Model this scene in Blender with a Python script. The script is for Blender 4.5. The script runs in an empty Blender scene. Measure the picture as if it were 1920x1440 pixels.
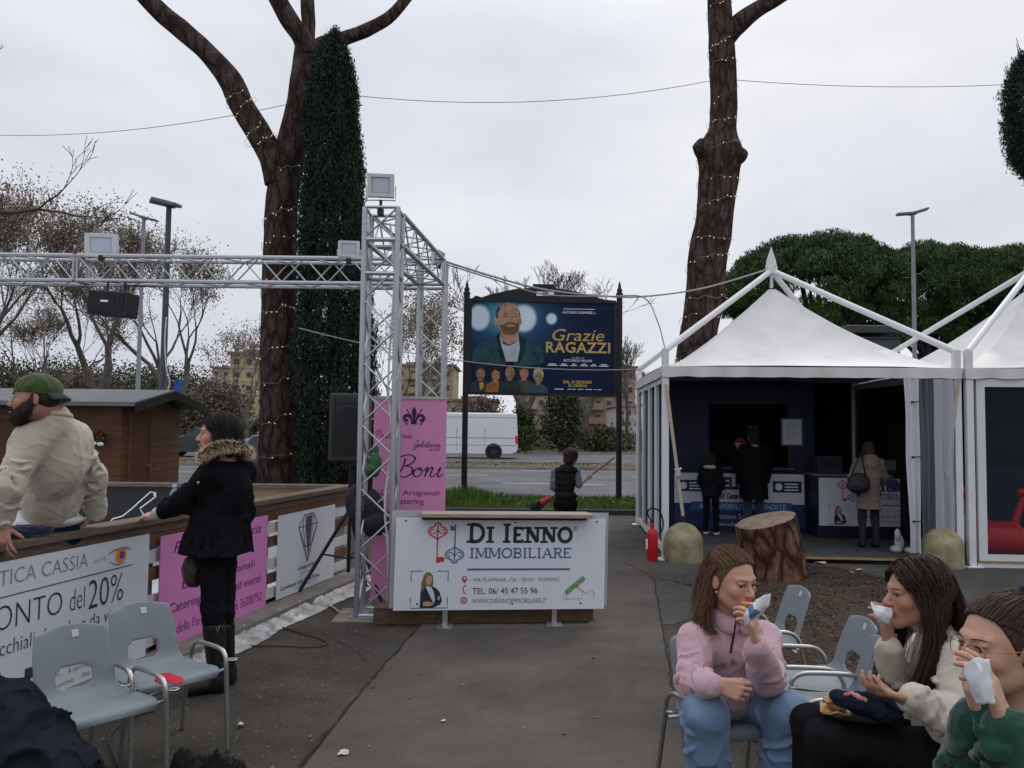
import bpy, bmesh, math, random
import numpy as np
from mathutils import Vector, Matrix, noise
R = math.radians
V = Vector
scene = bpy.context.scene
COL = scene.collection
random.seed(7)
# ------------------------------------------------------------------ camera
HC = 1.66
PITCH, ROLL, FPX = math.atan(80/1500.0), R(0.65), 1500.0
CF = V((0, math.cos(PITCH), math.sin(PITCH)))
_u0 = V((0, -math.sin(PITCH), math.cos(PITCH)))
_r0 = V((1, 0, 0))
CR = _r0*math.cos(ROLL) + _u0*math.sin(ROLL)
CU = -_r0*math.sin(ROLL) + _u0*math.cos(ROLL)
cam = bpy.data.cameras.new('camera')
cam.lens = 36.0*FPX/1920.0
cam.sensor_width = 36.0
cam.clip_start = 0.05
cam.clip_end = 4000
camo = bpy.data.objects.new('camera', cam)
M = Matrix((CR, CU, -CF)).transposed().to_4x4()
M.translation = V((0, 0, HC))
camo.matrix_world = M
COL.objects.link(camo)
scene.camera = camo
# ------------------------------------------------------------------ sky and sun (overcast)
SUN_EL, SUN_AZ = 42, 25           # azimuth clockwise from +Y
w = bpy.data.worlds.new('World'); scene.world = w; w.use_nodes = True
nt = w.node_tree; nt.nodes.clear()
def wn(t, **k):
    n = nt.nodes.new(t)
    for a, b in k.items(): setattr(n, a, b)
    return n
out = wn('ShaderNodeOutputWorld')
sky = wn('ShaderNodeTexSky', sky_type='NISHITA', sun_disc=False, sun_elevation=R(SUN_EL), sun_rotation=R(SUN_AZ), dust_density=4.0)
bg1 = wn('ShaderNodeBackground'); bg1.inputs[1].default_value = 0.06
nt.links.new(sky.outputs[0], bg1.inputs[0])
tc = wn('ShaderNodeTexCoord')
mp = wn('ShaderNodeMapping'); mp.inputs['Scale'].default_value = (1.0, 1.0, 2.6); mp.inputs['Location'].default_value = (3.1, 1.7, .4)
nt.links.new(tc.outputs['Generated'], mp.inputs[0])
nz = wn('ShaderNodeTexNoise'); nz.inputs['Scale'].default_value = 2.3; nz.inputs['Detail'].default_value = 6; nz.inputs['Roughness'].default_value = .52
nt.links.new(mp.outputs[0], nz.inputs['Vector'])
rp = wn('ShaderNodeValToRGB')
rp.color_ramp.elements[0].position = .33; rp.color_ramp.elements[0].color = (.665, .70, .795, 1)
rp.color_ramp.elements[1].position = .67; rp.color_ramp.elements[1].color = (.875, .893, .945, 1)
nt.links.new(nz.outputs[0], rp.inputs[0])
sx = wn('ShaderNodeSeparateXYZ'); nt.links.new(tc.outputs['Generated'], sx.inputs[0])
mr = wn('ShaderNodeMapRange'); mr.inputs['From Min'].default_value = .42; mr.inputs['From Max'].default_value = 1.0
mr.inputs['To Min'].default_value = 1.0; mr.inputs['To Max'].default_value = 2.0
nt.links.new(sx.outputs[2], mr.inputs[0])
bg2 = wn('ShaderNodeBackground')
nt.links.new(rp.outputs[0], bg2.inputs[0]); nt.links.new(mr.outputs[0], bg2.inputs[1])
ad = wn('ShaderNodeMixShader'); ad.inputs[0].default_value = .9
nt.links.new(bg1.outputs[0], ad.inputs[1]); nt.links.new(bg2.outputs[0], ad.inputs[2])
nt.links.new(ad.outputs[0], out.inputs[0])
sl = bpy.data.lights.new('sun', 'SUN'); sl.energy = 0.7; sl.angle = R(18); sl.color = (1, .96, .9)
so = bpy.data.objects.new('sun', sl)
sd = V((math.sin(R(SUN_AZ))*math.cos(R(SUN_EL)), math.cos(R(SUN_AZ))*math.cos(R(SUN_EL)), math.sin(R(SUN_EL))))
so.rotation_euler = (-sd).to_track_quat('-Z', 'Y').to_euler(); so.location = (0, 0, 30)
COL.objects.link(so)
vs = scene.view_settings
vs.view_transform = 'Standard'; vs.look = 'None'; vs.exposure = 0.0; vs.gamma = 1.0; vs.use_curve_mapping = False

# ------------------------------------------------------------------ pixel -> place
def ray(px, py):
    return CF + CR*((px-960)/FPX) + CU*((720-py)/FPX)
def A(px, py, Y):
    d = ray(px, py); return V((0, 0, HC)) + d*(Y/d.y)
def G(px, py, z=0.0):
    d = ray(px, py); t = (z-HC)/d.z
    return V((0, 0, HC)) + d*t
# ------------------------------------------------------------------ materials
MATS = {}
def mat(name, col, rough=.75, var=.18, scale=12, bump=0.0, bscale=None, metal=0.0, spec=.35, col2=None, emit=0, alpha=1, trans=0, stretch=None, detail=6, sheen=0, attr=None, subs=0, ior=1.45, voro=0):
    if name in MATS: return MATS[name]
    m = bpy.data.materials.new(name); m.use_nodes = True
    t = m.node_tree; b = t.nodes['Principled BSDF']; L = t.links.new
    c = tuple(col)[:3]
    b.inputs['Roughness'].default_value = rough; b.inputs['Metallic'].default_value = metal
    b.inputs['Specular IOR Level'].default_value = spec
    b.inputs['IOR'].default_value = ior
    co = t.nodes.new('ShaderNodeTexCoord'); mpp = t.nodes.new('ShaderNodeMapping'); L(co.outputs['Object'], mpp.inputs[0])
    if stretch: mpp.inputs['Scale'].default_value = stretch
    n = t.nodes.new('ShaderNodeTexNoise'); n.inputs['Scale'].default_value = scale; n.inputs['Detail'].default_value = detail; n.inputs['Roughness'].default_value = .6
    L(mpp.outputs[0], n.inputs['Vector'])
    r = t.nodes.new('ShaderNodeValToRGB'); r.color_ramp.elements[0].position = .3; r.color_ramp.elements[1].position = .7
    a = [max(0, x*(1-var)) for x in c]
    z = [min(1, x*(1+var)) for x in c] if col2 is None else list(col2)
    if col2 is not None: a = list(c)
    r.color_ramp.elements[0].color = (*a, 1); r.color_ramp.elements[1].color = (*z, 1)
    L(n.outputs[0], r.inputs[0])
    src = r.outputs[0]
    if attr:
        at_ = t.nodes.new('ShaderNodeVertexColor'); at_.layer_name = attr
        mx = t.nodes.new('ShaderNodeMix'); mx.data_type = 'RGBA'; mx.blend_type = 'MULTIPLY'; mx.inputs['Factor'].default_value = 1
        L(src, mx.inputs[6]); L(at_.outputs[0], mx.inputs[7]); src = mx.outputs[2]
    L(src, b.inputs['Base Color'])
    if bump:
        n2 = t.nodes.new('ShaderNodeTexNoise'); n2.inputs['Scale'].default_value = bscale or scale*3; n2.inputs['Detail'].default_value = 5
        L(mpp.outputs[0], n2.inputs['Vector'])
        bp = t.nodes.new('ShaderNodeBump'); bp.inputs['Strength'].default_value = bump; bp.inputs['Distance'].default_value = .02
        L(n2.outputs[0], bp.inputs['Height']); L(bp.outputs[0], b.inputs['Normal'])
    if sheen: b.inputs['Sheen Weight'].default_value = sheen
    if subs:
        b.inputs['Subsurface Weight'].default_value = subs; b.inputs['Subsurface Radius'].default_value = (.012, .005, .003)
    if trans: b.inputs['Transmission Weight'].default_value = trans
    if alpha < 1: b.inputs['Alpha'].default_value = alpha
    if emit:
        b.inputs['Emission Color'].default_value = (*c, 1); b.inputs['Emission Strength'].default_value = emit
    MATS[name] = m
    return m
# ------------------------------------------------------------------ mesh builder
def frame_of(d):
    d = d.normalized(); a = V((0, 0, 1)) if abs(d.z) < .9 else V((1, 0, 0))
    x = d.cross(a).normalized(); return x, x.cross(d).normalized()
class MB:
    def __init__(s): s.v = []; s.f = []; s.m = []; s.c = 0; s.marks = []
    def mi(s, i): s.c = i; return s
    def face(s, idx): s.f.append(tuple(idx)); s.m.append(s.c)
    def add(s, vs, fs):
        b = len(s.v); s.v.extend([tuple(p) for p in vs])
        for f in fs: s.face([b+i for i in f])
        return s
    def box(s, c, d, rot=None):
        c = V(c); hx, hy, hz = d[0]/2, d[1]/2, d[2]/2
        P = [V((x, y, z)) for z in (-hz, hz) for y in (-hy, hy) for x in (-hx, hx)]
        if rot is not None: P = [rot @ p for p in P]
        return s.add([p+c for p in P], [(0, 2, 3, 1), (4, 5, 7, 6), (0, 1, 5, 4), (2, 6, 7, 3), (0, 4, 6, 2), (1, 3, 7, 5)])
    def bar(s, a, b, w, h, up=V((0, 0, 1))):
        a = V(a); b = V(b); d = (b-a); l = d.length; d.normalize()
        x = d.cross(up)
        if x.length < 1e-4: x = d.cross(V((0, 1, 0)))
        x.normalize(); u = x.cross(d)
        rot = Matrix((x, d, u)).transposed()
        return s.box((a+b)/2, (w, l, h), rot)
    def tube(s, pts, r, n=8, cap=True, flat=1.0):
        pts = [V(p) for p in pts]; k = len(pts)
        rs = [r]*k if not hasattr(r, '__len__') else list(r)
        b = len(s.v); t0 = (pts[1]-pts[0]); x, y = frame_of(t0)
        for i in range(k):
            t = (pts[min(i+1, k-1)]-pts[max(i-1, 0)])
            if t.length > 1e-9:
                t.normalize(); x = (x-t*x.dot(t))
                if x.length < 1e-6: x = frame_of(t)[0]
                x.normalize(); y = t.cross(x)
            for j in range(n):
                a = 2*math.pi*j/n
                s.v.append(tuple(pts[i]+(x*math.cos(a)+y*math.sin(a)*flat)*rs[i]))
        for i in range(k-1):
            for j in range(n):
                j2 = (j+1) % n
                s.face((b+i*n+j, b+i*n+j2, b+(i+1)*n+j2, b+(i+1)*n+j))
        if cap:
            s.face([b+j for j in range(n)][::-1]); s.face([b+(k-1)*n+j for j in range(n)])
        return s
    def lathe(s, prof, c=(0, 0, 0), n=20, rot=None, sq=(1, 1)):
        c = V(c); b = len(s.v)
        for r, z in prof:
            for j in range(n):
                a = 2*math.pi*j/n
                p = V((r*math.cos(a)*sq[0], r*math.sin(a)*sq[1], z))
                if rot is not None: p = rot @ p
                s.v.append(tuple(p+c))
        for i in range(len(prof)-1):
            for j in range(n):
                j2 = (j+1) % n
                s.face((b+i*n+j, b+i*n+j2, b+(i+1)*n+j2, b+(i+1)*n+j))
        s.face([b+j for j in range(n)][::-1]); s.face([b+(len(prof)-1)*n+j for j in range(n)])
        return s
    def ell(s, c, r, rot=None, nu=14, nv=9):
        c = V(c); vs = []; fs = []
        for i in range(nv+1):
            th = math.pi*i/nv
            for j in range(nu):
                a = 2*math.pi*j/nu
                p = V((r[0]*math.sin(th)*math.cos(a), r[1]*math.sin(th)*math.sin(a), -r[2]*math.cos(th)))
                if rot is not None: p = rot @ p
                vs.append(p+c)
        for i in range(nv):
            for j in range(nu):
                j2 = (j+1) % nu
                fs.append((i*nu+j, i*nu+j2, (i+1)*nu+j2, (i+1)*nu+j))
        return s.add(vs, fs)
    def prism(s, poly, t):
        """poly: 3-D points (one planar loop); t: thickness vector."""
        n = len(poly); t = V(t); P = [V(p) for p in poly]
        nrm = V((0, 0, 0))
        for i in range(n): nrm += P[i].cross(P[(i+1) % n])
        if nrm.dot(t) > 0: P = P[::-1]
        fs = [tuple(range(n)), tuple(range(2*n-1, n-1, -1))]
        for i in range(n):
            j = (i+1) % n; fs.append((j, i, n+i, n+j))
        return s.add(P+[p+t for p in P], fs)
    def sheet(s, poly):
        P = [V(p) for p in poly]; return s.add(P, [tuple(range(len(P)))])
    def build(s, name, mt, parent=None, smooth=35, bev=0, recalc=False, world=True, colors=None):
        if len(s.marks) > 1:      # every line of writing is a part of its own
            used = set()
            for v0, v1, f0, f1 in s.marks:
                q = MB(); q.v = s.v[v0:v1]; q.f = [tuple(i-v0 for i in f) for f in s.f[f0:f1]]; q.m = s.m[f0:f1]; used.update(range(f0, f1)); last = q.build(name, mt, parent, smooth)
            rest = [i for i in range(len(s.f)) if i not in used]
            if not rest: return last
            q = MB(); ids = sorted({v for i in rest for v in s.f[i]}); mp_ = {v: k for k, v in enumerate(ids)}
            q.v = [s.v[v] for v in ids]; q.f = [tuple(mp_[v] for v in s.f[i]) for i in rest]; q.m = [s.m[i] for i in rest]; return q.build('rule_line' if 'letter' in name else name, mt, parent, smooth)
        me = bpy.data.meshes.new(name)
        vs = s.v
        if parent is not None and world:
            vs = np.array(vs, dtype=float)
            Mi = np.array(ROOTM[parent.name].inverted())
            vs = (vs @ Mi[:3, :3].T + Mi[:3, 3]).tolist()
        me.from_pydata(vs, [], s.f)
        ml = mt if isinstance(mt, (list, tuple)) else [mt]
        for q in ml: me.materials.append(q)
        me.polygons.foreach_set('material_index', s.m)
        if colors is not None:
            ca = me.color_attributes.new('Col', 'FLOAT_COLOR', 'POINT')
            ca.data.foreach_set('color', np.asarray(colors, dtype=np.float32).ravel())
        if recalc:
            bm = bmesh.new(); bm.from_mesh(me); bmesh.ops.recalc_face_normals(bm, faces=bm.faces); bm.to_mesh(me); bm.free()
        me.update()
        if smooth:
            me.polygons.foreach_set('use_smooth', [True]*len(me.polygons))
            if smooth < 180: me.set_sharp_from_angle(angle=R(smooth))
        o = bpy.data.objects.new(name, me); COL.objects.link(o)
        if parent is not None:
            o.parent = parent; ROOTM[o.name] = ROOTM[parent.name]
        else: ROOTM[o.name] = Matrix.Identity(4)
        if bev:
            b = o.modifiers.new('bevel', 'BEVEL'); b.width = bev; b.segments = 2; b.limit_method = 'ANGLE'; b.angle_limit = R(40)
        return o
ROOTM = {}
def tag(o, label=None, cat=None, group=None, kind=None):
    if label: o['label'] = label
    if cat: o['category'] = cat
    if group: o['group'] = group
    if kind: o['kind'] = kind
    return o
def thing(name, label, cat, loc=(0, 0, 0), rz=0.0, group=None):
    o = bpy.data.objects.new(name, None); o.empty_display_size = .1; COL.objects.link(o)
    o.location = loc; o.rotation_euler = (0, 0, rz)
    ROOTM[o.name] = Matrix.Translation(V(loc)) @ Matrix.Rotation(rz, 4, 'Z')
    return tag(o, label, cat, group)
def kids(o): return [c for c in COL.objects if c.parent == o]
def dup(root, loc, rz, label=None, group=None, scale=None):
    r = root.copy(); COL.objects.link(r); r.location = loc; r.rotation_euler = (0, 0, rz)
    if scale: r.scale = scale
    if label: r['label'] = label
    if group: r['group'] = group
    ROOTM[r.name] = Matrix.Translation(V(loc)) @ Matrix.Rotation(rz, 4, 'Z')
    for ch in kids(root):
        c = ch.copy(); COL.objects.link(c); c.parent = r
        for g in kids(ch):
            d = g.copy(); COL.objects.link(d); d.parent = c
    return r
def structure(o): o['kind'] = 'structure'; return o
# ------------------------------------------------------------------ lettering
def text_mesh(s, shear=0.0, bold=0.0, space=1.0):
    cu = bpy.data.curves.new('t', 'FONT'); cu.body = s; cu.shear = shear; cu.offset = bold; cu.space_character = space; cu.resolution_u = 3
    o = bpy.data.objects.new('t', cu); COL.objects.link(o)
    bpy.context.view_layer.update()
    dg = bpy.context.evaluated_depsgraph_get(); me = o.evaluated_get(dg).to_mesh()
    vs = [(p.co.x, p.co.y) for p in me.vertices]; fs = [tuple(p.vertices) for p in me.polygons]
    o.evaluated_get(dg).to_mesh_clear(); bpy.data.objects.remove(o); bpy.data.curves.remove(cu)
    return vs, fs
class Board:
    """flat printed board: tl, tr, bl corners seen from the front; fractions run right and down."""
    def __init__(s, tl, tr, bl):
        s.tl, s.ux, s.uy = V(tl), V(tr)-V(tl), V(bl)-V(tl)
        s.n = s.uy.cross(s.ux).normalized()        # towards the viewer
        s.w, s.h = s.ux.length, s.uy.length
        s.lay = 0.0025
    def p(s, fx, fy, e=None): return s.tl+s.ux*fx+s.uy*fy+s.n*(s.lay if e is None else e)
    def slab(s, mb, t=.006, f=(0, 0, 1, 1)):
        mb.prism([s.p(f[0], f[1], 0), s.p(f[2], f[1], 0), s.p(f[2], f[3], 0), s.p(f[0], f[3], 0)], -s.n*t); return mb
    def text(s, mb, st, x0, y0, x1, y1, shear=0, bold=0, space=1.0, e=None):
        vs, fs = text_mesh(st, shear, bold, space)
        xs = [v[0] for v in vs]; ys = [v[1] for v in vs]
        ax, bx, ay, by = min(xs), max(xs), min(ys), max(ys)
        P = [s.p(x0+(x-ax)/(bx-ax)*(x1-x0), y1-(y-ay)/(by-ay)*(y1-y0), e) for x, y in vs]
        v0, f0 = len(mb.v), len(mb.f); mb.add(P, fs); mb.marks.append((v0, len(mb.v), f0, len(mb.f)))
    def poly(s, mb, pts, e=None): mb.sheet([s.p(a, b, e) for a, b in pts][::-1])
    def rect(s, mb, x0, y0, x1, y1, e=None): s.poly(mb, [(x0, y0), (x1, y0), (x1, y1), (x0, y1)], e)
    def disc(s, mb, cx, cy, rx, ry=None, e=None, n=20):
        ry = ry if ry is not None else rx*s.w/s.h
        s.poly(mb, [(cx+rx*math.cos(2*math.pi*i/n), cy+ry*math.sin(2*math.pi*i/n)) for i in range(n)], e)
    def stroke(s, mb, pts, wd, e=None):
        """polyline of constant or per-point width wd (metres)."""
        k = len(pts); P = [V((a*s.w, b*s.h)) for a, b in pts]
        wl = [wd]*k if not hasattr(wd, '__len__') else wd
        L = []; Rr = []
        for i in range(k):
            t = P[min(i+1, k-1)]-P[max(i-1, 0)]; t = t.normalized() if t.length > 0 else V((1, 0))
            nn = V((-t.y, t.x))*wl[i]/2; L.append(P[i]+nn); Rr.append(P[i]-nn)
        q = lambda a: s.p(a.x/s.w, a.y/s.h, e)
        for i in range(k-1):
            mb.sheet([q(L[i]), q(L[i+1]), q(Rr[i+1]), q(Rr[i])])
def arc(cx, cy, rx, ry, a0, a1, n=12):
    return [(cx+rx*math.cos(R(a0+(a1-a0)*i/n)), cy+ry*math.sin(R(a0+(a1-a0)*i/n))) for i in range(n+1)]
def bez(*pts, n=10):
    """smooth Catmull-Rom through the points."""
    P = [tuple(p) for p in pts]; o = []
    dim = len(P[0])
    for i in range(len(P)-1):
        p0 = P[max(i-1, 0)]; p1 = P[i]; p2 = P[i+1]; p3 = P[min(i+2, len(P)-1)]
        for j in range(n):
            t = j/n
            o.append(tuple(.5*((2*p1[k])+(-p0[k]+p2[k])*t+(2*p0[k]-5*p1[k]+4*p2[k]-p3[k])*t*t+(-p0[k]+3*p1[k]-3*p2[k]+p3[k])*t**3) for k in range(dim)))
    o.append(P[-1]); return o
def sag(a, b, d, n=14):
    a = V(a); b = V(b)
    return [a.lerp(b, i/n)-V((0, 0, d*4*(i/n)*(1-i/n))) for i in range(n+1)]
# ------------------------------------------------------------------ common materials
m_white = mat('white_paint', (.74, .75, .77), .5, .04, 6)
m_alu = mat('brushed_aluminium', (.40, .41, .43), .40, .10, 30, metal=.85)
m_steel = mat('chromed_steel', (.55, .55, .56), .28, .1, 25, metal=.9)
m_black = mat('black_plastic', (.018, .018, .02), .5, .2, 20, bump=.1)
m_iron = mat('black_iron', (.012, .012, .014), .45, .3, 10)
m_rubber = mat('rubber', (.015, .015, .015), .85, .2, 20)
def clear_mat(name, tint, fac, rough=.05, gl=(.8, .85, .9)):
    m = bpy.data.materials.new(name); m.use_nodes = True; t = m.node_tree; t.nodes.clear(); L = t.links.new
    o = t.nodes.new('ShaderNodeOutputMaterial'); a = t.nodes.new('ShaderNodeBsdfTransparent'); a.inputs[0].default_value = (*tint, 1)
    g = t.nodes.new('ShaderNodeBsdfPrincipled'); g.inputs['Base Color'].default_value = (*gl, 1); g.inputs['Roughness'].default_value = rough
    x = t.nodes.new('ShaderNodeMixShader'); x.inputs[0].default_value = fac; L(a.outputs[0], x.inputs[1]); L(g.outputs[0], x.inputs[2]); L(x.outputs[0], o.inputs[0]); MATS[name] = m; return m
m_glass = clear_mat('window_glass', (.82, .86, .88), .035, .03, (.25, .3, .33))
m_dglass = mat('dark_glass', (.03, .04, .05), .05, .1, 5, spec=.6)
m_txt = mat('black_ink', (.02, .02, .025), .7, .1, 10)
# ================================================================== SETTING
def ground_mat(name, c1, c2, speck=(.12, .11, .1), fine=160, patch=1.3, rough=.9, bump=.35, spk=.66, spec=.2):
    m = bpy.data.materials.new(name); m.use_nodes = True; t = m.node_tree; b = t.nodes['Principled BSDF']; L = t.links.new
    b.inputs['Roughness'].default_value = rough; b.inputs['Specular IOR Level'].default_value = spec
    co = t.nodes.new('ShaderNodeTexCoord')
    def nz(s, d, ro=.6):
        n = t.nodes.new('ShaderNodeTexNoise'); n.inputs['Scale'].default_value = s; n.inputs['Detail'].default_value = d; n.inputs['Roughness'].default_value = ro
        L(co.outputs['Object'], n.inputs['Vector']); return n
    n1, n2, n3 = nz(patch, 7, .65), nz(fine, 2), nz(fine*.33, 3)
    r1 = t.nodes.new('ShaderNodeValToRGB'); r1.color_ramp.elements[0].position = .35; r1.color_ramp.elements[1].position = .66
    r1.color_ramp.elements[0].color = (*c1, 1); r1.color_ramp.elements[1].color = (*c2, 1); L(n1.outputs[0], r1.inputs[0])
    r2 = t.nodes.new('ShaderNodeValToRGB'); r2.color_ramp.elements[0].position = spk; r2.color_ramp.elements[1].position = spk+.1
    r2.color_ramp.elements[0].color = (0, 0, 0, 1); r2.color_ramp.elements[1].color = (1, 1, 1, 1); L(n3.outputs[0], r2.inputs[0])
    mx = t.nodes.new('ShaderNodeMix'); mx.data_type = 'RGBA'; L(r2.outputs[0], mx.inputs['Factor']); L(r1.outputs[0], mx.inputs[6]); mx.inputs[7].default_value = (*speck, 1)
    r3 = t.nodes.new('ShaderNodeMapRange'); r3.inputs['From Min'].default_value = .3; r3.inputs['From Max'].default_value = .7; r3.inputs['To Min'].default_value = .6; r3.inputs['To Max'].default_value = 1.4
    L(n2.outputs[0], r3.inputs[0])
    n4 = nz(.42, 9, .72); r4 = t.nodes.new('ShaderNodeMapRange'); r4.inputs['From Min'].default_value = .36; r4.inputs['From Max'].default_value = .64; r4.inputs['To Min'].default_value = .64; r4.inputs['To Max'].default_value = 1.2; L(n4.outputs[0], r4.inputs[0])
    m4 = t.nodes.new('ShaderNodeMath'); m4.operation = 'MULTIPLY'; L(r3.outputs[0], m4.inputs[0]); L(r4.outputs[0], m4.inputs[1])
    m2 = t.nodes.new('ShaderNodeMix'); m2.data_type = 'RGBA'; m2.blend_type = 'MULTIPLY'; m2.inputs['Factor'].default_value = 1
    L(mx.outputs[2], m2.inputs[6]); L(m4.outputs[0], m2.inputs[7]); L(m2.outputs[2], b.inputs['Base Color'])
    bp = t.nodes.new('ShaderNodeBump'); bp.inputs['Strength'].default_value = bump; bp.inputs['Distance'].default_value = .01
    L(n2.outputs[0], bp.inputs['Height']); L(bp.outputs[0], b.inputs['Normal'])
    return m
g_asph = ground_mat('old_asphalt', (.042, .037, .030), (.076, .068, .055), (.20, .185, .16), 75, 1.1, bump=.6, spk=.62)
g_pave = ground_mat('grey_asphalt', (.062, .060, .057), (.095, .091, .086), (.13, .125, .12), 150, .9)
g_mat = ground_mat('walkway_felt', (.080, .072, .062), (.108, .098, .085), (.125, .115, .10), 320, .7, .95, .15, .7, .1)
g_road = ground_mat('road_asphalt', (.125, .125, .13), (.16, .16, .165), (.19, .19, .19), 60, .25, spec=.1)
g_soil = ground_mat('bare_soil', (.026, .019, .013), (.056, .041, .029), (.10, .075, .055), 60, 2.5, 1, .8, .6)
g_turf = ground_mat('turf', (.02, .035, .008), (.05, .07, .02), (.07, .06, .03), 30, 1.5, 1, .6)
g_verge = ground_mat('leafy_verge', (.05, .05, .025), (.1, .085, .05), (.2, .12, .06), 25, .8, 1, .4, .58)
g_conc = ground_mat('kerb_concrete', (.2, .19, .17), (.3, .29, .26), (.33, .32, .3), 90, 1.5, .9, .3)
def sheet_obj(name, pts, m, z):
    b = MB(); b.sheet([V((p[0], p[1], z)) for p in pts]); return structure(b.build(name, m, smooth=0))
sheet_obj('ground', [(-700, -40), (700, -40), (700, 1500), (-700, 1500)], g_asph, 0)
pg = lambda L: [tuple(G(*p)[:2]) for p in L]
# pale worn paving in front of the tents
_mat = pg([(545, 1475), (700, 1272), (792, 1172), (1102, 1172), (1141, 1060), (1146, 978), (1215, 978), (1226, 1086), (1242, 1185), (1262, 1300), (1296, 1475)])
sheet_obj('paving', [tuple(G(1141, 1062)[:2]), tuple(G(1105, 1168)[:2]), tuple(G(1262, 1172)[:2]), (2.0, 7.6), (9, 6.2), (14, 8), (14, 15.3), (0.6, 15.3), (-3.0, 15.3), (-1.2, 12.2), (0.5, 11)], g_pave, .004)
b = MB(); b.sheet([V((x, y, .010)) for x, y in _mat])
wk = structure(b.build('walkway', g_mat, smooth=0))
rng = random.Random(12); b = MB()      # lifted, dirty edges and joints of the felt, cracks in the asphalt
def crack(pts, wd, z):
    q = bez(*[tuple(G(*p)[:2]) for p in pts], n=8); L = []
    for i, p in enumerate(q):
        d = V(q[min(i+1, len(q)-1)])-V(q[max(i-1, 0)]); n = V((-d.y, d.x)).normalized()*wd*rng.uniform(.2, 1); j = rng.uniform(-wd, wd); L.append((V((p[0]+n.x+j, p[1]+n.y, z)), V((p[0]-n.x+j, p[1]-n.y, z))))
    for i in range(len(L)-1): b.sheet([L[i][0], L[i+1][0], L[i+1][1], L[i][1]])
for pts, wd in (([(1228, 1088), (1258, 1090), (1300, 1100)], .022), ([(1226, 1086), (1235, 1140), (1243, 1186)], .010), ([(1243, 1186), (1255, 1260), (1262, 1300)], .012), ([(560, 1440), (640, 1345), (700, 1272), (745, 1222), (790, 1173)], .012), ([(1140, 1052), (1180, 1060), (1226, 1086)], .007)): crack(pts, wd, .014)
for pts, wd in (([(620, 1200), (660, 1215), (690, 1245)], .004), ([(1700, 1100), (1790, 1092), (1920, 1098)], .006), ([(1280, 1082), (1330, 1066), (1420, 1056)], .005)): crack(pts, wd, .009)
structure(b.build('pavement_joints', mat('joint_dark', (.018, .016, .014), .95, .3, 20), smooth=0))
# grass verge beside the road
b = MB(); NX, NY = 90, 10
def bank(x, t):
    h = .17*math.sin(math.pi*min(1, t*1.25)*.5)*(1 if t < .8 else max(0, (1-t)/.2))
    h += .10*math.exp(-((x+.95)/.55)**2-((t-.55)/.3)**2) + .03*noise.noise((x*1.7, t*3, 1))*math.sin(math.pi*t)
    return max(h, 0)+.012
for i in range(NX+1):
    for j in range(NY+1):
        x = -16+34*i/NX; t = j/NY
        b.v.append((x, 15.45+1.85*t, bank(x, t) if 0 < j < NY else .006))
for i in range(NX):
    for j in range(NY):
        a = i*(NY+1)+j; b.face((a, a+NY+1, a+NY+2, a+1))
structure(b.build('grass_verge', g_turf, smooth=180))
rng = random.Random(3)
b = MB(); cols = []
for i in range(15000):
    x = rng.uniform(-5.5, 4.6) if i < 12000 else rng.uniform(-15, 16); t = rng.random()**.8*.97+.015
    y = 15.45+1.85*t; z = bank(x, t)-.01
    h = rng.uniform(.05, .13)*(1+1.0*math.exp(-((x+1.0)/.6)**2)); a = rng.uniform(0, 6.28); wd = .007+.006*rng.random()
    l = rng.uniform(-.05, .05), rng.uniform(-.05, .05)
    dx, dy = math.cos(a)*wd, math.sin(a)*wd
    b.add([(x-dx, y-dy, z), (x+dx, y+dy, z), (x+l[0], y+l[1], z+h)], [(0, 1, 2)])
    k = rng.uniform(.6, 1.3); dry = rng.random() < .12
    cc = (k*1.5, k*1.05, k*.6, 1) if dry else (k*rng.uniform(.8, 1.1), k, k*.8, 1)
    cols += [cc]*3
tag(b.build('grass', mat('grass_blade', (.075, .145, .024), .6, .2, 3, attr='Col'), smooth=0, colors=cols), 'green grass blades growing on the roadside verge', 'grass', kind='stuff')
b = MB(); b.box((1, 15.36, .05), (34, .14, .10)); structure(b.build('verge_kerb', mat('dark_kerb', (.05, .05, .048), .9, .25, 8), smooth=0, bev=.01))
# road
sheet_obj('road', [(-300, 17.31), (300, 17.31), (300, 31), (-300, 31)], g_road, .004)
sheet_obj('far_road', [(-300, 35.0), (300, 35.0), (300, 49.2), (-300, 49.2)], g_road, .004)
m_line = mat('road_paint', (.5, .5, .48), .8, .25, 3)
b = MB()
def ln(x0, x1, y, wd): b.sheet([(x0, y-wd/2, .008), (x1, y-wd/2, .008), (x1, y+wd/2, .008), (x0, y+wd/2, .008)])
ln(-200, 200, 17.62, .10)
for k in range(-14, 12): ln(-.25+7.4*k, 2.75+7.4*k, 23.5, .13)
for k in range(-14, 12): ln(-4.9+9*k, -.8+9*k, 27.3, .11)
ln(-200, 200, 30.6, .12); ln(-200, 200, 35.5, .12)
for k in range(-9, 9): ln(3+16*k, 15+16*k, 40.9, .13)
ln(-200, 200, 48.7, .12)
structure(b.build('road_markings', m_line, smooth=0))
b = MB(); b.box((0, 33, .05), (500, 3.7, .1)); structure(b.build('median_strip', g_verge, smooth=0))
b = MB(); b.box((0, 31.05, .075), (500, .22, .15)); b.box((0, 34.95, .07), (500, .16, .14)); structure(b.build('median_kerb', g_conc, smooth=0))
b = MB(); b.box((0, 54, .06), (500, 9.4, .12)); structure(b.build('far_pavement', g_verge, smooth=0))
b = MB(); b.box((0, 49.27, .075), (500, .16, .15)); structure(b.build('far_kerb', g_conc, smooth=0))
sheet_obj('far_ground', [(-600, 58.6), (600, 58.6), (600, 1400), (-600, 1400)], g_verge, .004)
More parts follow.
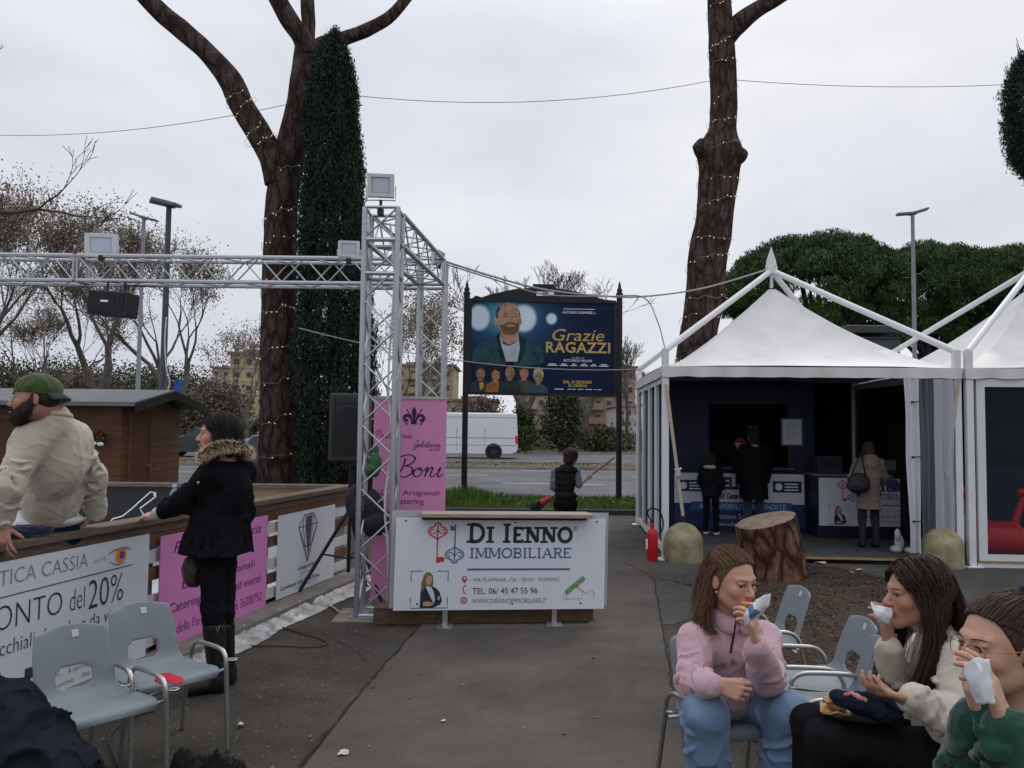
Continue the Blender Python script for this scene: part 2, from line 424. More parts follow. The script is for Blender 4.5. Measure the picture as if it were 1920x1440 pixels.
# fallen leaves (nobody could count them)
b = MB(); cols = []
def leaf(x, y, z, s, up=.3):
    a = rng.uniform(0, 6.28); n = V((rng.gauss(0, up), rng.gauss(0, up), 1)).normalized(); u = n.cross(V((math.cos(a), math.sin(a), .1))).normalized(); v = n.cross(u)
    c = V((x, y, z)); b.add([c-u*s, c-v*s*.6, c+u*s, c+v*s*.6], [(0, 1, 2, 3)])
    k = rng.uniform(.6, 1.5); cols.extend([(k, k*rng.uniform(.6, 1), k*rng.uniform(.5, 1), 1)]*4)
for i in range(1500): leaf(rng.uniform(-25, 22), rng.uniform(31.2, 34.9), .115, rng.uniform(.05, .10), .35)
for i in range(900): leaf(rng.uniform(-30, 28), rng.uniform(49.6, 55), .14, rng.uniform(.06, .12))
for i in range(120): leaf(rng.uniform(-4, 4), rng.uniform(15.5, 17.4), bank(0, .5)+.03, rng.uniform(.03, .05))
for i in range(60):
    p = G(rng.uniform(420, 1230), rng.uniform(1000, 1440)); leaf(p.x, p.y, .014, rng.uniform(.008, .02), .25)
tag(b.build('fallen_leaves', mat('dead_leaf', (.22, .12, .05), .8, .3, 3, attr='Col'), smooth=0, colors=cols), 'scattered dry brown leaves fallen on the ground and median', 'leaves', kind='stuff')
# mulch mound round the stump
b = MB(); NA, NR = 56, 16
c0 = G(1500, 1165)
ring = pg([(1325, 1096), (1365, 1074), (1440, 1060), (1560, 1064), (1650, 1082), (1720, 1112), (1760, 1160), (1740, 1260), (1640, 1330), (1500, 1360), (1390, 1330), (1325, 1220), (1308, 1150)])
rr = bez(*(ring+[ring[0]]), n=6)
rr = [rr[int(i*len(rr)/NA) % len(rr)] for i in range(NA)]
for j in range(NR+1):
    t = j/NR
    for i in range(NA):
        x = c0.x+(rr[i][0]-c0.x)*t*(1+.04*noise.noise((i*.5, 0, 3))); y = c0.y+(rr[i][1]-c0.y)*t*(1+.04*noise.noise((i*.5, 0, 3)))
        h = .10*(1-t*t)+.022*noise.noise((x*7, y*7, 0))*(1 if j < NR else 0)+.012*noise.noise((x*22, y*22, 5))
        b.v.append((x, y, max(.013, h) if j < NR else .005))
for j in range(NR):
    for i in range(NA):
        i2 = (i+1) % NA; b.face((j*NA+i, j*NA+i2, (j+1)*NA+i2, (j+1)*NA+i))
structure(b.build('bare_soil', g_soil, smooth=180))
b = MB(); cols = []
for i in range(4200):
    k = rng.randrange(NA); t = rng.random()**.55*.99; x = c0.x+(rr[k][0]-c0.x)*t+rng.gauss(0, .05); y = c0.y+(rr[k][1]-c0.y)*t+rng.gauss(0, .05)
    leaf(x, y, .10*(1-t*t)+.018+.022*noise.noise((x*7, y*7, 0)), rng.uniform(.006, .022), .5)
tag(b.build('bark_mulch', mat('bark_chip', (.078, .054, .037), .9, .3, 3, attr='Col'), smooth=0, colors=cols), 'loose brown bark mulch spread round the tree stump', 'mulch', kind='stuff')
# ================================================================== TREES
def bark_mat(name, c1, c2, sc=(9, 9, 1.1), bump=.9, dist=.06, crack=.42):
    m = bpy.data.materials.new(name); m.use_nodes = True; t = m.node_tree; b = t.nodes['Principled BSDF']; L = t.links.new
    b.inputs['Roughness'].default_value = .95; b.inputs['Specular IOR Level'].default_value = .1
    co = t.nodes.new('ShaderNodeTexCoord'); mp = t.nodes.new('ShaderNodeMapping'); mp.inputs['Scale'].default_value = sc; L(co.outputs['Object'], mp.inputs[0])
    nz = t.nodes.new('ShaderNodeTexNoise'); nz.inputs['Scale'].default_value = 1.2; nz.inputs['Detail'].default_value = 4; L(mp.outputs[0], nz.inputs['Vector'])
    mixv = t.nodes.new('ShaderNodeMix'); mixv.data_type = 'VECTOR'; mixv.inputs['Factor'].default_value = .42; L(mp.outputs[0], mixv.inputs[4]); L(nz.outputs['Color'], mixv.inputs[5])
    vo = t.nodes.new('ShaderNodeTexVoronoi'); vo.feature = 'DISTANCE_TO_EDGE'; vo.inputs['Scale'].default_value = 1.0; L(mixv.outputs[1], vo.inputs['Vector'])
    r = t.nodes.new('ShaderNodeValToRGB'); r.color_ramp.elements[0].position = .02; r.color_ramp.elements[1].position = .22
    r.color_ramp.elements[0].color = (c1[0]*.35, c1[1]*.35, c1[2]*.35, 1); r.color_ramp.elements[1].color = (1, 1, 1, 1)
    e = r.color_ramp.elements[0]; e.color = (crack, crack*.94, crack*.92, 1)
    L(vo.outputs['Distance'], r.inputs[0])
    n2 = t.nodes.new('ShaderNodeTexNoise'); n2.inputs['Scale'].default_value = 3.2; n2.inputs['Detail'].default_value = 8; n2.inputs['Roughness'].default_value = .7; L(mp.outputs[0], n2.inputs['Vector'])
    r2 = t.nodes.new('ShaderNodeValToRGB'); r2.color_ramp.elements[0].position = .38; r2.color_ramp.elements[1].position = .64; r2.color_ramp.elements[0].color = (*c1, 1); r2.color_ramp.elements[1].color = (*c2, 1); L(n2.outputs[0], r2.inputs[0])
    mx = t.nodes.new('ShaderNodeMix'); mx.data_type = 'RGBA'; mx.blend_type = 'MULTIPLY'; mx.inputs['Factor'].default_value = 1
    L(r2.outputs[0], mx.inputs[6]); L(r.outputs[0], mx.inputs[7]); L(mx.outputs[2], b.inputs['Base Color'])
    bp = t.nodes.new('ShaderNodeBump'); bp.inputs['Strength'].default_value = bump; bp.inputs['Distance'].default_value = dist
    ml = t.nodes.new('ShaderNodeMath'); ml.operation = 'ADD'; L(r.outputs[0], ml.inputs[0]); L(n2.outputs[0], ml.inputs[1])
    L(ml.outputs[0], bp.inputs['Height']); L(bp.outputs[0], b.inputs['Normal'])
    return m
m_pine = bark_mat('pine_bark', (.040, .030, .026), (.125, .090, .076), (9, 9, 3.0), .8, .045)
m_pineup = m_pine
m_stump = bark_mat('stump_bark', (.13, .066, .046), (.31, .165, .115), (9, 9, 4.0), 1, .03, .2)
m_twig = mat('bare_twig', (.065, .052, .046), .9, .3, 6)
m_plane = mat('plane_bark', (.13, .113, .10), .9, .4, 2)
def rough_tube(mb, pts, rs, n=18, amp=.07, sub=6, seed=0):
    """trunk: resampled, with ridged bark relief"""
    q = bez(*[(*p, r) for p, r in zip(pts, rs)], n=sub)
    P = [V(a[:3]) for a in q]; r = [a[3] for a in q]
    b = len(mb.v); x, y = frame_of(P[1]-P[0]); k = len(P); L = 0
    for i in range(k):
        t = (P[min(i+1, k-1)]-P[max(i-1, 0)]).normalized(); x = (x-t*x.dot(t)).normalized(); y = t.cross(x)
        if i: L += (P[i]-P[i-1]).length
        for j in range(n):
            a = 2*math.pi*j/n
            d = 1+amp*noise.noise((math.cos(a)*3.2+seed, math.sin(a)*3.2, L*1.6))+amp*.8*noise.noise((math.cos(a)*9+seed, math.sin(a)*9, L*3.5))
            mb.v.append(tuple(P[i]+(x*math.cos(a)+y*math.sin(a))*r[i]*d))
    for i in range(k-1):
        for j in range(n):
            j2 = (j+1) % n; mb.face((b+i*n+j, b+i*n+j2, b+(i+1)*n+j2, b+(i+1)*n+j))
    mb.face([b+j for j in range(n)][::-1]); mb.face([b+(k-1)*n+j for j in range(n)])
def leafcloud(name, pts, sizes, m, parent, rs, up=None, long=1.7, cols=None):
    """many small leaf faces; pts Nx3 array"""
    P = np.asarray(pts); N = len(P)
    u = rs.normal(size=(N, 3))
    if up is not None: u = u*(1-up)+np.array([0, 0, 1.0])*up*2+ (up*1.4)*rs.normal(size=(N, 3))*.4
    u /= np.linalg.norm(u, axis=1)[:, None]
    a = rs.normal(size=(N, 3)); v = np.cross(u, a); v /= np.linalg.norm(v, axis=1)[:, None]
    s = np.asarray(sizes)[:, None]
    Q = np.stack([P-u*s*long*.5, P+v*s*.5, P+u*s*long*.5, P-v*s*.5], 1).reshape(-1, 3)
    me = bpy.data.meshes.new(name)
    Mi = np.array(ROOTM[parent.name].inverted()) if parent else np.eye(4)
    Q = Q @ Mi[:3, :3].T+Mi[:3, 3]
    me.vertices.add(4*N); me.vertices.foreach_set('co', Q.astype(np.float32).ravel())
    me.loops.add(4*N); me.loops.foreach_set('vertex_index', np.arange(4*N, dtype=np.int32))
    me.polygons.add(N); me.polygons.foreach_set('loop_start', np.arange(0, 4*N, 4, dtype=np.int32))
    me.update(calc_edges=True)
    me.materials.append(m)
    if cols is None:
        k = rs.uniform(.55, 1.4, size=(N, 1)); cols = np.concatenate([k*rs.uniform(.85, 1.15, (N, 1)), k, k*rs.uniform(.7, 1.1, (N, 1)), np.ones((N, 1))], 1)
    ca = me.color_attributes.new('Col', 'FLOAT_COLOR', 'POINT'); ca.data.foreach_set('color', np.repeat(cols, 4, 0).astype(np.float32).ravel())
    o = bpy.data.objects.new(name, me); COL.objects.link(o)
    if parent: o.parent = parent
    return o
def grow(rng, p, d, r, l, lev, segs, tips, up=.15, kink=.25, split=(2, 3), ang=.5, shrink=.72, minr=.008):
    n = 3; pts = [V(p)]; rs = [r]; d = d.normalized()
    for i in range(n):
        d = (d+V((rng.gauss(0, kink), rng.gauss(0, kink), rng.gauss(0, kink)+up))*.5).normalized()
        pts.append(pts[-1]+d*(l/n)); rs.append(max(minr, r*(1-.35*(i+1)/n)))
    segs.append((pts, rs))
    if 0 < lev < 4: tips.append((pts[-1], d)); tips.append((pts[1], d))
    if lev == 0: tips.append((pts[-1], d)); tips.append((pts[-2], d)); return
    for k in range(rng.randint(*split)):
        a, b_ = frame_of(d); th = rng.uniform(0, 6.28); an = rng.uniform(.5, 1.25)*ang
        nd = d*math.cos(an)+(a*math.cos(th)+b_*math.sin(th))*math.sin(an)
        src = pts[-1] if k < 2 else pts[-2]
        grow(rng, src, nd, max(minr, rs[-1]*rng.uniform(.6, .82)), l*shrink*rng.uniform(.8, 1.15), lev-1, segs, tips, up, kink, split, ang, shrink, minr)
def wood(name, segs, m, parent):
    b = MB()
    for pts, rs in segs: b.tube(pts, rs, 7 if rs[0] > .06 else (5 if rs[0] > .02 else 3), cap=False)
    return b.build(name, m, parent, smooth=180)
m_brown = mat('brown_leaf', (.25, .195, .16), .8, .2, 3, attr='Col')
def bare_tree(label, x, y, h, seed, leaves=2200, lsz=.16, group=None, r=.22, stems=3, lev=4, ang=.42, z0=0.1, tint=None, spread=.38, minr=.012, cat='tree', barkm=None, name='plane_tree'):
    rg = random.Random(seed); rs = np.random.RandomState(seed)
    t = thing(name, label, cat, (x, y, z0), 0, group)
    segs, tips = [], []
    th = h*.18; tp = V((x+rg.uniform(-.2, .2), y, z0+th))
    segs.append(([V((x, y, z0-.05)), V((x, y, z0+th*.5)), tp], [r*1.25, r, r*.92]))
    for k in range(stems):
        a = 6.28*k/stems+rg.uniform(-.5, .5); sp = spread*rg.uniform(.5, 1.2)
        grow(rg, tp, V((math.cos(a)*sp, math.sin(a)*sp, 1)), r*.66, h*.27, lev, segs, tips, up=.16, kink=.2, ang=ang, split=(2, 3), minr=minr)
    # rescale to the wanted height
    top = max(p[-1].z for p, _ in segs); k = (h)/(top-z0)
    for pts, _ in segs:
        for p in pts: p.z = z0+(p.z-z0)*k
    for p, d in tips: p.z = p.z
    wood('branches', segs, barkm or m_plane, t)
    if leaves:
        C = np.array([tuple(p) for p, d in tips]); idx = rs.randint(0, len(C), leaves)
        P = C[idx]+rs.normal(size=(leaves, 3))*h*.038
        leafcloud('crown', P, rs.uniform(.6, 1.3, leaves)*lsz, tint or m_brown, t, rs, long=1.3)
    return t
# --- the big light-wrapped pines ---------------------------------------------------
PINE_Y = 15.0
def pinepts(L, Y): return [A(px, py, Y+dy) for px, py, dy in L]
b = MB(); tp1 = thing('umbrella_pine', 'forked pine trunk wrapped in fairy lights beside the dark cypress', 'tree', G(520, 966))
Y1 = G(520, 966).y
u = Y1/1500.0
tr1 = pinepts([(520, 972, 0), (522, 900, 0), (524, 800, 0), (522, 650, 0), (524, 500, 0), (528, 390, 0), (540, 300, 0), (556, 225, 0), (568, 130, 0), (575, 80, .1)], Y1)
R1 = [50*u, 40*u, 36*u, 33*u, 31*u, 30*u, 29*u, 25*u, 21*u, 20*u]
rough_tube(b, tr1, R1, 22, .06, 8, 1)
lim1 = pinepts([(520, 345, -.05), (512, 300, -.1), (486, 252, -.15), (452, 195, -.2), (432, 150, -.2), (385, 95, -.3), (340, 55, -.3), (300, 22, -.4), (255, -25, -.5), (200, -90, -.6)], Y1)
rough_tube(b, lim1, [24*u, 25*u, 24*u, 23*u, 22*u, 18*u, 18*u, 17*u, 16*u, 14*u], 18, .07, 6, 2)
rough_tube(b, pinepts([(574, 100, 0), (566, 70, -.1), (545, 40, -.2), (522, 0, -.3), (500, -50, -.4)], Y1), [19*u, 18*u, 18*u, 17*u, 15*u], 14, .07, 6, 3)
rough_tube(b, pinepts([(576, 95, 0.1), (579, 50, .1), (577, 15, .1), (574, -50, .2)], Y1), [14*u, 13*u, 14*u, 12*u], 12, .09, 6, 4)
rough_tube(b, pinepts([(572, 110, 0.1), (600, 84, .2), (640, 74, .3), (690, 55, .4), (735, 28, .5), (775, -20, .6)], Y1), [12*u, 13*u, 13*u, 12.5*u, 11.5*u, 10*u], 12, .1, 6, 5)
b.build('trunk', m_pine, tp1, smooth=180)
G2 = G(1296, 958); Y2 = 15.6; u2 = Y2/1500.0
tp2 = thing('umbrella_pine', 'tall single pine trunk wrapped in fairy lights behind the white tents', 'tree', (A(1290, 800, Y2).x, Y2, 0))
tr2 = pinepts([(1288, 975, 0), (1290, 850, 0), (1296, 740, 0), (1308, 640, 0), (1320, 560, 0), (1328, 480, 0), (1338, 420, 0), (1343, 380, 0), (1348, 320, 0), (1350, 290, 0), (1351, 268, 0), (1355, 240, 0), (1357, 190, 0), (1354, 100, 0), (1350, 40, 0), (1347, -60, 0)], Y2)
R2 = [46*u2, 40*u2, 38*u2, 35*u2, 35*u2, 37*u2, 36*u2, 35*u2, 38*u2, 42*u2, 36*u2, 26*u2, 25*u2, 25*u2, 23*u2, 21*u2]
b = MB(); rough_tube(b, tr2, R2, 22, .07, 5, 9)
rough_tube(b, pinepts([(1362, 75, 0), (1385, 45, -.1), (1425, 15, -.2), (1475, -15, -.3), (1540, -60, -.4)], Y2), [16*u2, 19*u2, 15*u2, 14*u2, 12*u2], 14, .07, 6, 10)
rough_tube(b, pinepts([(1340, 292, -.1), (1318, 278, -.2), (1306, 268, -.25)], Y2), [22*u2, 19*u2, 11*u2], 12, .12, 5, 11)
rough_tube(b, pinepts([(1360, 298, -.1), (1384, 288, -.2), (1391, 280, -.22)], Y2), [26*u2, 20*u2, 13*u2], 12, .12, 5, 12)
b.build('trunk', m_pine, tp2, smooth=180)
# fairy lights: one string per trunk
m_bulb = mat('warm_bulb', (1, .66, .34), .4, .05, 3, emit=.95)
m_wire = mat('pale_wire', (.24, .23, .2), .6, .1, 5)
bulb_me = None
def lights(label, paths, nb, rg, loc):
    global bulb_me
    t = thing('string_lights', label, 'string lights', loc, 0, 'fairy light strings')
    w_ = MB(); pos = []
    for P, Rr, z0, z1, turns in paths:
        q = bez(*[(*p, r) for p, r in zip(P, Rr)], n=12)
        N = int(turns*26); pts = []
        zs = [a[2] for a in q]
        for i in range(N+1):
            z = z0+(z1-z0)*i/N
            k = min(range(len(q)), key=lambda j: abs(zs[j]-z)); c = q[k]
            d = V(q[min(k+1, len(q)-1)][:3])-V(q[max(k-1, 0)][:3]); d.normalize()
            ax = (V((1, 0, 0))-d*d.x).normalized(); ay = d.cross(ax)
            a = 2*math.pi*i/26+.35*math.sin(i*.11)
            p = V(c[:3])+(ax*math.cos(a)+ay*math.sin(a))*(c[3]*1.07+.006)+V((0, 0, .10*math.sin(i*.09+z)))
            pts.append(p)
        w_.tube(pts, .0042, 3, cap=False); pos += [p for p in pts]
    w_.build('wire', m_wire, t, smooth=0)
    vis = [p for p in pos]
    rg.shuffle(vis); vis = sorted(vis, key=lambda p: p.y)[:int(len(vis)*.62)]; rg.shuffle(vis)
    for p in vis[:nb]:
        p = p+V((rg.uniform(-.02, .02), -.02, rg.uniform(-.04, .02)))
        if bulb_me is None:
            bb = MB(); bb.ell((0, 0, 0), (.0072, .0072, .011), nu=6, nv=4); o = bb.build('bulb', m_bulb, t, smooth=180, world=False); bulb_me = o.data
        else:
            o = bpy.data.objects.new('bulb', bulb_me); COL.objects.link(o); o.parent = t
        o.location = p-V(loc)
    return t
lights('warm fairy lights coiled up the forked pine trunk', [(tr1, R1, A(520, 905, Y1).z, A(540, 300, Y1).z, 9.3), (lim1[1:6], [25*u, 24*u, 23*u, 22*u, 18*u], lim1[1].z, lim1[3].z+.2, 4)], 98, random.Random(5), tuple(G(520, 966)))
lights('warm fairy lights coiled up the single straight pine trunk', [(tr2, R2, A(1300, 700, Y2).z, A(1350, 10, Y2).z, 13)], 98, random.Random(6), (A(1290, 800, Y2).x, Y2, 0))
# --- cypress -----------------------------------------------------------------------
def cypress(label, px, ytop, ybase, Y, prof, seed, n, sz, core=True):
    rs = np.random.RandomState(seed)
    base = A(px, ybase, Y); top = A(px, ytop, Y); H = top.z-max(0, base.z)
    bz = max(0.0, base.z)
    t = thing('cypress', label, 'tree', (base.x, Y, 0))
    prof = sorted(prof)      # (frac from base, left radius px, right radius px)
    fr = [p[0] for p in prof]; lf = [p[1]*Y/1500 for p in prof]; rt = [p[2]*Y/1500 for p in prof]
    f = rs.uniform(0, 1, n); l = np.interp(f, fr, lf); r_ = np.interp(f, fr, rt)
    a = rs.uniform(0, 2*np.pi, n); ca, sa = np.cos(a), np.sin(a)
    cx = (r_-l)/2; rad = (r_+l)/2
    # clumpy outline
    cl = np.array([noise.noise((c*2.2, s*2.2, ff*H*1.6+seed)) for c, s, ff in zip(ca, sa, f)])
    cl2 = np.array([noise.noise((c*5, s*5, ff*H*4.5+seed)) for c, s, ff in zip(ca, sa, f)])
    rr_ = rad*(rs.uniform(.3, 1, n)**.45)*(1+.18*cl+.24*cl2)+rs.normal(size=n)*.03
    keep = cl2 < .30; f, ca, sa, cl, cl2, rr_, cx = [q[keep] for q in (f, ca, sa, cl, cl2, rr_, cx)]; n = len(f)
    X = base.x+(top.x-base.x)*f+cx+rr_*ca; Yy = Y+rr_*sa; Z = bz+f*H+rs.normal(size=n)*.08
    k = rs.uniform(.5, 1.3, (n, 1))*(1+.35*cl[:, None])
    br = (rs.uniform(size=(n, 1)) < .10+.25*(cl2[:, None] < -.28))*1.0; cols = np.concatenate([k*rs.uniform(.8, 1.2, (n, 1))*(1+1.6*br), k*(1+.15*br), k*rs.uniform(.8, 1.1, (n, 1))*(1-.3*br), np.ones((n, 1))], 1)
    leafcloud('foliage', np.stack([X, Yy, Z], 1), rs.uniform(.6, 1.3, n)*sz, mat('cypress_green', (.015, .030, .020), .75, .25, 3, attr='Col'), t, rs, up=.45, long=4.6, cols=cols)
    b = MB(); b.tube([(base.x, Y, -.05), (base.x, Y, bz*.5), (base.x, Y, bz)], [.17, .165, .16], 10); b.tube([(base.x, Y, bz-.1 if bz > 0 else -.05), (base.x+(top.x-base.x)*.5, Y, bz+H*.5), (top.x, Y, bz+H*.93)], [.16, .1, .02], 10); 
    b.build('trunk', m_twig, t, smooth=180)
    b = MB()
    for q in range(90):
        ff = rs.uniform(.03, .9); rad_ = np.interp(ff, fr, lf)*.8; a_ = rs.uniform(0, 6.28); xx = base.x+(top.x-base.x)*ff
        b.tube([(xx, Y, bz+ff*H), (xx+math.cos(a_)*rad_*.6, Y+math.sin(a_)*rad_*.6, bz+ff*H+.25), (xx+math.cos(a_)*rad_*.85, Y+math.sin(a_)*rad_*.85, bz+ff*H+.7)], [.025, .015, .006], 4, cap=False)
    b.build('branches', m_twig, t, smooth=180)
    return t
cypress('tall dense dark green cypress standing against the forked pine', 628, 70, 925, 14.2, [(0, 54, 72), (.08, 70, 82), (.3, 78, 76), (.5, 72, 63), (.7, 62, 53), (.85, 54, 42), (.93, 44, 35), (.97, 30, 25), (.99, 12, 10), (1, 3, 3)], 4, 150000, .021)
# branch of a neighbouring cypress at the right edge
cypress('dark cypress cut by the right edge of the view, sparse towards its foot', 1942, 95, 335, 17, [(0, 8, 14), (.12, 42, 40), (.4, 56, 60), (.7, 60, 60), (.88, 46, 40), (.96, 24, 20), (1, 3, 4)], 8, 40000, .022)
# --- umbrella pines beyond the tents --------------------------------------------------
m_pneedle = mat('pine_needles', (.040, .080, .026), .7, .25, 2, attr='Col')
def umbrella(label, px0, px1, ytop, ybot, Y, seed, n):
    rs = np.random.RandomState(seed); rg = random.Random(seed)
    x0, x1 = A(px0, ytop, Y).x, A(px1, ytop, Y).x; cx, rx = (x0+x1)/2, (x1-x0)/2
    z1, z0 = A((px0+px1)/2, ytop, Y).z, A((px0+px1)/2, ybot, Y).z
    t = thing('stone_pine', label, 'tree', (cx, Y, 0), 0, 'umbrella pines behind the tents')
    hz = z1-z0; nc = 260
    C = []; 
    for i in range(nc):
        a = rs.uniform(0, 6.283); q = rs.uniform(0, 1)**.5
        d = math.sqrt(max(0, 1-q*q)); zz = z0+hz*(.13+.79*d**.7*rs.uniform(.72, 1.0)**.5)+hz*.06*noise.noise((q*4*math.cos(a), q*4*math.sin(a), seed)) if rs.uniform() < .8 else z0+hz*rs.uniform(0, .35)
        C.append((cx+rx*.93*q*math.cos(a), Y+rx*.7*q*math.sin(a), zz))
    C = np.array(C); idx = rs.randint(0, nc, n); s = hz*.068
    off = rs.normal(size=(n, 3)); off /= np.linalg.norm(off, axis=1)[:, None]; off *= (rs.uniform(.2, 1, (n, 1))**.4)*np.array([1.5, 1.4, .95])*s*1.35
    P = C[idx]+off; k = rs.uniform(.6, 1.3, (n, 1))*(rs.uniform(.75, 1.25, nc)[idx][:, None])
    cols = np.concatenate([k*rs.uniform(.8, 1.25, (n, 1)), k, k*rs.uniform(.6, 1, (n, 1)), np.ones((n, 1))], 1)
    leafcloud('crown', P, rs.uniform(.6, 1.2, n)*hz*.0105, m_pneedle, t, rs, up=.42, long=5.5, cols=cols)
    b = MB(); fork = V((cx, Y, z0-hz*.15))
    b.tube([(cx+.3, Y, 0), (cx+.1, Y, fork.z*.5), fork], [.42, .36, .32], 9)
    for i in range(26):
        c = C[rs.randint(0, nc)]; m = fork.lerp(V(c), .5)-V((0, 0, hz*.06))
        b.tube([fork-V((0, 0, rs.uniform(0, 1.2))), m, V(c)], [.16, .1, .05], 5, cap=False)
    b.build('trunk', m_twig, t, smooth=180)
    return t
umbrella('broad dark green umbrella pine directly behind the nearer tent roof', 1350, 1712, 436, 632, 44, 21, 110000)
umbrella('umbrella pine between the lamp post and the second tent', 1585, 1890, 452, 632, 50, 22, 80000)
umbrella('umbrella pine at the right edge beyond the second tent', 1760, 2090, 452, 630, 47, 23, 70000)
# --- bare and brown-leaved planes at the left ------------------------------------------
PL = 'plane trees with brown leaves beyond the road'
def at_px(px, Y): return A(px, 800, Y).x
bare_tree('tall brown leaved plane tree at the left edge', at_px(-40, 38), 38, 13.8, 31, 9500, .085, PL, r=.26, lev=7, minr=.013)
bare_tree('plane tree behind the hanging loudspeaker, thick dark trunk', at_px(190, 44), 44, 13.2, 32, 9500, .085, PL, r=.34, lev=7, spread=.45, minr=.013)
bare_tree('plane tree behind the tall grey lamp post, upright fan of branches', at_px(325, 47), 47, 12.6, 33, 9500, .085, PL, r=.32, lev=7, spread=.4, minr=.013)
bare_tree('smaller plane tree nearest the forked pine', at_px(462, 42), 42, 7.2, 34, 4200, .075, PL, r=.16, lev=6, spread=.6, minr=.009)
bare_tree('leaning plane tree between the left edge and the loudspeaker', at_px(75, 52), 52, 11.5, 35, 9500, .085, PL, r=.25, lev=7, spread=.6, minr=.013)
bare_tree('slim plane tree seen through the rear truss leg', at_px(790, 50), 50, 10.3, 36, 4500, .11, PL, r=.16, lev=5, spread=.3)
bare_tree('bare plane tree just right of the cypress', at_px(735, 56), 56, 10.0, 37, 3500, .11, PL, r=.16, lev=5, spread=.35)
BT = 'leafless trees behind the poster hoarding'
bare_tree('leafless tree behind the left half of the film poster', at_px(985, 56), 56, 13.6, 41, 0, group=BT, r=.36, lev=6, spread=.55, ang=.5, minr=.018, name='bare_tree')
bare_tree('leafless tree behind the right half of the film poster', at_px(1095, 60), 60, 13.6, 42, 0, group=BT, r=.36, lev=6, spread=.55, ang=.5, minr=.018, name='bare_tree')
bare_tree('leafless thin tree right of the poster hoarding', at_px(1180, 58), 58, 8.5, 43, 0, group=BT, r=.16, lev=6, spread=.5, minr=.014, name='bare_tree')
bare_tree('leafless tree between the two pine trunks, near the tent corner', at_px(1218, 66), 66, 6.5, 44, 0, group=BT, r=.14, lev=5, spread=.5, minr=.014, name='bare_tree')
# thin near branch reaching in at the left edge
rg = random.Random(77); segs, tips = [], []
t = thing('bare_tree', 'bare dark branch reaching in from the left edge', 'tree', (-9.6, 11.5, 0))
grow(rg, A(-60, 395, 13), V((1, 0, -.12)), .045, 1.2, 4, segs, tips, up=.03, kink=.22, ang=.5, minr=.005)
segs.append(([V((-9.6, 11.5, 0)), V((-9.7, 12, 2.5)), A(-60, 395, 13)], [.12, .09, .045]))
grow(rg, A(-40, 230, 13), V((.5, 0, .9)), .03, .6, 3, segs, tips, up=.05, kink=.2, ang=.6, minr=.004)
segs.append(([A(-60, 395, 13), A(-55, 300, 13), A(-40, 230, 13)], [.045, .04, .03]))
wood('branches', segs, m_twig, t)
# --- evergreen masses and shrubs ---------------------------------------------------------
def bush(label, cx, Y, z0, rx, h, seed, n, sz, col, name='shrub', cat='shrub', group=None, nc=26, trunk=True, blend=.45):
    rs = np.random.RandomState(seed)
    t = thing(name, label, cat, (cx, Y, 0.1), 0, group)
    C = rs.normal(size=(nc, 3)); C /= np.linalg.norm(C, axis=1)[:, None]; C *= rs.uniform(.3, 1, (nc, 1))**.5
    C = C*np.array([rx*.8, rx*.8, h*.42])+np.array([cx, Y, z0+h*.5])
    idx = rs.randint(0, nc, n); P = C[idx]+rs.normal(size=(n, 3))*np.array([rx*.22, rx*.22, h*.10])
    k = rs.uniform(.55, 1.35, (n, 1))*rs.uniform(.7, 1.3, nc)[idx][:, None]
    cols = np.concatenate([k*rs.uniform(.85, 1.2, (n, 1)), k, k*rs.uniform(.7, 1.1, (n, 1)), np.ones((n, 1))], 1)
    leafcloud('foliage', P, rs.uniform(.6, 1.3, n)*sz, mat('leaf_%02d%02d%02d' % tuple(int(c*250) for c in col), col, .75, .2, 2, attr='Col'), t, rs, long=1.5, cols=cols)
    b = MB()
    for i in range(12):
        c = C[i]; b.tube([(cx+rs.normal()*.1, Y, .05), ((cx+c[0])/2, (Y+c[1])/2, c[2]*.55), tuple(c)], [.09*h/6, .06*h/6, .02*h/6], 5, cap=False)
    b.build('stems', m_twig, t, smooth=180)
    return t
FW = 'dark trees of the far wood at the left'  # leaf colours below are lightened to mimic haze over the far wood
for i, (px, Y, rx, ht, c, lb) in enumerate([
    (-20, 80, 5.5, 8.6, (.078, .078, .05), 'dark olive tree of the far wood at the left edge'),
    (75, 88, 5.5, 9.2, (.058, .07, .047), 'dark green tree of the far wood behind the man in the cap'),
    (160, 82, 5.0, 7.4, (.105, .09, .066), 'brownish tree of the far wood above the hut roof'),
    (245, 86, 5.5, 8.4, (.072, .08, .052), 'dark olive tree of the far wood left of the lamp post'),
    (330, 84, 5.5, 7.4, (.085, .088, .06), 'olive tree of the far wood right of the lamp post'),
    (400, 80, 4.0, 6.2, (.125, .11, .09), 'brown grey tree of the far wood above the woman in the black coat')]):
    bush(lb, at_px(px, Y), Y, 0, rx, ht, 60+i, 12000, .20, c, 'woodland_tree', 'tree', FW, nc=34)
bush('ivy covered trunk mass under the middle of the poster', at_px(1052, 50), 50, 0, 1.3, 4.2, 71, 3200, .16, (.04, .05, .026))
bush('bright green shrub under the poster just right of the van', at_px(983, 49.6), 49.6, 0, .8, 3.2, 72, 2200, .14, (.05, .075, .02))
bush('low olive shrub behind the railing under the poster, right end', at_px(1120, 53), 53, 0, 2.2, 1.9, 73, 2000, .15, (.06, .065, .03))
rs = np.random.RandomState(88); t = thing('hedge', 'long low olive hedge growing behind the railing on the far pavement', 'hedge', (6, 56, .1)); n = 16000
X_ = rs.uniform(-14, 40, n); cl = np.array([noise.noise((x*.5, 3, 1)) for x in X_]); kk = rs.uniform(.5, 1.4, (n, 1))*(1+.5*cl[:, None])
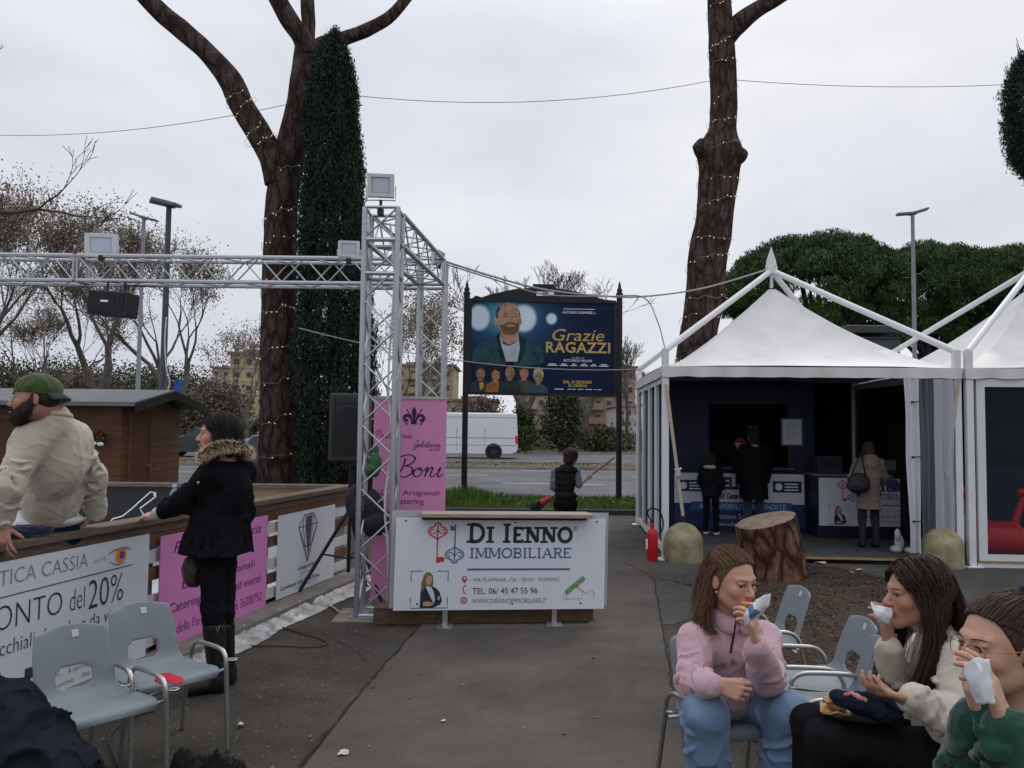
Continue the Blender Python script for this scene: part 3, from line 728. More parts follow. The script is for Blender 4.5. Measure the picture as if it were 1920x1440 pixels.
leafcloud('foliage', np.stack([X_, 56+rs.normal(size=n)*.35, .1+rs.uniform(0, 1, n)*(1.35+.7*cl)], 1), rs.uniform(.06, .13, n), mat('hedge_olive', (.075, .072, .042), .8, .25, 2, attr='Col'), t, rs, long=2, cols=np.concatenate([kk*rs.uniform(.85, 1.3, (n, 1)), kk, kk*.9, np.ones((n, 1))], 1))
b = MB()
for i in range(120): x = rs.uniform(-14, 40); b.tube([(x, 56, .1), (x+rs.normal()*.15, 56+rs.normal()*.1, .8), (x+rs.normal()*.3, 56, 1.3+rs.uniform(0, 1.2))], [.03, .02, .008], 4, cap=False)
b.build('stems', m_twig, t, smooth=180)
bush('purplish bare shrub behind the van roof', at_px(905, 70), 70, 0, 2.6, 4.4, 74, 2600, .16, (.11, .075, .075))
bush('green shrub behind the woman in the fur collar', at_px(455, 53), 53, 0, 2.0, 1.9, 75, 1800, .15, (.035, .05, .02))
# ================================================================== FAR BUILDINGS, FENCE, LAMPS
m_win = mat('far_window', (.05, .055, .06), .3, .3, 1)
m_shut = mat('roller_shutter', (.35, .33, .3), .7, .1, 1)
def block(label, pxa, pxb, ytop, Y, wallc, rows, cols, dep=14, balc=None, roofc=(.25, .2, .18), wsz=.45, name='apartment_building', z0=0):
    xa, xb = A(pxa, ytop, Y).x, A(pxb, ytop, Y).x; H = A((pxa+pxb)/2, ytop, Y).z
    t = thing(name, label, 'building', ((xa+xb)/2, Y, 0))
    b = MB(); b.box(((xa+xb)/2, Y+dep/2, H/2), (xb-xa, dep, H))
    for r in range(1, rows): b.box(((xa+xb)/2, Y-.03, H*r/rows), (xb-xa+.1, .12, .25))
    b.build('wall', mat('render_%d' % (pxa+pxb), wallc, .9, .12, .4), t, smooth=0)
    b = MB(); b.box(((xa+xb)/2, Y+dep/2, H+.15), (xb-xa+.8, dep+.8, .35)); b.box(((xa+xb)/2, Y+dep/2, H+.5), (xb-xa-3, dep-3, .5)); b.build('roof', mat('roof_%d' % (pxa+pxb), roofc, .9, .1, 1), t, smooth=0)
    cw = (xb-xa)/cols; rh = H/rows; wm = None; bmh = None; pm = None
    for r in range(rows):
        for c in range(cols):
            x = xa+cw*(c+.5); z = rh*(r+.55)
            if wm is None:
                q = MB(); q.box((0, 0, 0), (cw*wsz, .12, rh*.5)); o = q.build('window', m_shut, t, smooth=0, world=False); wm = o.data
                q = MB(); q.box((0, -.05, -.08*rh), (cw*wsz*.86, .06, rh*.34)); p = q.build('pane', m_win, o, smooth=0, world=False); pm = p.data
            else:
                o = bpy.data.objects.new('window', wm); COL.objects.link(o); o.parent = t
                p = bpy.data.objects.new('pane', pm); COL.objects.link(p); p.parent = o
            o.location = V((x, Y-.06, z))-t.location
    if balc:
        bm_ = None
        for r in range(1, rows):
            for c in balc[0]:
                if bm_ is None:
                    q = MB(); q.box((0, 0, 0), (cw*.98, 1.3, .2)); q.box((0, -.6, .5), (cw*.98, .1, .9)); o = q.build('balcony', mat('balcony_%d' % (pxa+pxb), balc[1], .8, .15, .7), t, smooth=0, world=False); bm_ = o.data
                else: o = bpy.data.objects.new('balcony', bm_); COL.objects.link(o); o.parent = t
                o.location = V((xa+cw*(c+.5), Y-.68, rh*r+.1))-t.location
    return t
block('yellow apartment block behind the woman in the fur collar', 432, 505, 664, 120, (.44, .37, .22), 6, 3)
block('greenish yellow apartment block seen through the rear truss leg', 742, 850, 686, 135, (.34, .30, .19), 5, 5, balc=((1, 3), (.32, .28, .16)))
block('tan building under the middle of the film poster', 968, 1062, 740, 118, (.37, .27, .20), 3, 5, balc=((1, 3), (.3, .28, .26)))
block('reddish apartment block with balconies under the right of the poster', 1072, 1192, 690, 128, (.36, .245, .185), 5, 6, balc=((1, 2, 4), (.28, .18, .14)))
block('low pale house with red roof behind the van', 842, 930, 752, 110, (.40, .34, .28), 2, 5, roofc=(.28, .18, .15), name='house')
block('pale grey far building just right of the poster post', 1160, 1200, 762, 105, (.45, .43, .4), 3, 3)
block('pale far apartment block above the hut roof', 398, 432, 690, 170, (.4, .36, .3), 6, 2)
# railing along the far pavement
t = thing('metal_railing', 'long olive metal railing along the far pavement', 'railing', (0, 54.6, .12))
b = MB()
for k in range(-22, 20):
    x = k*2.0; b.box((x, 54.6, .72), (.06, .06, 1.2))
b.build('posts', mat('rail_green', (.07, .08, .05), .6, .2, 2), t, smooth=0)
b = MB()
for z in (.25, 1.28): b.box((-2, 54.6, z), (84, .04, .05))
for k in range(-22, 20):
    x = k*2.0
    if k % 2: b.bar((x, 54.6, .3), (x+2, 54.6, 1.25), .03, .03); b.bar((x+2, 54.6, .3), (x, 54.6, 1.25), .03, .03)
    else:
        for q in range(1, 14): b.box((x+q*2/14, 54.6, .77), (.018, .018, 1.0))
b.build('bars', mat('rail_green', (.07, .08, .05)), t, smooth=0)
# street lamps
def lamp_head(mb, p, d, L=.75, wd=.32):
    d = V(d).normalized(); mb.bar(V(p), V(p)+d*L, wd, .07); mb.bar(V(p)-d*.12, V(p)+d*.1, .12, .10)
def lamp(label, px, ytop, Y, r, heads, m, hl=.75, wd=.32, ang=0):
    x = A(px, ytop, Y).x; x0 = x; zt = A(px, ytop, Y).z
    t = thing('street_lamp', label, 'street lamp', (x, Y, 0))
    b = MB(); b.tube([(x, Y, 0), (x, Y, 1.2), (x, Y, 1.25), (x, Y, zt)], [r*1.5, r*1.4, r*1.1, r*.8], 12); b.build('pole', m, t, smooth=60)
    for d in heads:
        b = MB(); lamp_head(b, (x, Y, zt), d, hl, wd); b.build('lamp_head', mat('lamp_grey', (.16, .165, .18), .5, .1, 4), t, smooth=0, bev=.01)
    return t
m_pole = mat('galvanised_pole', (.22, .23, .25), .5, .15, 3, metal=.3)
lp = lamp('dark single headed lamp post rising behind the wooden hut', 317, 383, 15.2, .062, [(-.8, -.5, .10)], mat('dark_pole', (.065, .068, .075), .5, .2, 3), .34, .26)
b = MB(); x = A(317, 383, 15.2).x
lampx = x
b = MB(); b.bar((x-.02, 15.2, A(317, 383, 15.2).z), (x+.20, 15.15, A(317, 383, 15.2).z-.03), .24, .06); b.build('lamp_head', mat('lamp_grey', (.16, .165, .18)), lp, smooth=0, bev=.01)
lamp('pale double headed lamp post between the plane trees', 270, 408, 30, .08, [(-1, .1, .35), (1, -.1, -.25)], m_pole, .55, .25)
lamp('pale double headed lamp post rising between the tents and pines', 1711, 400, 26, .07, [(-1, .1, -.06), (1, -.1, .30)], m_pole, .5, .24)
lamp('grey pole standing on the far pavement under the poster', 1056, 690, 50.2, .10, [], m_pole)
# blue sign on a post beside the hut
x = A(334, 740, 24).x
t = thing('sign_post', 'narrow blue sign on a post behind the hut gable', 'sign', (x, 24, 0))
b = MB(); b.tube([(x, 24, 0), (x, 24, 2.9)], .04, 8); b.build('post', m_pole, t)
b = MB(); b.box((x, 23.94, 2.45), (.2, .04, 1.0)); b.build('sign_panel', mat('sign_blue', (.02, .08, .28), .5, .3, 6), t, smooth=0)
# ================================================================== ALUMINIUM TRUSS GANTRY
def truss(mb, a, b, side, up, w=.29, h=.29, rc=.024, rl=.009, step=.29):
    """four chords and zigzag lacing between a and b; side/up unit vectors across."""
    a = V(a); b = V(b); d = (b-a); L = d.length; d.normalize(); side = V(side).normalized(); up = V(up).normalized()
    C = [side*(sx*w/2)+up*(sy*h/2) for sx, sy in ((-1, -1), (1, -1), (1, 1), (-1, 1))]
    for c in C: mb.tube([a+c, b+c], rc, 10)
    n = max(2, int(round(L/step)))
    for q in range(4):
        c0, c1 = C[q], C[(q+1) % 4]
        for i in range(n):
            p0 = a+d*(L*i/n); p1 = a+d*(L*(i+1)/n)
            if i % 2 == q % 2: mb.tube([p0+c0, p1+c1], rl, 6, cap=False)
            else: mb.tube([p0+c1, p1+c0], rl, 6, cap=False)
        mb.tube([a+c0, a+c1], rl*1.6, 6); mb.tube([b+c0, b+c1], rl*1.6, 6)
ZT = 3.58
X, Y_, Z_ = V((1, 0, 0)), V((0, 1, 0)), V((0, 0, 1))
cA = G(668, 1160); CX1, CY1 = cA.x+.145, cA.y+.145
CX2, CY2 = A(810, 640, 9.3).x, 9.3
tg = thing('truss_gantry', 'silver aluminium truss gantry of square columns and beams over the rink corner', 'truss', (CX1, CY1, 0))
b = MB(); truss(b, (CX1, CY1, .03), (CX1, CY1, ZT), X, Y_, step=.27); b.box((CX1, CY1, .012), (.42, .42, .02)); 
for z in (2.99, 3.29): 
    for s in (-1, 1): b.tube([(CX1-.145, CY1+s*.145, z), (CX1+.145, CY1+s*.145, z)], .02, 8); b.tube([(CX1+s*.145, CY1-.145, z), (CX1+s*.145, CY1+.145, z)], .02, 8)
b.build('column', m_alu, tg, smooth=40)
b = MB(); truss(b, (CX2, CY2, .03), (CX2, CY2, ZT), X, Y_, step=.27); b.box((CX2, CY2, .012), (.42, .42, .02)); 
for z in (3.29,):
    for s in (-1, 1): b.tube([(CX2-.145, CY2+s*.145, z), (CX2+.145, CY2+s*.145, z)], .02, 8)
b.build('column', m_alu, tg, smooth=40)
d = V((CX2-CX1, CY2-CY1, 0)).normalized(); sd_ = V((d.y, -d.x, 0))
b = MB(); truss(b, V((CX1, CY1, ZT-.145))+d*.15, V((CX2, CY2, ZT-.145))-d*.15, sd_, Z_, step=.25); b.build('side_beam', m_alu, tg, smooth=40)
b = MB(); truss(b, (CX2-.15, CY2, ZT-.145), (CX2-4.1, CY2, ZT-.145), Y_, Z_, step=.26); truss(b, (CX2-4.14, CY2, ZT-.145), (CX2-8.2, CY2, ZT-.145), Y_, Z_, step=.26); b.build('rear_beam', m_alu, tg, smooth=40)
# flat steel foot plate
b = MB(); b.box((CX1-.02, CY1-.05, .006), (.62, .5, .01)); tag(b.build('foot_plate', mat('worn_plywood', (.2, .17, .13), .8, .3, 6), smooth=0), 'thin plywood sheet under the front truss column', 'plate')
# flood lights
m_fl = mat('floodlight_body', (.55, .57, .56), .5, .06, 6); m_led = mat('led_panel', (.46, .50, .60), .3, .06, 40)
def flood(label, p, w_, h_, yaw, pitch, clampz):
    p = V(p); t = thing('floodlight', label, 'floodlight', p, 0, 'floodlights on the truss')
    rot = Matrix.Rotation(yaw, 3, 'Z') @ Matrix.Rotation(pitch, 3, 'X'); f = lambda x, y, z: p+rot @ V((x, y, z))
    b = MB(); b.box(f(0, .02, 0), (w_, .05, h_), rot); 
    b.box(f(0, .055, 0), (w_*.7, .05, h_*.7), rot)
    fr = .006
    for s in (-1, 1):
        b.box(f(s*w_*.42, -.012, 0), (w_*.16, .02, h_), rot); b.box(f(0, -.0125, s*h_*.42), (w_*.68, .019, h_*.16), rot)
    b.build('housing', m_fl, t, smooth=0, bev=.004)
    b = MB(); b.box(f(0, -.008, 0), (w_*.60, .006, h_*.60), rot); b.build('led_panel', m_led, t, smooth=0)
    b = MB(); k = w_/2+.012
    b.tube([f(-k, .02, 0), p+V((-k, .02, -h_*.62)), p+V((k, .02, -h_*.62)), f(k, .02, 0)], .007, 6); b.build('bracket', m_fl, t, smooth=40)
    b = MB(); b.tube([p+V((0, .02, -h_*.60)), V((p.x, p.y+.02, clampz))], .014, 8); b.box((p.x, p.y+.02, clampz), (.05, .07, .06)); b.build('clamp', m_black, t, smooth=40)
pA = A(714, 348, CY1-.12); flood('large white floodlight standing on top of the front truss column', pA, .235, .205, R(6), R(6), ZT-.03)
pB = A(654, 467, CY2-.16); flood('small white floodlight on the rear beam beside the cypress', pB, .24, .185, R(4), R(6), ZT-.03)
pC = A(190, 460, CY2-.16); flood('white floodlight on the rear beam above the hanging loudspeaker', pC, .35, .27, R(9), R(5), ZT-.03)
pD = A(823, 484, CY2+.05); flood('floodlight turned edge on above the rear truss column', pD, .22, .17, R(75), R(15), ZT-.03)
# loudspeaker hung below the rear beam
ps = A(217, 571, CY2-.15); t = thing('hanging_loudspeaker', 'black wide loudspeaker hanging under the rear truss beam', 'loudspeaker', ps)
b = MB(); rot = Matrix.Rotation(R(-8), 3, 'Z') @ Matrix.Rotation(R(4), 3, 'Y')
pr = [(-.25, -.15), (.25, -.15), (.19, .16), (-.19, .16)]
b.prism([ps+rot @ V((x, y, -.14)) for x, y in pr], rot @ V((0, 0, .28))); b.build('cabinet', m_black, t, smooth=0, bev=.02)
b = MB(); 
for q in range(3): b.box(ps+rot @ V((-.02, -.155-.002*q, 0)), (.44-.1*q, .004, .23-.02*q), rot)
b.build('grille', mat('speaker_grille', (.01, .01, .012), .6, .2, 60, bump=.4), t, smooth=0)
b = MB(); b.box(ps+rot @ V((-.03, -.165, .015)), (.09, .006, .022), rot); b.build('badge', m_white, t, smooth=0)
b = MB(); b.tube([ps+V((-.1, 0, .13)), (ps.x-.1, CY2-.145, ZT-.29)], .012, 6); b.tube([ps+V((.1, 0, .13)), (ps.x+.1, CY2-.145, ZT-.29)], .012, 6); b.build('bracket', m_black, t)
# PA speaker on tripod + bag
sp = A(658, 800, 7.72); zb = A(658, 864, 7.72).z; zt = A(658, 738, 7.72).z
t = thing('tripod_stand', 'black tripod stand under the loudspeaker behind the truss column', 'stand', (sp.x, 7.75, 0))
b = MB(); b.tube([(sp.x, 7.75, .25), (sp.x, 7.75, zb)], .018, 10); b.build('pole', m_black, t)
for a_ in (200, 320, 80):
    b = MB(); e = V((sp.x+.50*math.cos(R(a_)), 7.75+.50*math.sin(R(a_)), .015)); b.tube([(sp.x, 7.75, .85), e], .017, 8); b.tube([V((sp.x, 7.75, .38)), V((sp.x, 7.75, .85)).lerp(e, .5)], .010, 6)
    b.ell(e, (.03, .03, .02)); b.build('leg', m_black, t)
t = thing('loudspeaker', 'tall black loudspeaker on a tripod in front of the cypress', 'loudspeaker', (sp.x, 7.75, zb))
b = MB(); pr = [(-.19, -.14), (.19, -.14), (.19, .02), (.11, .18), (-.11, .18), (-.19, .02)]
b.prism([(sp.x+x, 7.75+y, zb) for x, y in pr], (0, 0, zt-zb)); b.build('cabinet', mat('speaker_case', (.03, .031, .035), .5, .15, 20, bump=.1), t, smooth=0, bev=.02)
b = MB(); h = zt-zb
b.prism([(sp.x+x, 7.607, zb+z) for x, z in [(-.15, .06), (.15, .06), (.15, h*.60)]+[(.15*math.cos(R(a)), h*.60+.12*math.sin(R(a))) for a in range(20, 161, 20)]+[(-.15, h*.60)]], (0, -.012, 0)); b.build('grille', mat('speaker_grille', (.01, .01, .012)), t, smooth=0)
b = MB(); b.box((sp.x-.14, 7.60, zb+h*.83), (.02, .01, h*.2)); b.box((sp.x+.14, 7.60, zb+h*.83), (.02, .01, h*.2)); b.box((sp.x, 7.604, zb+h*.87), (.2, .01, .03)); b.build('horn', m_black, t, smooth=0)
# black bag slung in the truss column; green sack tied to it
bg_ = A(686, 955, 7.3)
b = MB(); b.ell(bg_, (.17, .10, .20), nu=16, nv=12); b.ell(bg_+V((.08, -.02, -.12)), (.14, .10, .12)); b.ell(bg_+V((-.10, .02, .06)), (.09, .08, .16)); b.tube(bez(tuple(bg_+V((-.1, -.05, .15))), tuple(bg_+V((-.04, -.06, .3))), tuple(bg_+V((.05, 0, .18)))), .012, 6)
for i, p in enumerate(b.v):
    q = V(p); k = .03*noise.noise(q*9); b.v[i] = tuple(q+(q-bg_).normalized()*k)
tag(b.build('black_bag', mat('black_nylon', (.014, .015, .02), .6, .3, 14, bump=.5), smooth=180), 'black bag hanging behind the front truss column', 'bag')
gp = A(703, 868, 7.25); b = MB(); b.ell(gp, (.06, .06, .11), nu=14, nv=10); b.ell(gp+V((-.02, -.01, -.06)), (.075, .06, .07), nu=14, nv=10); b.ell(gp+V((0.01, 0, .12)), (.025, .025, .04))
for i, p in enumerate(b.v):
    q = V(p); b.v[i] = tuple(q+(q-gp).normalized()*.02*noise.noise(q*22))
tag(b.build('green_sack', mat('green_plastic', (.035, .11, .045), .4, .3, 20, bump=.3), smooth=180), 'small crumpled green sack tied inside the front truss column', 'sack')
# cables
def cable(name, label, pts, r, m, cat='cable', n=6):
    b = MB(); b.tube(pts, r, n, cap=True); return tag(b.build(name, m, smooth=180), label, cat)
m_cab = mat('grey_cable', (.30, .30, .30), .6, .1, 8); m_cabk = mat('black_cable', (.05, .05, .05), .7, .1, 8); m_cabo = mat('brown_cable', (.07, .04, .022), .7, .1, 8)
apx = None
cable('overhead_wire', 'thin overhead wire from the left edge to the forked pine', sag(A(-40, 252, 17), A(556, 192, Y1-.4), .22), .0055, m_cabk, 'wire')
cable('overhead_wire', 'thin overhead wire strung between the two big pines', sag(A(590, 170, Y1-.4), A(1335, 151, Y2-.4), .32), .0055, m_cabk, 'wire')
cable('overhead_wire', 'thin overhead wire from the straight pine off to the right', sag(A(1378, 150, Y2-.4), A(1990, 152, 16), .13), .0055, m_cabk, 'wire')
p0, p1, p2 = A(834, 490, 9.2), A(1205, 556, 10.6), A(1440, 505, 11.9)
cable('power_cable', 'pale cable sagging from the rear truss column past the poster to the tent top', bez(tuple(p0), tuple(A(930, 520, 9.5)), tuple(A(1020, 543, 9.9)), tuple(A(1120, 554, 10.3)), tuple(p1), tuple(A(1320, 540, 11.2)), tuple(p2)), .013, m_cab)
cable('power_cable', 'second thinner cable running below the pale one to the tent corner', bez(tuple(p0+V((0, 0, -.03))), tuple(A(930, 525, 9.5)), tuple(A(1020, 552, 9.9)), tuple(A(1130, 556, 10.2)), tuple(A(1205, 557, 10.4)), tuple(A(1232, 600, 10.2)), tuple(A(1246, 650, 10.05))), .009, m_cab)
cable('thin_wire', 'thin pale wire crossing in front of the film poster', sag(A(560, 615, 8.9), A(1200, 692, 10.2), .16), .006, m_cab, 'wire')
cable('ground_cable', 'thin dark cable curling on the asphalt by the rink', [V((p.x, p.y, .012)) for p in [G(x, y) for x, y in bez((452, 1165), (500, 1172), (560, 1188), (612, 1206), (590, 1216), (520, 1214), (430, 1215), (350, 1222))]], .006, m_cabo)
cable('ground_cable', 'thin dark cable trailing under the grey chairs', [V((p.x, p.y, .012)) for p in [G(x, y) for x, y in bez((290, 1335), (240, 1352), (205, 1385), (215, 1420), (240, 1480))]], .006, m_cabk)
cable('ground_cable', 'pale cable looping round the foot of the front truss column', [V((p.x, p.y, .014)) for p in [G(x, y) for x, y in bez((585, 1138), (620, 1140), (640, 1152), (670, 1150), (700, 1135), (712, 1115))]], .009, m_cab)
cable('column_cable', 'pale cable running up inside the front truss column', bez(*[tuple(V((CX1+.10+.03*math.sin(z*5), CY1-.10+.02*math.cos(z*7), z))) for z in (.05, .5, 1.0, 1.5, 2.0, 2.5, 3.0, 3.45)]), .010, mat('white_cable', (.6, .6, .58), .5, .05, 5))
cable('lamp_cable', 'white cable hanging down the dark lamp post to the hut roof', bez(*[tuple(A(px, py, 14.9)) for px, py in ((312, 595), (309, 640), (312, 690), (318, 715), (314, 735), (306, 738))]), .013, mat('white_cable', (.6, .6, .58)))

# ================================================================== ICE RINK
m_rail = mat('rail_wood', (.13, .095, .07), .7, .35, 3, bump=.2, stretch=(3, 3, 20)); m_wood = mat('pale_wood', (.30, .195, .10), .7, .25, 3, bump=.15, stretch=(2, 8, 20))
m_slatw = mat('white_board', (.55, .55, .53), .6, .1, 6); m_slatb = mat('brown_board', (.13, .065, .035), .75, .3, 5)
RK = .2262
def rx_(y): return -2.78+RK*(y-4.34)
E = V((RK, 1, 0)).normalized(); NO = V((E.y, -E.x, 0))
def RP(y, off, z): return V((rx_(y), y, 0))+NO*off+V((0, 0, z))
CY = 8.76
t = thing('rink_barrier', 'slatted wooden rink barrier with dark top rail along the near side', 'barrier', (rx_(6), 6, 0))
b = MB(); b.bar(RP(1.2, 0, .985), RP(CY, 0, .985), .17, .045); b.bar(RP(1.2, .02, .93), RP(CY, .02, .93), .05, .065); b.build('top_rail', m_rail, t, smooth=0, bev=.006)
for y in (1.6, 2.55, 3.6, 5.58, 7.1, 8.66):
    b = MB(); b.box(RP(y, -.03, .45), (.085, .085, .9)); b.build('post', mat('grey_post', (.2, .2, .2), .7, .2, 5) if y > 8 else m_rail, t, smooth=0)
for k, (z, m) in enumerate(((.85, m_slatb), (.74, m_slatw), (.62, m_slatb), (.43, m_slatw), (.30, m_slatb), (.17, m_slatw))):
    b = MB(); b.bar(RP(1.2, .025, z), RP(CY-.06, .025, z), .022, .09); b.build('slat', m, t, smooth=0)
b = MB(); b.bar(RP(1.2, .16, .05), RP(CY+.4, .16, .05), .26, .08); b.build('base_beam', mat('weathered_plank', (.17, .15, .135), .85, .3, 5, bump=.3), t, smooth=0)
t = thing('rink_barrier', 'rear rink barrier with pale wood band under its rail', 'barrier', (-5, CY, 0))
b = MB(); b.box((-5.7, CY+.02, .985), (7.9, .15, .04)); b.build('top_rail', m_rail, t, smooth=0, bev=.005)
b = MB(); b.box((-5.7, CY+.02, .875), (7.86, .03, .175)); b.build('wood_band', m_wood, t, smooth=0)
b = MB(); b.box((-5.7, CY+.03, .4), (7.86, .03, .76)); b.build('white_board', m_slatw, t, smooth=0)
b = MB(); b.sheet([RP(1.2, -.1, .09), RP(CY-.05, -.1, .09), V((-9.6, CY-.05, .09)), V((-9.6, 1.2, .09))]); structure(b.build('ice', mat('ice', (.62, .65, .68), .25, .06, 1.5), smooth=0))
# crumpled white liner spilling out along the foot of the barrier
b = MB(); N_ = 200; K_ = 7
for i in range(N_+1):
    y = 4.6+(9.3-4.6)*i/N_
    for k in range(K_+1):
        o = .26+.20*k/K_*(1+.4*noise.noise((y*1.4, 0, 1)))+.02*noise.noise((y*9, k, 7)); z = max(.012, .07*(1-k/K_)+.045*noise.noise((y*6, k*.9, 0))+.03*noise.noise((y*17, k*2., 3))) if k < K_ else .008
        b.v.append(tuple(RP(y, o, z)))
for i in range(N_):
    for k in range(K_):
        a = i*(K_+1)+k; b.face((a, a+1, a+K_+2, a+K_+1))
tag(b.build('plastic_liner', mat('white_liner', (.36, .35, .34), .4, .5, 7), smooth=60), 'crumpled dirty white plastic liner along the foot of the rink barrier', 'liner')
# banners on the near barrier
m_ban = mat('white_banner', (.62, .64, .68), .5, .04, 3); m_pink = mat('pink_banner', (.62, .22, .48), .55, .06, 3); m_ink = mat('banner_ink', (.035, .038, .06), .6, .05, 4); m_greyink = mat('grey_ink', (.22, .23, .25), .6, .05, 4); m_lgrey = mat('faint_ink', (.36, .37, .40), .6, .05, 4)
def banner(label, y0, y1, z0, z1, m, name='banner'):
    t = thing(name, label, 'banner', RP((y0+y1)/2, .06, z0))
    B = Board(RP(y0, .068, z1), RP(y1, .068, z1), RP(y0, .068, z0)); b = MB(); B.slab(b, .008); b.build('panel', m, t, smooth=0); return t, B
t, B = banner('white optician banner announcing 20% off, left end of the barrier', 2.6, 5.5, .03, .905, m_ban)
b = MB(); B.text(b, 'OTTICA CASSIA', .54, .05, .81, .145, bold=-.012); b.build('lettering', m_greyink, t, smooth=0)
b = MB(); B.text(b, 'dal 1978', .825, .10, .862, .13); b.build('lettering', m_lgrey, t, smooth=0)
b = MB(); B.stroke(b, [(.30, .222), (.945, .205)], .006); B.text(b, 'SCONTO', .525, .265, .745, .415, bold=-.015); B.text(b, 'del', .765, .275, .805, .42, bold=-.015); B.text(b, '20%', .815, .245, .918, .445, bold=-.01)
B.text(b, 'su tutti gli occhiali da sole e da vista', .44, .48, .92, .60, bold=-.012); b.build('lettering', m_ink, t, smooth=0)
b = MB(); B.stroke(b, arc(.905, .115, .04, .05, 200, 330), [.004+.010*math.sin(math.pi*i/12) for i in range(13)]); B.stroke(b, arc(.905, .11, .035, .07, 60, 150), [.003+.008*math.sin(math.pi*i/12) for i in range(13)]); b.build('eye_logo', m_greyink, t, smooth=0)
b = MB(); B.disc(b, .908, .115, .017, e=.002); b.build('logo_iris', mat('logo_orange', (.75, .25, .02), .6, .05, 4), t, smooth=0)
b = MB(); B.disc(b, .910, .115, .008, e=.003); b.build('logo_pupil', mat('logo_violet', (.10, .05, .35), .6, .05, 4), t, smooth=0)
m_red = mat('red_ink', (.5, .02, .03), .55, .05, 4); m_teal = mat('teal_ink', (.10, .35, .33), .55, .05, 4)
for k, (x, m) in enumerate(((.32, m_teal), (.52, m_teal), (.66, m_ink), (.84, m_ink), (.875, m_ink), (.91, m_red))):
    b = MB(); B.rect(b, x, .70, x+.024, .77); b.build('brand_patch', m, t, smooth=0)
b = MB(); 
for k in range(4): B.text(b, ('Bottega', 'Visione', 'Eleganza', 'Lenti')[k], .53+.08*k, .80, .585+.08*k, .83)
B.text(b, 'Via Cassia 1756 - Roma   06 3088422', .55, .87, .92, .90); B.text(b, 'www.otticacassia.it', .70, .93, .92, .965); b.build('lettering', m_greyink, t, smooth=0)
t, B = banner('bright pink pastry shop banner fixed low behind the woman in the black coat', 5.62, 7.02, .06, .87, m_pink)
b = MB(); B.text(b, 'Pasticceria Gelateria', .10, .07, .92, .17, shear=.3); B.text(b, 'Boni', .30, .20, .70, .38, shear=.3); B.text(b, 'Dolci Artigianali', .18, .43, .86, .53); B.text(b, 'Catering per feste ed eventi', .08, .60, .93, .71)
B.text(b, 'Via della Farnesina 112  06 36300752', .05, .79, .95, .88, bold=-.01); b.build('lettering', mat('plum_ink', (.13, .02, .12), .6, .05, 4), t, smooth=0)
t, B = banner('white banner with a wire drawn gem, right end of the barrier', 7.2, 8.33, .10, .84, m_ban)
b = MB(); gem = {'a': (.42, .06), 'b': (.58, .05), 'c': (.33, .20), 'd': (.66, .19), 'e': (.40, .20), 'f': (.58, .19), 'g': (.49, .66), 'h': (.44, .46), 'i': (.54, .46)}
for q in ('ab', 'ac', 'bd', 'cg', 'dg', 'ce', 'ef', 'fd', 'ae', 'bf', 'eg', 'fg', 'hi', 'ch', 'di'): B.stroke(b, [gem[q[0]], gem[q[1]]], .009)
b.build('gem_outline', m_ink, t, smooth=0)
b = MB(); B.poly(b, [(.45, .08), (.56, .07), (.555, .22), (.50, .58), (.445, .24)], .0015); b.build('gem_core', mat('plum_grey', (.12, .08, .14), .6, .1, 5), t, smooth=0)
b = MB(); B.text(b, 'La Bottega dei Gioielli', .33, .69, .66, .75, bold=.01); B.text(b, 'Circonvallazione Clodia 127 - 00195 Roma', .05, .86, .72, .91, bold=.005); b.build('lettering', m_ink, t, smooth=0)
b = MB(); B.text(b, 'gioielli artigianali', .37, .77, .62, .80); B.text(b, 'Roma  06 3735 1127', .30, .93, .68, .96); b.build('lettering', m_lgrey, t, smooth=0)
# black cleaver banner on the rear barrier
xa, xb = A(150, 940, CY).x, A(338, 940, CY).x
t = thing('banner', 'black banner with a white outlined cleaver on the rear rink barrier', 'banner', (xa, CY-.03, .2))
B = Board((xa, CY-.02, .955), (xb, CY-.02, .955), (xa, CY-.02, .18)); b = MB(); B.slab(b, .005); b.build('panel', mat('black_banner', (.02, .021, .026), .6, .1, 5), t, smooth=0)
b = MB(); cl = [(.42, .75), (.33, .52), (.36, .44), (.46, .40), (.57, .27), (.60, .225), (.73, .06), (.78, .07), (.785, .12), (.63, .29), (.66, .36), (.72, .48), (.80, .62), (.42, .75)]
B.stroke(b, [(x-.02, y) for x, y in cl], .014); B.disc(b, .752, .095, .014, e=.004); B.disc(b, .352, .53, .018, e=.004); b.build('cleaver_outline', m_white, t, smooth=0)
# water bottle on the rail
wb = RP(5.84, 0, 1.008)
t = thing('water_bottle', 'clear plastic water bottle standing on the rink rail', 'bottle', wb)
b = MB(); b.lathe([(.028, 0), (.032, .01), (.032, .06), (.029, .075), (.032, .09), (.032, .13), (.026, .155), (.013, .175), (.013, .185)], wb, 14); b.build('body', clear_mat('clear_plastic', (.80, .86, .9), .35, .08, (.55, .62, .68)), t, smooth=60)
b = MB(); b.lathe([(.015, .186), (.015, .203), (.013, .206)], wb, 12); b.build('cap', mat('cap_blue', (.25, .45, .6), .5), t, smooth=60)

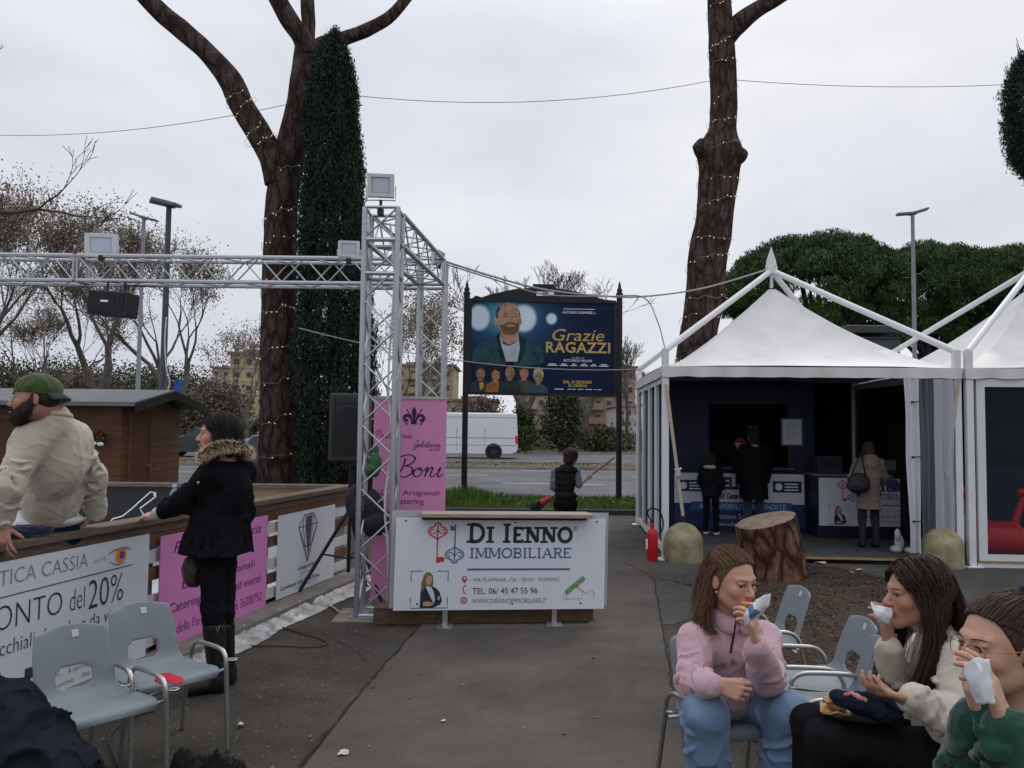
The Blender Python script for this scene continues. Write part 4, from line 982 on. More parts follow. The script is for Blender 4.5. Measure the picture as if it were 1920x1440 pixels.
# ================================================================== WOODEN HUT
m_hut = mat('hut_boards', (.125, .062, .035), .7, .3, 2, bump=.25, stretch=(1, 1, 14)); m_hroof = mat('roof_felt', (.15, .16, .165), .85, .12, 6)
hx, hy = A(226, 850, 11.6).x, 11.6; HD = 2.05; ez = A(100, 768, 11.4).z; rz_ = A(200, 737, hy+HD/2).z; HL = 5.5
t = thing('market_hut', 'brown wooden market hut with grey felt roof behind the rink', 'hut', (hx-HL/2, hy, 0))
b = MB(); b.prism([(hx, hy, 0), (hx, hy+HD, 0), (hx, hy+HD, ez+.1), (hx, hy+HD/2, rz_-.05), (hx, hy, ez+.1)], (-HL, 0, 0)); 
for z in np.arange(.12, ez, .13): b.box((hx-HL/2, hy, float(z)), (HL+.012, .012, .012)); b.box((hx, hy+HD/2, float(z)), (.012, HD, .012))
b.build('wall', m_hut, t, smooth=0)
for s in (-1, 1):
    b = MB(); ov = .3; y0 = hy+HD/2; yo = y0+s*(HD/2+ov); zo = ez+.1-(rz_-ez-.15)/(HD/2)*ov
    b.prism([(hx+.32, y0, rz_), (hx+.32, yo, zo), (hx+.32, yo, zo+.06), (hx+.32, y0, rz_+.06)], (-HL-.5, 0, 0)); b.build('roof', m_hroof, t, smooth=0)
b = MB()
for s in (-1, 1): b.bar((hx+.335, hy+HD/2, rz_-.02), (hx+.335, hy+HD/2+s*(HD/2+.3), zo-.02), .025, .13)
b.build('bargeboard', mat('dark_bargeboard', (.02, .016, .016), .7, .2, 5), t, smooth=0)
b = MB(); dy = hy+.55; b.box((hx+.012, dy, .92), (.03, .62, 1.8)); d_ = b.build('door', mat('hut_door', (.09, .043, .024), .7, .3, 3, bump=.2, stretch=(1, 1, 10)), t, smooth=0)
b = MB(); b.box((hx+.05, dy+.24, 1.0), (.05, .10, .02)); b.build('handle', m_steel, d_, smooth=0)
b = MB()
for s in (-1, 1): b.box((hx+.02, dy+s*.345, .94), (.04, .06, 1.88))
b.box((hx+.02, dy, 1.865), (.04, .63, .06)); b.build('door_frame', m_slatb, t, smooth=0)
for x in (-1.3, -2.9, -4.4):
    b = MB(); b.box((hx+x, hy-.02, 1.28), (.95, .05, .82)); o = b.build('shutter', mat('hut_door', (.075, .03, .016)), t, smooth=0)
    b = MB(); 
    for s in (-1, 1): b.box((hx+x+s*.5, hy-.03, 1.28), (.06, .07, .92)); b.box((hx+x, hy-.03, 1.28+s*.44), (.94, .07, .05))
    b.build('frame', m_slatb, o, smooth=0)
wr = A(186, 822, hy-.1); t = thing('wreath', 'small green christmas wreath hanging on the hut wall', 'wreath', wr)
b = MB(); rg = random.Random(8)
for i in range(420):
    a_ = rg.uniform(0, 6.28); q = wr+V((math.cos(a_)*.085, 0, math.sin(a_)*.085)); d_ = V((rg.gauss(0, 1), rg.gauss(-.5, 1), rg.gauss(0, 1))).normalized()*.05; s_ = d_.cross(V((rg.random(), 1, 0))).normalized()*.008
    b.add([q-s_, q+s_, q+d_], [(0, 1, 2)])
b.build('foliage', mat('wreath_green', (.02, .06, .025), .7, .4, 30), t, smooth=0)
b = MB(); 
for k in range(7): b.ell(wr+V((.085*math.cos(k*.9), -.05, .085*math.sin(k*.9))), (.016, .016, .016), nu=8, nv=6)
b.build('berries', m_red, t, smooth=180)
b = MB(); b.ell(wr+V((.05, -.06, -.08)), (.05, .015, .03)); b.ell(wr+V((-.03, -.06, -.07)), (.03, .012, .025)); b.build('bow', m_white, t, smooth=180)
# ================================================================== FRONT SIGN BARRIER
YF0, YF1 = 6.62, 6.84
tl, tr = A(743, 971, YF0), A(1136, 971, YF1); bl = A(737, 1145, YF0); bl.y = tl.y
bl = tl-V((0, 0, tl.z-A(737, 1145, YF0).z))+V((-.012, 0, 0))
tr.z = A(1136, 973, YF1).z
UX = (tr-tl).normalized()
FB = Board(tl, tr, bl)
t = thing('sign_barrier', 'white estate agent sign on a low barrier with two steel feet and wooden shelf', 'sign', (tl.x+.9, YF0, 0))
b = MB(); FB.slab(b, .008); b.build('panel', mat('sign_white', (.66, .68, .73), .45, .03, 2), t, smooth=0)
P2 = lambda fx, fy, e: FB.p(fx, fy, e)
b = MB(); b.prism([P2(-.02, -.075, -.05), P2(1.02, -.06, -.05), P2(1.02, .99, -.05), P2(-.02, .99, -.05)], -FB.n*.008)
b.build('clear_backing', mat('polycarbonate', (.42, .41, .43), .35, .06, 3), t, smooth=0)
b = MB(); b.bar(P2(.115, -.045, .02), P2(.92, -.045, .02), .24, .032); b.build('shelf', mat('shelf_wood', (.30, .24, .19), .7, .25, 4, stretch=(1, 10, 10)), t, smooth=0, bev=.004)
b = MB(); b.bar(P2(.12, -.012, -.02), P2(.90, -.012, -.02), .12, .038); b.build('shelf_support', mat('dark_bargeboard', (.02, .016, .016)), t, smooth=0)
for fx in (.235, .755):
    b = MB(); q = P2(fx, 0, -.03); b.box((q.x, q.y, .43), (.04, .03, .84)); b.box((q.x, q.y-.02, .01), (.125, .16, .014)); b.build('foot', m_alu, t, smooth=0)
tb = thing('timber_sleeper', 'rough dark timber sleeper lying behind the white sign', 'timber', (tl.x+.8, YF0+.28, 0))
b = MB(); q0 = G(702, 1166); q1 = G(1098, 1162); b.bar((q0.x, YF0+.2, .075), (q1.x+.05, YF0+.42, .075), .2, .15); 
ob = b.build('beam', mat('old_timber', (.105, .065, .042), .85, .4, 4, bump=.5, stretch=(2, 9, 9)), tb, smooth=0, bev=.012)
# print on the sign
def keys(B, t, sfx=''):
    mr_ = mat('key_red', (.55, .03, .04), .5, .05, 4); mb_ = mat('key_blue', (.06, .15, .26), .5, .05, 4)
    wd = .010*B.w/1.75
    def key(b, cx, y0, y1, up):
        sgn = 1 if up else -1; yb = y0 if up else y1; H = abs(y1-y0); f = lambda x, y: (cx+x*.043, yb+sgn*y*H)
        top = [f(-.25, .02), f(-.35, .10), f(-.80, .14), f(-1.0, .22), f(-.85, .30), f(-.3, .37), f(0, .42)]
        for s in (1, -1):
            B.stroke(b, bez(*[(cx+(x-cx)*s, y) for x, y in top], n=5), wd*1.1)
            B.stroke(b, bez(*[(cx+(x-cx)*s, y) for x, y in [f(-.05, .20), f(-.4, .28), f(-.75, .26), f(-.65, .17), f(-.4, .2)]], n=5), wd*.8)
        B.stroke(b, [f(-.25, .02), f(.25, .02)], wd); B.stroke(b, [f(0, .05), f(0, 1.0)], wd*1.1)
        return f
    b = MB(); f = key(b, .195, .045, .49, True); B.poly(b, [f(0, .86), f(.5, .84), f(.85, .88), f(.8, .95), f(.5, .97), f(0, .99)], .003); b.build('red_key_logo', mr_, t, smooth=0)
    b = MB(); f = key(b, .277, .065, .495, False); B.poly(b, [f(0, .93), f(-.65, .97), f(-.5, .90), f(-.6, .84), f(0, .84)], .003); b.build('blue_key_logo', mb_, t, smooth=0)
    return mr_, mb_
def serif_caps(B, b, word, x0, x1, y0, y1, wd, small=.8, gap=.16):
    """slab serif capitals drawn from strokes; first letters of words taller"""
    wdt = {'D': .95, 'I': .42, 'E': .75, 'N': 1.0, 'O': 1.0, ' ': .35, 'M': 1.15, 'B': .8, 'L': .72, 'A': .95, 'R': .85}
    sz = []; first = True
    for c in word:
        k = 1.0 if (first or small == 1) else small; sz.append(k); first = (c == ' ')
    tot = sum(wdt[c]*k+gap for c, k in zip(word, sz))-gap; sc = (x1-x0)/tot; x = x0; H = y1-y0
    for c, k in zip(word, sz):
        w_ = wdt[c]*k*sc; h = H*k; q = lambda a, e: (x+a*w_, y1-h+e*h); S = lambda *p, ww=wd: B.stroke(b, list(p), ww)
        sx_ = wd/B.w*.9/max(w_, 1e-6); th = wd*.62
        if c != ' ':
            def ser(a, e): S(q(a-sx_*1.2, e), q(a+sx_*1.2, e), ww=th)
            if c == 'I': S(q(.5, 0), q(.5, 1)); ser(.5, .03); ser(.5, .97)
            if c == 'D': S(q(.18, 0), q(.18, 1)); ser(.12, .03); ser(.12, .97); S(*([q(.18, .04)]+[q(.45+.47*math.cos(R(a)), .5+.46*math.sin(R(a))) for a in range(-90, 91, 15)]+[q(.18, .96)]))
            if c == 'E': S(q(.2, 0), q(.2, 1)); [S(q(.05, e), q(.95, e), ww=wd*.8) for e in (.05, .95)]; S(q(.2, .5), q(.75, .5), ww=wd*.8); S(q(.93, 0), q(.93, .2), ww=th); S(q(.93, .8), q(.93, 1), ww=th)
            if c == 'N': S(q(.14, 0), q(.14, 1), ww=th*1.2); S(q(.86, 0), q(.86, 1), ww=th*1.2); S(q(.14, .02), q(.86, .98), ww=wd*1.15); ser(.10, .03); ser(.14, .97); ser(.86, .03)
            if c == 'O': S(*[q(.5+.45*math.cos(R(a)), .5+.46*math.sin(R(a))) for a in range(0, 361, 15)])
            if c == 'M': S(q(.12, 0), q(.10, 1), ww=th); S(q(.12, 0), q(.5, .9)); S(q(.5, .9), q(.88, 0), ww=th); S(q(.88, 0), q(.90, 1)); [ser(a, .97) for a in (.1, .9)]; [ser(a, .03) for a in (.1, .9)]
            if c == 'L': S(q(.2, 0), q(.2, 1)); ser(.2, .03); S(q(.05, .95), q(.95, .95), ww=wd*.8); S(q(.92, .78), q(.92, 1), ww=th)
            if c == 'A': S(q(.08, 1), q(.5, .02), ww=th); S(q(.5, .02), q(.92, 1)); S(q(.25, .66), q(.75, .66), ww=th); ser(.08, .97); ser(.92, .97)
            if c in 'BR':
                S(q(.2, 0), q(.2, 1)); ser(.15, .03); ser(.15, .97); S(*([q(.2, .04)]+[q(.6+.27*math.cos(R(a)), .27+.23*math.sin(R(a))) for a in range(-90, 91, 18)]+[q(.2, .5)]), ww=wd*.85)
                if c == 'B': S(*([q(.2, .5)]+[q(.6+.32*math.cos(R(a)), .73+.23*math.sin(R(a))) for a in range(-90, 91, 18)]+[q(.2, .96)]), ww=wd*.85)
                else: S(q(.5, .5), q(.92, .97)); ser(.92, .97)
        x += w_+gap*sc
def agent_sign(B, t, full=True):
    s = B.w/1.75
    mr_, mb_ = keys(B, t); mk = mat('sign_charcoal', (.028, .03, .034), .5, .05, 4)
    b = MB(); serif_caps(B, b, 'DI IENNO', .34, .835, .062, .262, .030*s, .82)
    B.stroke(b, arc(.852, .108, .010, .010*B.w/B.h, 0, 360, 16), .0025*s); B.text(b, 'R', .847, .095, .857, .122); b.build('lettering', mk, t, smooth=0)
    b = MB(); serif_caps(B, b, 'IMMOBILIARE', .348, .832, .325, .435, .014*s, 1, .12); B.rect(b, .338, .548, .83, .570); b.build('lettering', mb_, t, smooth=0)
    b = MB(); B.text(b, 'VIA FLAMINIA, 726 - 00191  FLEMING', .366, .650, .778, .700); B.text(b, 'WWW.DIIENNOIMMOBILIARE.IT', .366, .876, .722, .928); b.build('lettering', m_greyink, t, smooth=0)
    b = MB(); B.text(b, 'TEL. 06/ 45 47 55 96', .366, .760, .675, .826); b.build('lettering', mk, t, smooth=0)
    b = MB(); B.disc(b, .327, .660, .0125); B.poly(b, [(.3155, .668), (.3385, .668), (.327, .712)]); B.stroke(b, arc(.345, .775, .024, .05, 110, 250, 8), .008*s); B.stroke(b, arc(.327, .895, .0145, .0335, 0, 360, 20), .006*s)
    for k in (-.5, 0, .5): B.stroke(b, [(.327-.0145*math.cos(k), .895+.0335*math.sin(k)), (.327+.0145*math.cos(k), .895+.0335*math.sin(k))], .004*s)
    B.stroke(b, [(.327, .862), (.327, .928)], .004*s); b.build('red_icons', mat('icon_red', (.45, .05, .08), .5, .05, 4), t, smooth=0)
    b = MB(); B.disc(b, .327, .657, .0055, e=.004); b.build('icon_hole', m_white, t, smooth=0)
    b = MB(); 
    for p in ([(.078, .69), (.078, .575), (.13, .575)], [(.20, .575), (.25, .575), (.25, .69)], [(.078, .86), (.078, .975), (.25, .975), (.25, .86)]): B.stroke(b, p, .0075*s)
    b.build('corner_frame', mb_, t, smooth=0)
    # small printed portrait: blonde woman in a dark jacket, arms folded
    L = lambda pts, m, e: (lambda b: (B.poly(b, pts, e), b.build('printed_portrait', m, t, smooth=0)))(MB())
    hairm = mat('print_hair', (.22, .13, .06), .5, .25, 60); skm = mat('print_skin', (.48, .29, .21), .5, .1, 30); jk = mat('print_jacket', (.022, .028, .045), .5, .1, 30); sh = mat('print_shirt', (.55, .58, .62), .5, .05, 30)
    L([(.125, .80), (.127, .70), (.137, .62), (.150, .585), (.165, .59), (.178, .62), (.182, .68), (.18, .74), (.165, .80)], hairm, .0026)
    L([(.122, .97), (.124, .80), (.134, .75), (.15, .73), (.178, .74), (.195, .76), (.212, .80), (.225, .90), (.215, .94), (.19, .965), (.175, .975)], jk, .0030)
    L([(.146, .745), (.157, .735), (.172, .745), (.185, .80), (.192, .88), (.186, .93), (.172, .86)], sh, .0034)
    L([(.144, .66), (.150, .628), (.162, .622), (.172, .632), (.176, .67), (.170, .71), (.160, .73), (.150, .715)], skm, .0034)
    L([(.136, .91), (.16, .90), (.182, .92), (.184, .945), (.16, .955), (.138, .95)], skm, .0036); L([(.206, .84), (.214, .85), (.214, .89), (.202, .885)], skm, .0036)
    L([(.142, .64), (.150, .60), (.160, .60), (.154, .63), (.147, .66), (.146, .72), (.140, .76), (.134, .80), (.130, .82), (.134, .72)], hairm, .0038)
    if not full: return
    b = MB(); B.poly(b, [(.805, .80), (.895, .63), (.907, .675), (.818, .845)]); b.build('roof_logo', mat('banknote_green', (.14, .30, .13), .5, .4, 40), t, smooth=0)
    b = MB(); 
    for p in ([(.815, .80), (.802, .84), (.80, .89), (.895, .885), (.893, .82), (.858, .745)], [(.862, .735), (.912, .835), (.935, .785), (.955, .835)], [(.948, .825), (.948, .875)], [(.815, .84), (.815, .915)]): B.stroke(b, p, .0035*s)
    b.build('house_outline_logo', mat('icon_red', (.45, .05, .08)), t, smooth=0)
    b = MB()
    for p in ((.045, .03), (.56, .045), (.955, .03), (.11, .93), (.555, .935), (.885, .935)): B.disc(b, p[0], p[1], .0045, e=.0045)
    b.build('screws', m_iron, t, smooth=0)
agent_sign(FB, t)
# ================================================================== PINK ROLL-UP
YP = 7.48
tl, tr, bl = A(702, 745, YP), A(838, 747, YP), A(702, 1130, YP)
bl = V((tl.x, YP, .06)); tr.z = tl.z
t = thing('rollup_banner', 'pink pastry shop roll-up banner behind the white sign', 'banner', ((tl.x+tr.x)/2, YP, 0))
B = Board(tl, tr, bl); m_rp = mat('rollup_pink', (.60, .235, .42), .5, .04, 3); b = MB(); B.slab(b, .004); b.build('panel', m_rp, t, smooth=0)
b = MB(); b.bar(B.p(-.01, 0, 0), B.p(1.01, 0, 0), .02, .025); b.build('top_rail', m_alu, t, smooth=0); b = MB(); b.box(((tl.x+tr.x)/2, YP+.03, .03), (B.w+.02, .16, .06)); b.build('base', m_alu, t, smooth=0)
FY = lambda py: (py-745)/(1130-745); FX = lambda px: (px-702)/136
b = MB(); fl = lambda x, y: (FX(777+x), FY(779+y))
B.poly(b, [fl(0, -17), fl(4, -10), fl(5, -3), fl(2, 6), fl(1.5, 14), fl(-1.5, 14), fl(-2, 6), fl(-5, -3), fl(-4, -10)])
for s in (-1, 1):
    B.stroke(b, [fl(s*x, y) for x, y in bez((3, 14), (5, 6), (9, 1), (14, 0), (18, 4), (17, 10), (13, 10), (12, 7), n=5)], [.014+.016*math.sin(math.pi*i/35) for i in range(36)])
    B.stroke(b, [fl(s*x, y) for x, y in ((6, 0), (10, -6), (14, -11))], .007); B.poly(b, [fl(s*11, -10), fl(s*15, -13), fl(s*14, -8)]); B.poly(b, [fl(s*13, 13), fl(s*17, 17), fl(s*11, 18)])
B.poly(b, [fl(-6, 13), fl(6, 13), fl(5, 17), fl(-5, 17)]); b.build('lily_logo', mat('plum_black', (.05, .012, .05), .5, .05, 4), t, smooth=0)
def script(b, word, x, y, sz, wd):
    """joined-up handwriting from strokes; x,y in fractions; sz = x-height fraction of width"""
    GL = {'a': [[(.62, .3), (.35, .0), (.08, .45), (.2, .95), (.5, .8), (.7, .1), (.62, .75), (.8, 1.0), (1.05, .7)]], 'B': [[(.35, -.9), (.25, .2), (-.15, 1.05), (-.5, .85)], [(-.5, -.3), (-.1, -1.0), (.6, -1.25), (1.15, -.95), (1.0, -.4), (.45, -.1)], [(.45, -.1), (1.05, .05), (1.15, .6), (.65, 1.05), (.1, .9)]],
          'o': [[(.5, .05), (.1, .35), (.1, .85), (.45, 1.0), (.75, .6), (.6, .1), (.45, .25), (.85, .35), (1.05, .3)]], 'n': [[(.0, .3), (.2, .05), (.12, 1.0)], [(.14, .7), (.45, .1), (.65, .1), (.55, .8), (.75, 1.0), (1.05, .6)]], 'i': [[(.1, .4), (.3, .05), (.18, .8), (.35, 1.0), (.6, .65)], [(.42, -.42), (.46, -.36)]],
          'G': [[(1.1, -.6), (.9, -1.15), (.3, -.7), (.05, .2), (.35, .9), (.85, .5), (1.0, -.05)], [(.6, .0), (1.0, -.05), (.9, 1.0), (.4, 1.9), (-.2, 1.6), (.5, 1.1), (1.2, .8)]], 'e': [[(.1, .65), (.55, .35), (.5, .02), (.2, .25), (.12, .75), (.4, 1.0), (.85, .7)]], 'l': [[(.0, .7), (.5, -.6), (.42, -1.0), (.2, -.5), (.15, .7), (.35, 1.0), (.6, .7)]],
          't': [[(.0, .6), (.35, -.7), (.2, .8), (.38, 1.0), (.65, .7)], [(.05, -.05), (.6, -.12)]], 'r': [[(.0, .6), (.22, -.05), (.3, .15), (.6, .15), (.5, .8), (.65, 1.0), (.9, .7)]], 's': [[(.0, .8), (.4, 0), (.5, .5), (.4, .95), (.1, .9), (.5, .95), (.75, .7)]], 'c': [[(.6, .2), (.4, .02), (.12, .4), (.2, .95), (.5, .95), (.8, .7)]], 'P': [[(.3, -.9), (.2, .3), (-.1, 1.05), (-.4, .9)], [(-.4, -.4), (.1, -1.1), (.8, -1.1), (1.0, -.5), (.5, -.0), (.2, -.1)]]}
    ADV = {'B': 1.25, 'G': 1.15, 'P': 1.0, 'i': .55, 'l': .55, 't': .6, 'r': .8, 's': .65, 'c': .7, 'e': .75, 'o': .95, 'n': 1.0, 'a': .95}
    asp = B.w/B.h
    for c in word:
        for st in GL[c]:
            q = bez(*st, n=6) if len(st) > 2 else st
            pts = [(x+(a-.28*(e-1)*.6)*sz*.75, y+(e-1)*sz*asp*.62) for a, e in q]
            ws = []
            for i in range(len(pts)):
                j = min(i+1, len(pts)-1); k = max(i-1, 0); dd = pts[j][1]-pts[k][1]; dx_ = (pts[j][0]-pts[k][0])/asp
                ws.append(wd*(.45+.75*max(0, dd)/(abs(dd)+abs(dx_)+1e-6)))
            B.stroke(b, pts, ws)
        x += ADV[c]*sz*.75
b = MB(); script(b, 'Boni', FX(748), FY(897), .215, .022); script(b, 'Pasticceria', FX(706), FY(823), .080, .0075); script(b, 'Gelateria', FX(777), FY(840), .070, .0075); b.build('script_lettering', mat('plum_black', (.05, .012, .05)), t, smooth=0)
b = MB(); B.text(b, 'dal 1962', FX(806), FY(842), FX(826), FY(847), shear=.3); B.text(b, 'Dolci Artigianali', FX(718), FY(923), FX(827), FY(935)); B.text(b, 'Catering', FX(743), FY(938), FX(798), FY(953)); B.text(b, 'Via della Farnesina 112', FX(730), FY(962), FX(820), FY(970)); b.build('lettering', mat('plum_ink', (.13, .02, .12)), t, smooth=0)
# ================================================================== POSTER HOARDING
YB = 16.7
def bp(px, py, e=0): return A(px, py, YB+e)
t = thing('poster_hoarding', 'blue film poster on a black iron hoarding between two finialed posts', 'billboard', (bp(1015, 900).x, YB, .1))
for px, yb_, yt in ((870, 928, 548), (1160, 946, 550)):
    p = bp(px, yb_); q = bp(px+2, yt); b = MB(); b.tube([(p.x, YB, .03), (p.x, YB, q.z)], .062, 14)
    b.lathe([(.075, 0), (.075, .05), (.05, .07), (.06, .12), (.03, .17), (.035, .2), (.012, .28), (.002, .32)], (p.x, YB, q.z-.05), 12)
    b.build('post', m_iron, t, smooth=45)
tl, tr, bl = bp(881, 562, -.02), bp(1155, 562, -.02), bp(881, 737, -.02)
tr.z = tl.z-.02; bl = V((tl.x, tl.y, bl.z)); tr.y = tl.y
B = Board(tl, tr, bl); W_, H_ = B.w, B.h
def poster_mat():
    m = bpy.data.materials.new('poster_print'); m.use_nodes = True; n = m.node_tree; bs = n.nodes['Principled BSDF']; L = n.links.new; bs.inputs['Roughness'].default_value = .55; bs.inputs['Specular IOR Level'].default_value = .08
    co = n.nodes.new('ShaderNodeTexCoord'); loc = t.location
    cur = None
    def spot(fx, fy, rx, ry, soft, c, prev):
        p = B.p(fx, fy, 0)-loc; mp = n.nodes.new('ShaderNodeMapping'); mp.vector_type = 'TEXTURE'; mp.inputs['Location'].default_value = p; mp.inputs['Scale'].default_value = (rx*W_, 50, ry*H_)
        L(co.outputs['Object'], mp.inputs[0]); ln_ = n.nodes.new('ShaderNodeVectorMath'); ln_.operation = 'LENGTH'; L(mp.outputs[0], ln_.inputs[0])
        r = n.nodes.new('ShaderNodeMapRange'); r.interpolation_type = 'SMOOTHSTEP'; r.inputs['From Min'].default_value = 1-soft; r.inputs['From Max'].default_value = 1; r.inputs['To Min'].default_value = 1; r.inputs['To Max'].default_value = 0; L(ln_.outputs['Value'], r.inputs[0])
        mx = n.nodes.new('ShaderNodeMix'); mx.data_type = 'RGBA'; L(r.outputs[0], mx.inputs['Factor'])
        if prev is None: mx.inputs[6].default_value = (.012, .02, .052, 1)
        else: L(prev, mx.inputs[6])
        mx.inputs[7].default_value = (*c, 1); return mx.outputs[2]
    cur = spot(.27, .2, .5, .6, 1, (.03, .10, .22), None)
    cur = spot(.26, .17, .27, .27, .9, (.10, .30, .42), cur)
    cur = spot(.065, .19, .085, .16, .35, (.62, .72, .82), cur); cur = spot(.37, .19, .10, .17, .35, (.66, .75, .84), cur); cur = spot(.56, .19, .045, .075, .5, (.62, .76, .82), cur)
    L(cur, bs.inputs['Base Color']); return m
b = MB(); B.slab(b, .05); b.build('poster', poster_mat(), t, smooth=0)
b = MB(); fr = .035
for p, q in (((0, 0), (1, 0)), ((0, 1), (1, 1)), ((0, 0), (0, 1)), ((1, 0), (1, 1))): b.bar(B.p(*p, -.01), B.p(*q, -.01), .09, .06)
for px_, s in ((870, 0), (1160, 1)):
    for fy in (.05, .5, .95): b.bar(B.p(s, fy, -.02), V((bp(px_, 600).x, YB, B.p(s, fy).z)), .03, .03)
b.build('frame', m_iron, t, smooth=0)
b = MB(); cr = [(-.0, 0), (.04, -.05), (.08, -.03), (.13, -.06), (.3, -.125), (.43, -.145), (.43, -.185), (.58, -.185), (.58, -.145), (.72, -.115), (.88, -.05), (.92, -.03), (1, -.02), (1, 0)]
b.prism([B.p(x, y, -.02) for x, y in cr], B.n*-.05); b.build('crest', m_iron, t, smooth=0)
b = MB(); B.rect(b, .455, -.10, .575, -.055, e=.012); b.build('emblem_plate', m_white, t, smooth=0); b = MB(); B.rect(b, .495, -.095, .535, -.06, e=.016); b.build('emblem', m_red, t, smooth=0)
def pr(m, e, *polys):
    b = MB()
    for i, p in enumerate(polys): B.poly(b, p, e+i*.00012)
    b.build('printed_figure', m, t, smooth=0)
def pm(n, c, v=.25, s=6): return mat(n, c, .55, v, s, spec=.08)
zb = lambda x, y: ((x-187)/1313, (y-200)/855)          # zoomed pixel -> fraction
Z = lambda pts: [zb(*p) for p in pts]
el = lambda cx, cy, rx, ry, n=22: Z([(cx+rx*math.cos(6.2832*i/n), cy+ry*math.sin(6.2832*i/n)) for i in range(n)])
skin, skin2 = pm('print_face', (.40, .25, .17), .35, 9), pm('print_shade', (.16, .09, .06), .3, 9)
coat = pm('print_coat', (.03, .075, .09), .5, 4)
pr(coat, .003, Z([(205, 780), (225, 670), (280, 600), (400, 550), (450, 500), (620, 500), (680, 545), (800, 590), (850, 640), (855, 770), (700, 800), (350, 800)]))
pr(pm('print_lapel', (.015, .035, .045), .4, 6), .0034, Z([(430, 530), (455, 500), (500, 640), (520, 760), (470, 760), (440, 640)]), Z([(625, 510), (700, 560), (690, 640), (640, 780), (600, 780), (640, 620)]))
pr(pm('print_shirt_w', (.42, .48, .52), .2, 6), .0037, Z([(458, 505), (490, 600), (540, 620), (600, 590), (628, 520), (640, 640), (620, 760), (520, 760), (470, 600)]))
pr(skin, .004, Z([(470, 480), (630, 480), (625, 560), (545, 610), (480, 570)]), el(533, 330, 108, 112), Z([(428, 350), (642, 350), (636, 450), (600, 510), (530, 520), (480, 500), (445, 450)]), el(422, 395, 16, 42), el(645, 390, 10, 34))
pr(pm('print_hairgrey', (.07, .06, .055), .4, 20), .0045, Z([(425, 360), (424, 300), (445, 255), (462, 270), (445, 310), (440, 380)]), Z([(632, 290), (644, 330), (640, 370), (632, 330)]))
pr(skin2, .0048, Z([(455, 425), (490, 420), (540, 395), (600, 405), (638, 415), (630, 470), (598, 512), (530, 522), (480, 500)]), Z([(490, 326), (535, 318), (535, 326), (492, 334)]), Z([(580, 316), (625, 324), (622, 332), (582, 324)]))
pr(pm('print_eye', (.05, .03, .025), .2, 9), .0056, el(515, 349, 14, 5), el(600, 346, 14, 5))
pr(skin, .0052, Z([(545, 335), (570, 330), (585, 395), (560, 405), (540, 395)]), Z([(515, 425), (560, 420), (605, 425), (590, 440), (530, 442)]))
hd = [(290, 870, 48, 62, (.05, .035, .025), (.035, .055, .075)), (425, 880, 46, 62, (.035, .022, .015), (.32, .15, .03)), (552, 850, 54, 72, (.012, .010, .010), (.035, .045, .04)), (678, 860, 48, 60, (.09, .05, .03), (.07, .08, .05)), (808, 890, 46, 68, (.42, .36, .22), (.05, .085, .11))]
for k in (0, 1, 3, 4, 2):
    cx, cy, rx, ry, hc, jc = hd[k]; e = .0028+.0016*(0, 1, 3, 2, 4).index(k)*.5
    pr(pm('print_jacket%d' % k, jc, .3, 8), e, Z([(cx-rx*1.95, 1050), (cx-rx*1.7, cy+ry*1.5), (cx-rx*.6, cy+ry*1.0), (cx+rx*.6, cy+ry*1.0), (cx+rx*1.7, cy+ry*1.5), (cx+rx*2.0, 1050)]))
    pr(pm('print_hair%d' % k, hc, .3, 20), e+.0004, el(cx, cy-ry*.25, rx*1.02, ry*.95))
    pr(pm('print_skin%d' % k, ((.33, .2, .13), (.36, .22, .14), (.30, .19, .12), (.42, .18, .14), (.33, .2, .14))[k], .35, 10), e+.0007, el(cx+3, cy+ry*.18, rx*.82, ry*.80), Z([(cx-rx*.4, cy+ry*.7), (cx+rx*.4, cy+ry*.7), (cx+rx*.4, cy+ry*1.2), (cx-rx*.4, cy+ry*1.2)]))
    pr(skin2, e+.0010, Z([(cx-rx*.55, cy), (cx-rx*.1, cy-2), (cx-rx*.1, cy+6), (cx-rx*.55, cy+8)]), Z([(cx+rx*.2, cy-2), (cx+rx*.68, cy), (cx+rx*.68, cy+8), (cx+rx*.2, cy+6)]), Z([(cx-rx*.35, cy+ry*.58), (cx+rx*.45, cy+ry*.58), (cx+rx*.4, cy+ry*.68), (cx-rx*.3, cy+ry*.68)]))
pr(pm('print_print', (.5, .12, .12), .5, 60), .0045, Z([(760, 975), (815, 970), (825, 1050), (760, 1050)]))
pr(pm('print_yellow', (.5, .30, .04), .2, 10), .0045, Z([(280, 960), (318, 950), (322, 1000), (290, 1030)]))
gold = mat('poster_gold', (.55, .36, .11), .4, .05, 4); m_pw = mat('poster_white', (.62, .64, .66), .4, .05, 4)
b = MB(); x0, y0 = zb(932, 455); x1, y1 = zb(1395, 562); B.text(b, 'Grazie', x0, y0, x1, y1, shear=.22, e=.006)
x0, y0 = zb(875, 572); x1, y1 = zb(1450, 672); B.text(b, 'RAGAZZI', x0, y0, x1, y1, bold=.022, space=1.06, e=.006)
x0, y0 = zb(1032, 922); x1, y1 = zb(1288, 952); B.text(b, 'DAL 12 GENNAIO', x0, y0, x1, y1, bold=.03, e=.006); x0, y0 = zb(1072, 957); x1, y1 = zb(1248, 983); B.text(b, 'AL CINEMA', x0, y0, x1, y1, bold=.03, e=.006)
b.build('title', gold, t, smooth=0)
b = MB()
for s, q in (('ANTONIO ALBANESE', (1018, 288, 1290, 312)), ('RICCARDO MILANI', (1035, 730, 1285, 753)), ('un film di', (1108, 708, 1212, 724)), ('in', (1298, 294, 1318, 312))):
    x0, y0 = zb(*q[:2]); x1, y1 = zb(*q[2:]); B.text(b, s, x0, y0, x1, y1, bold=.02 if s.isupper() else 0, e=.006)
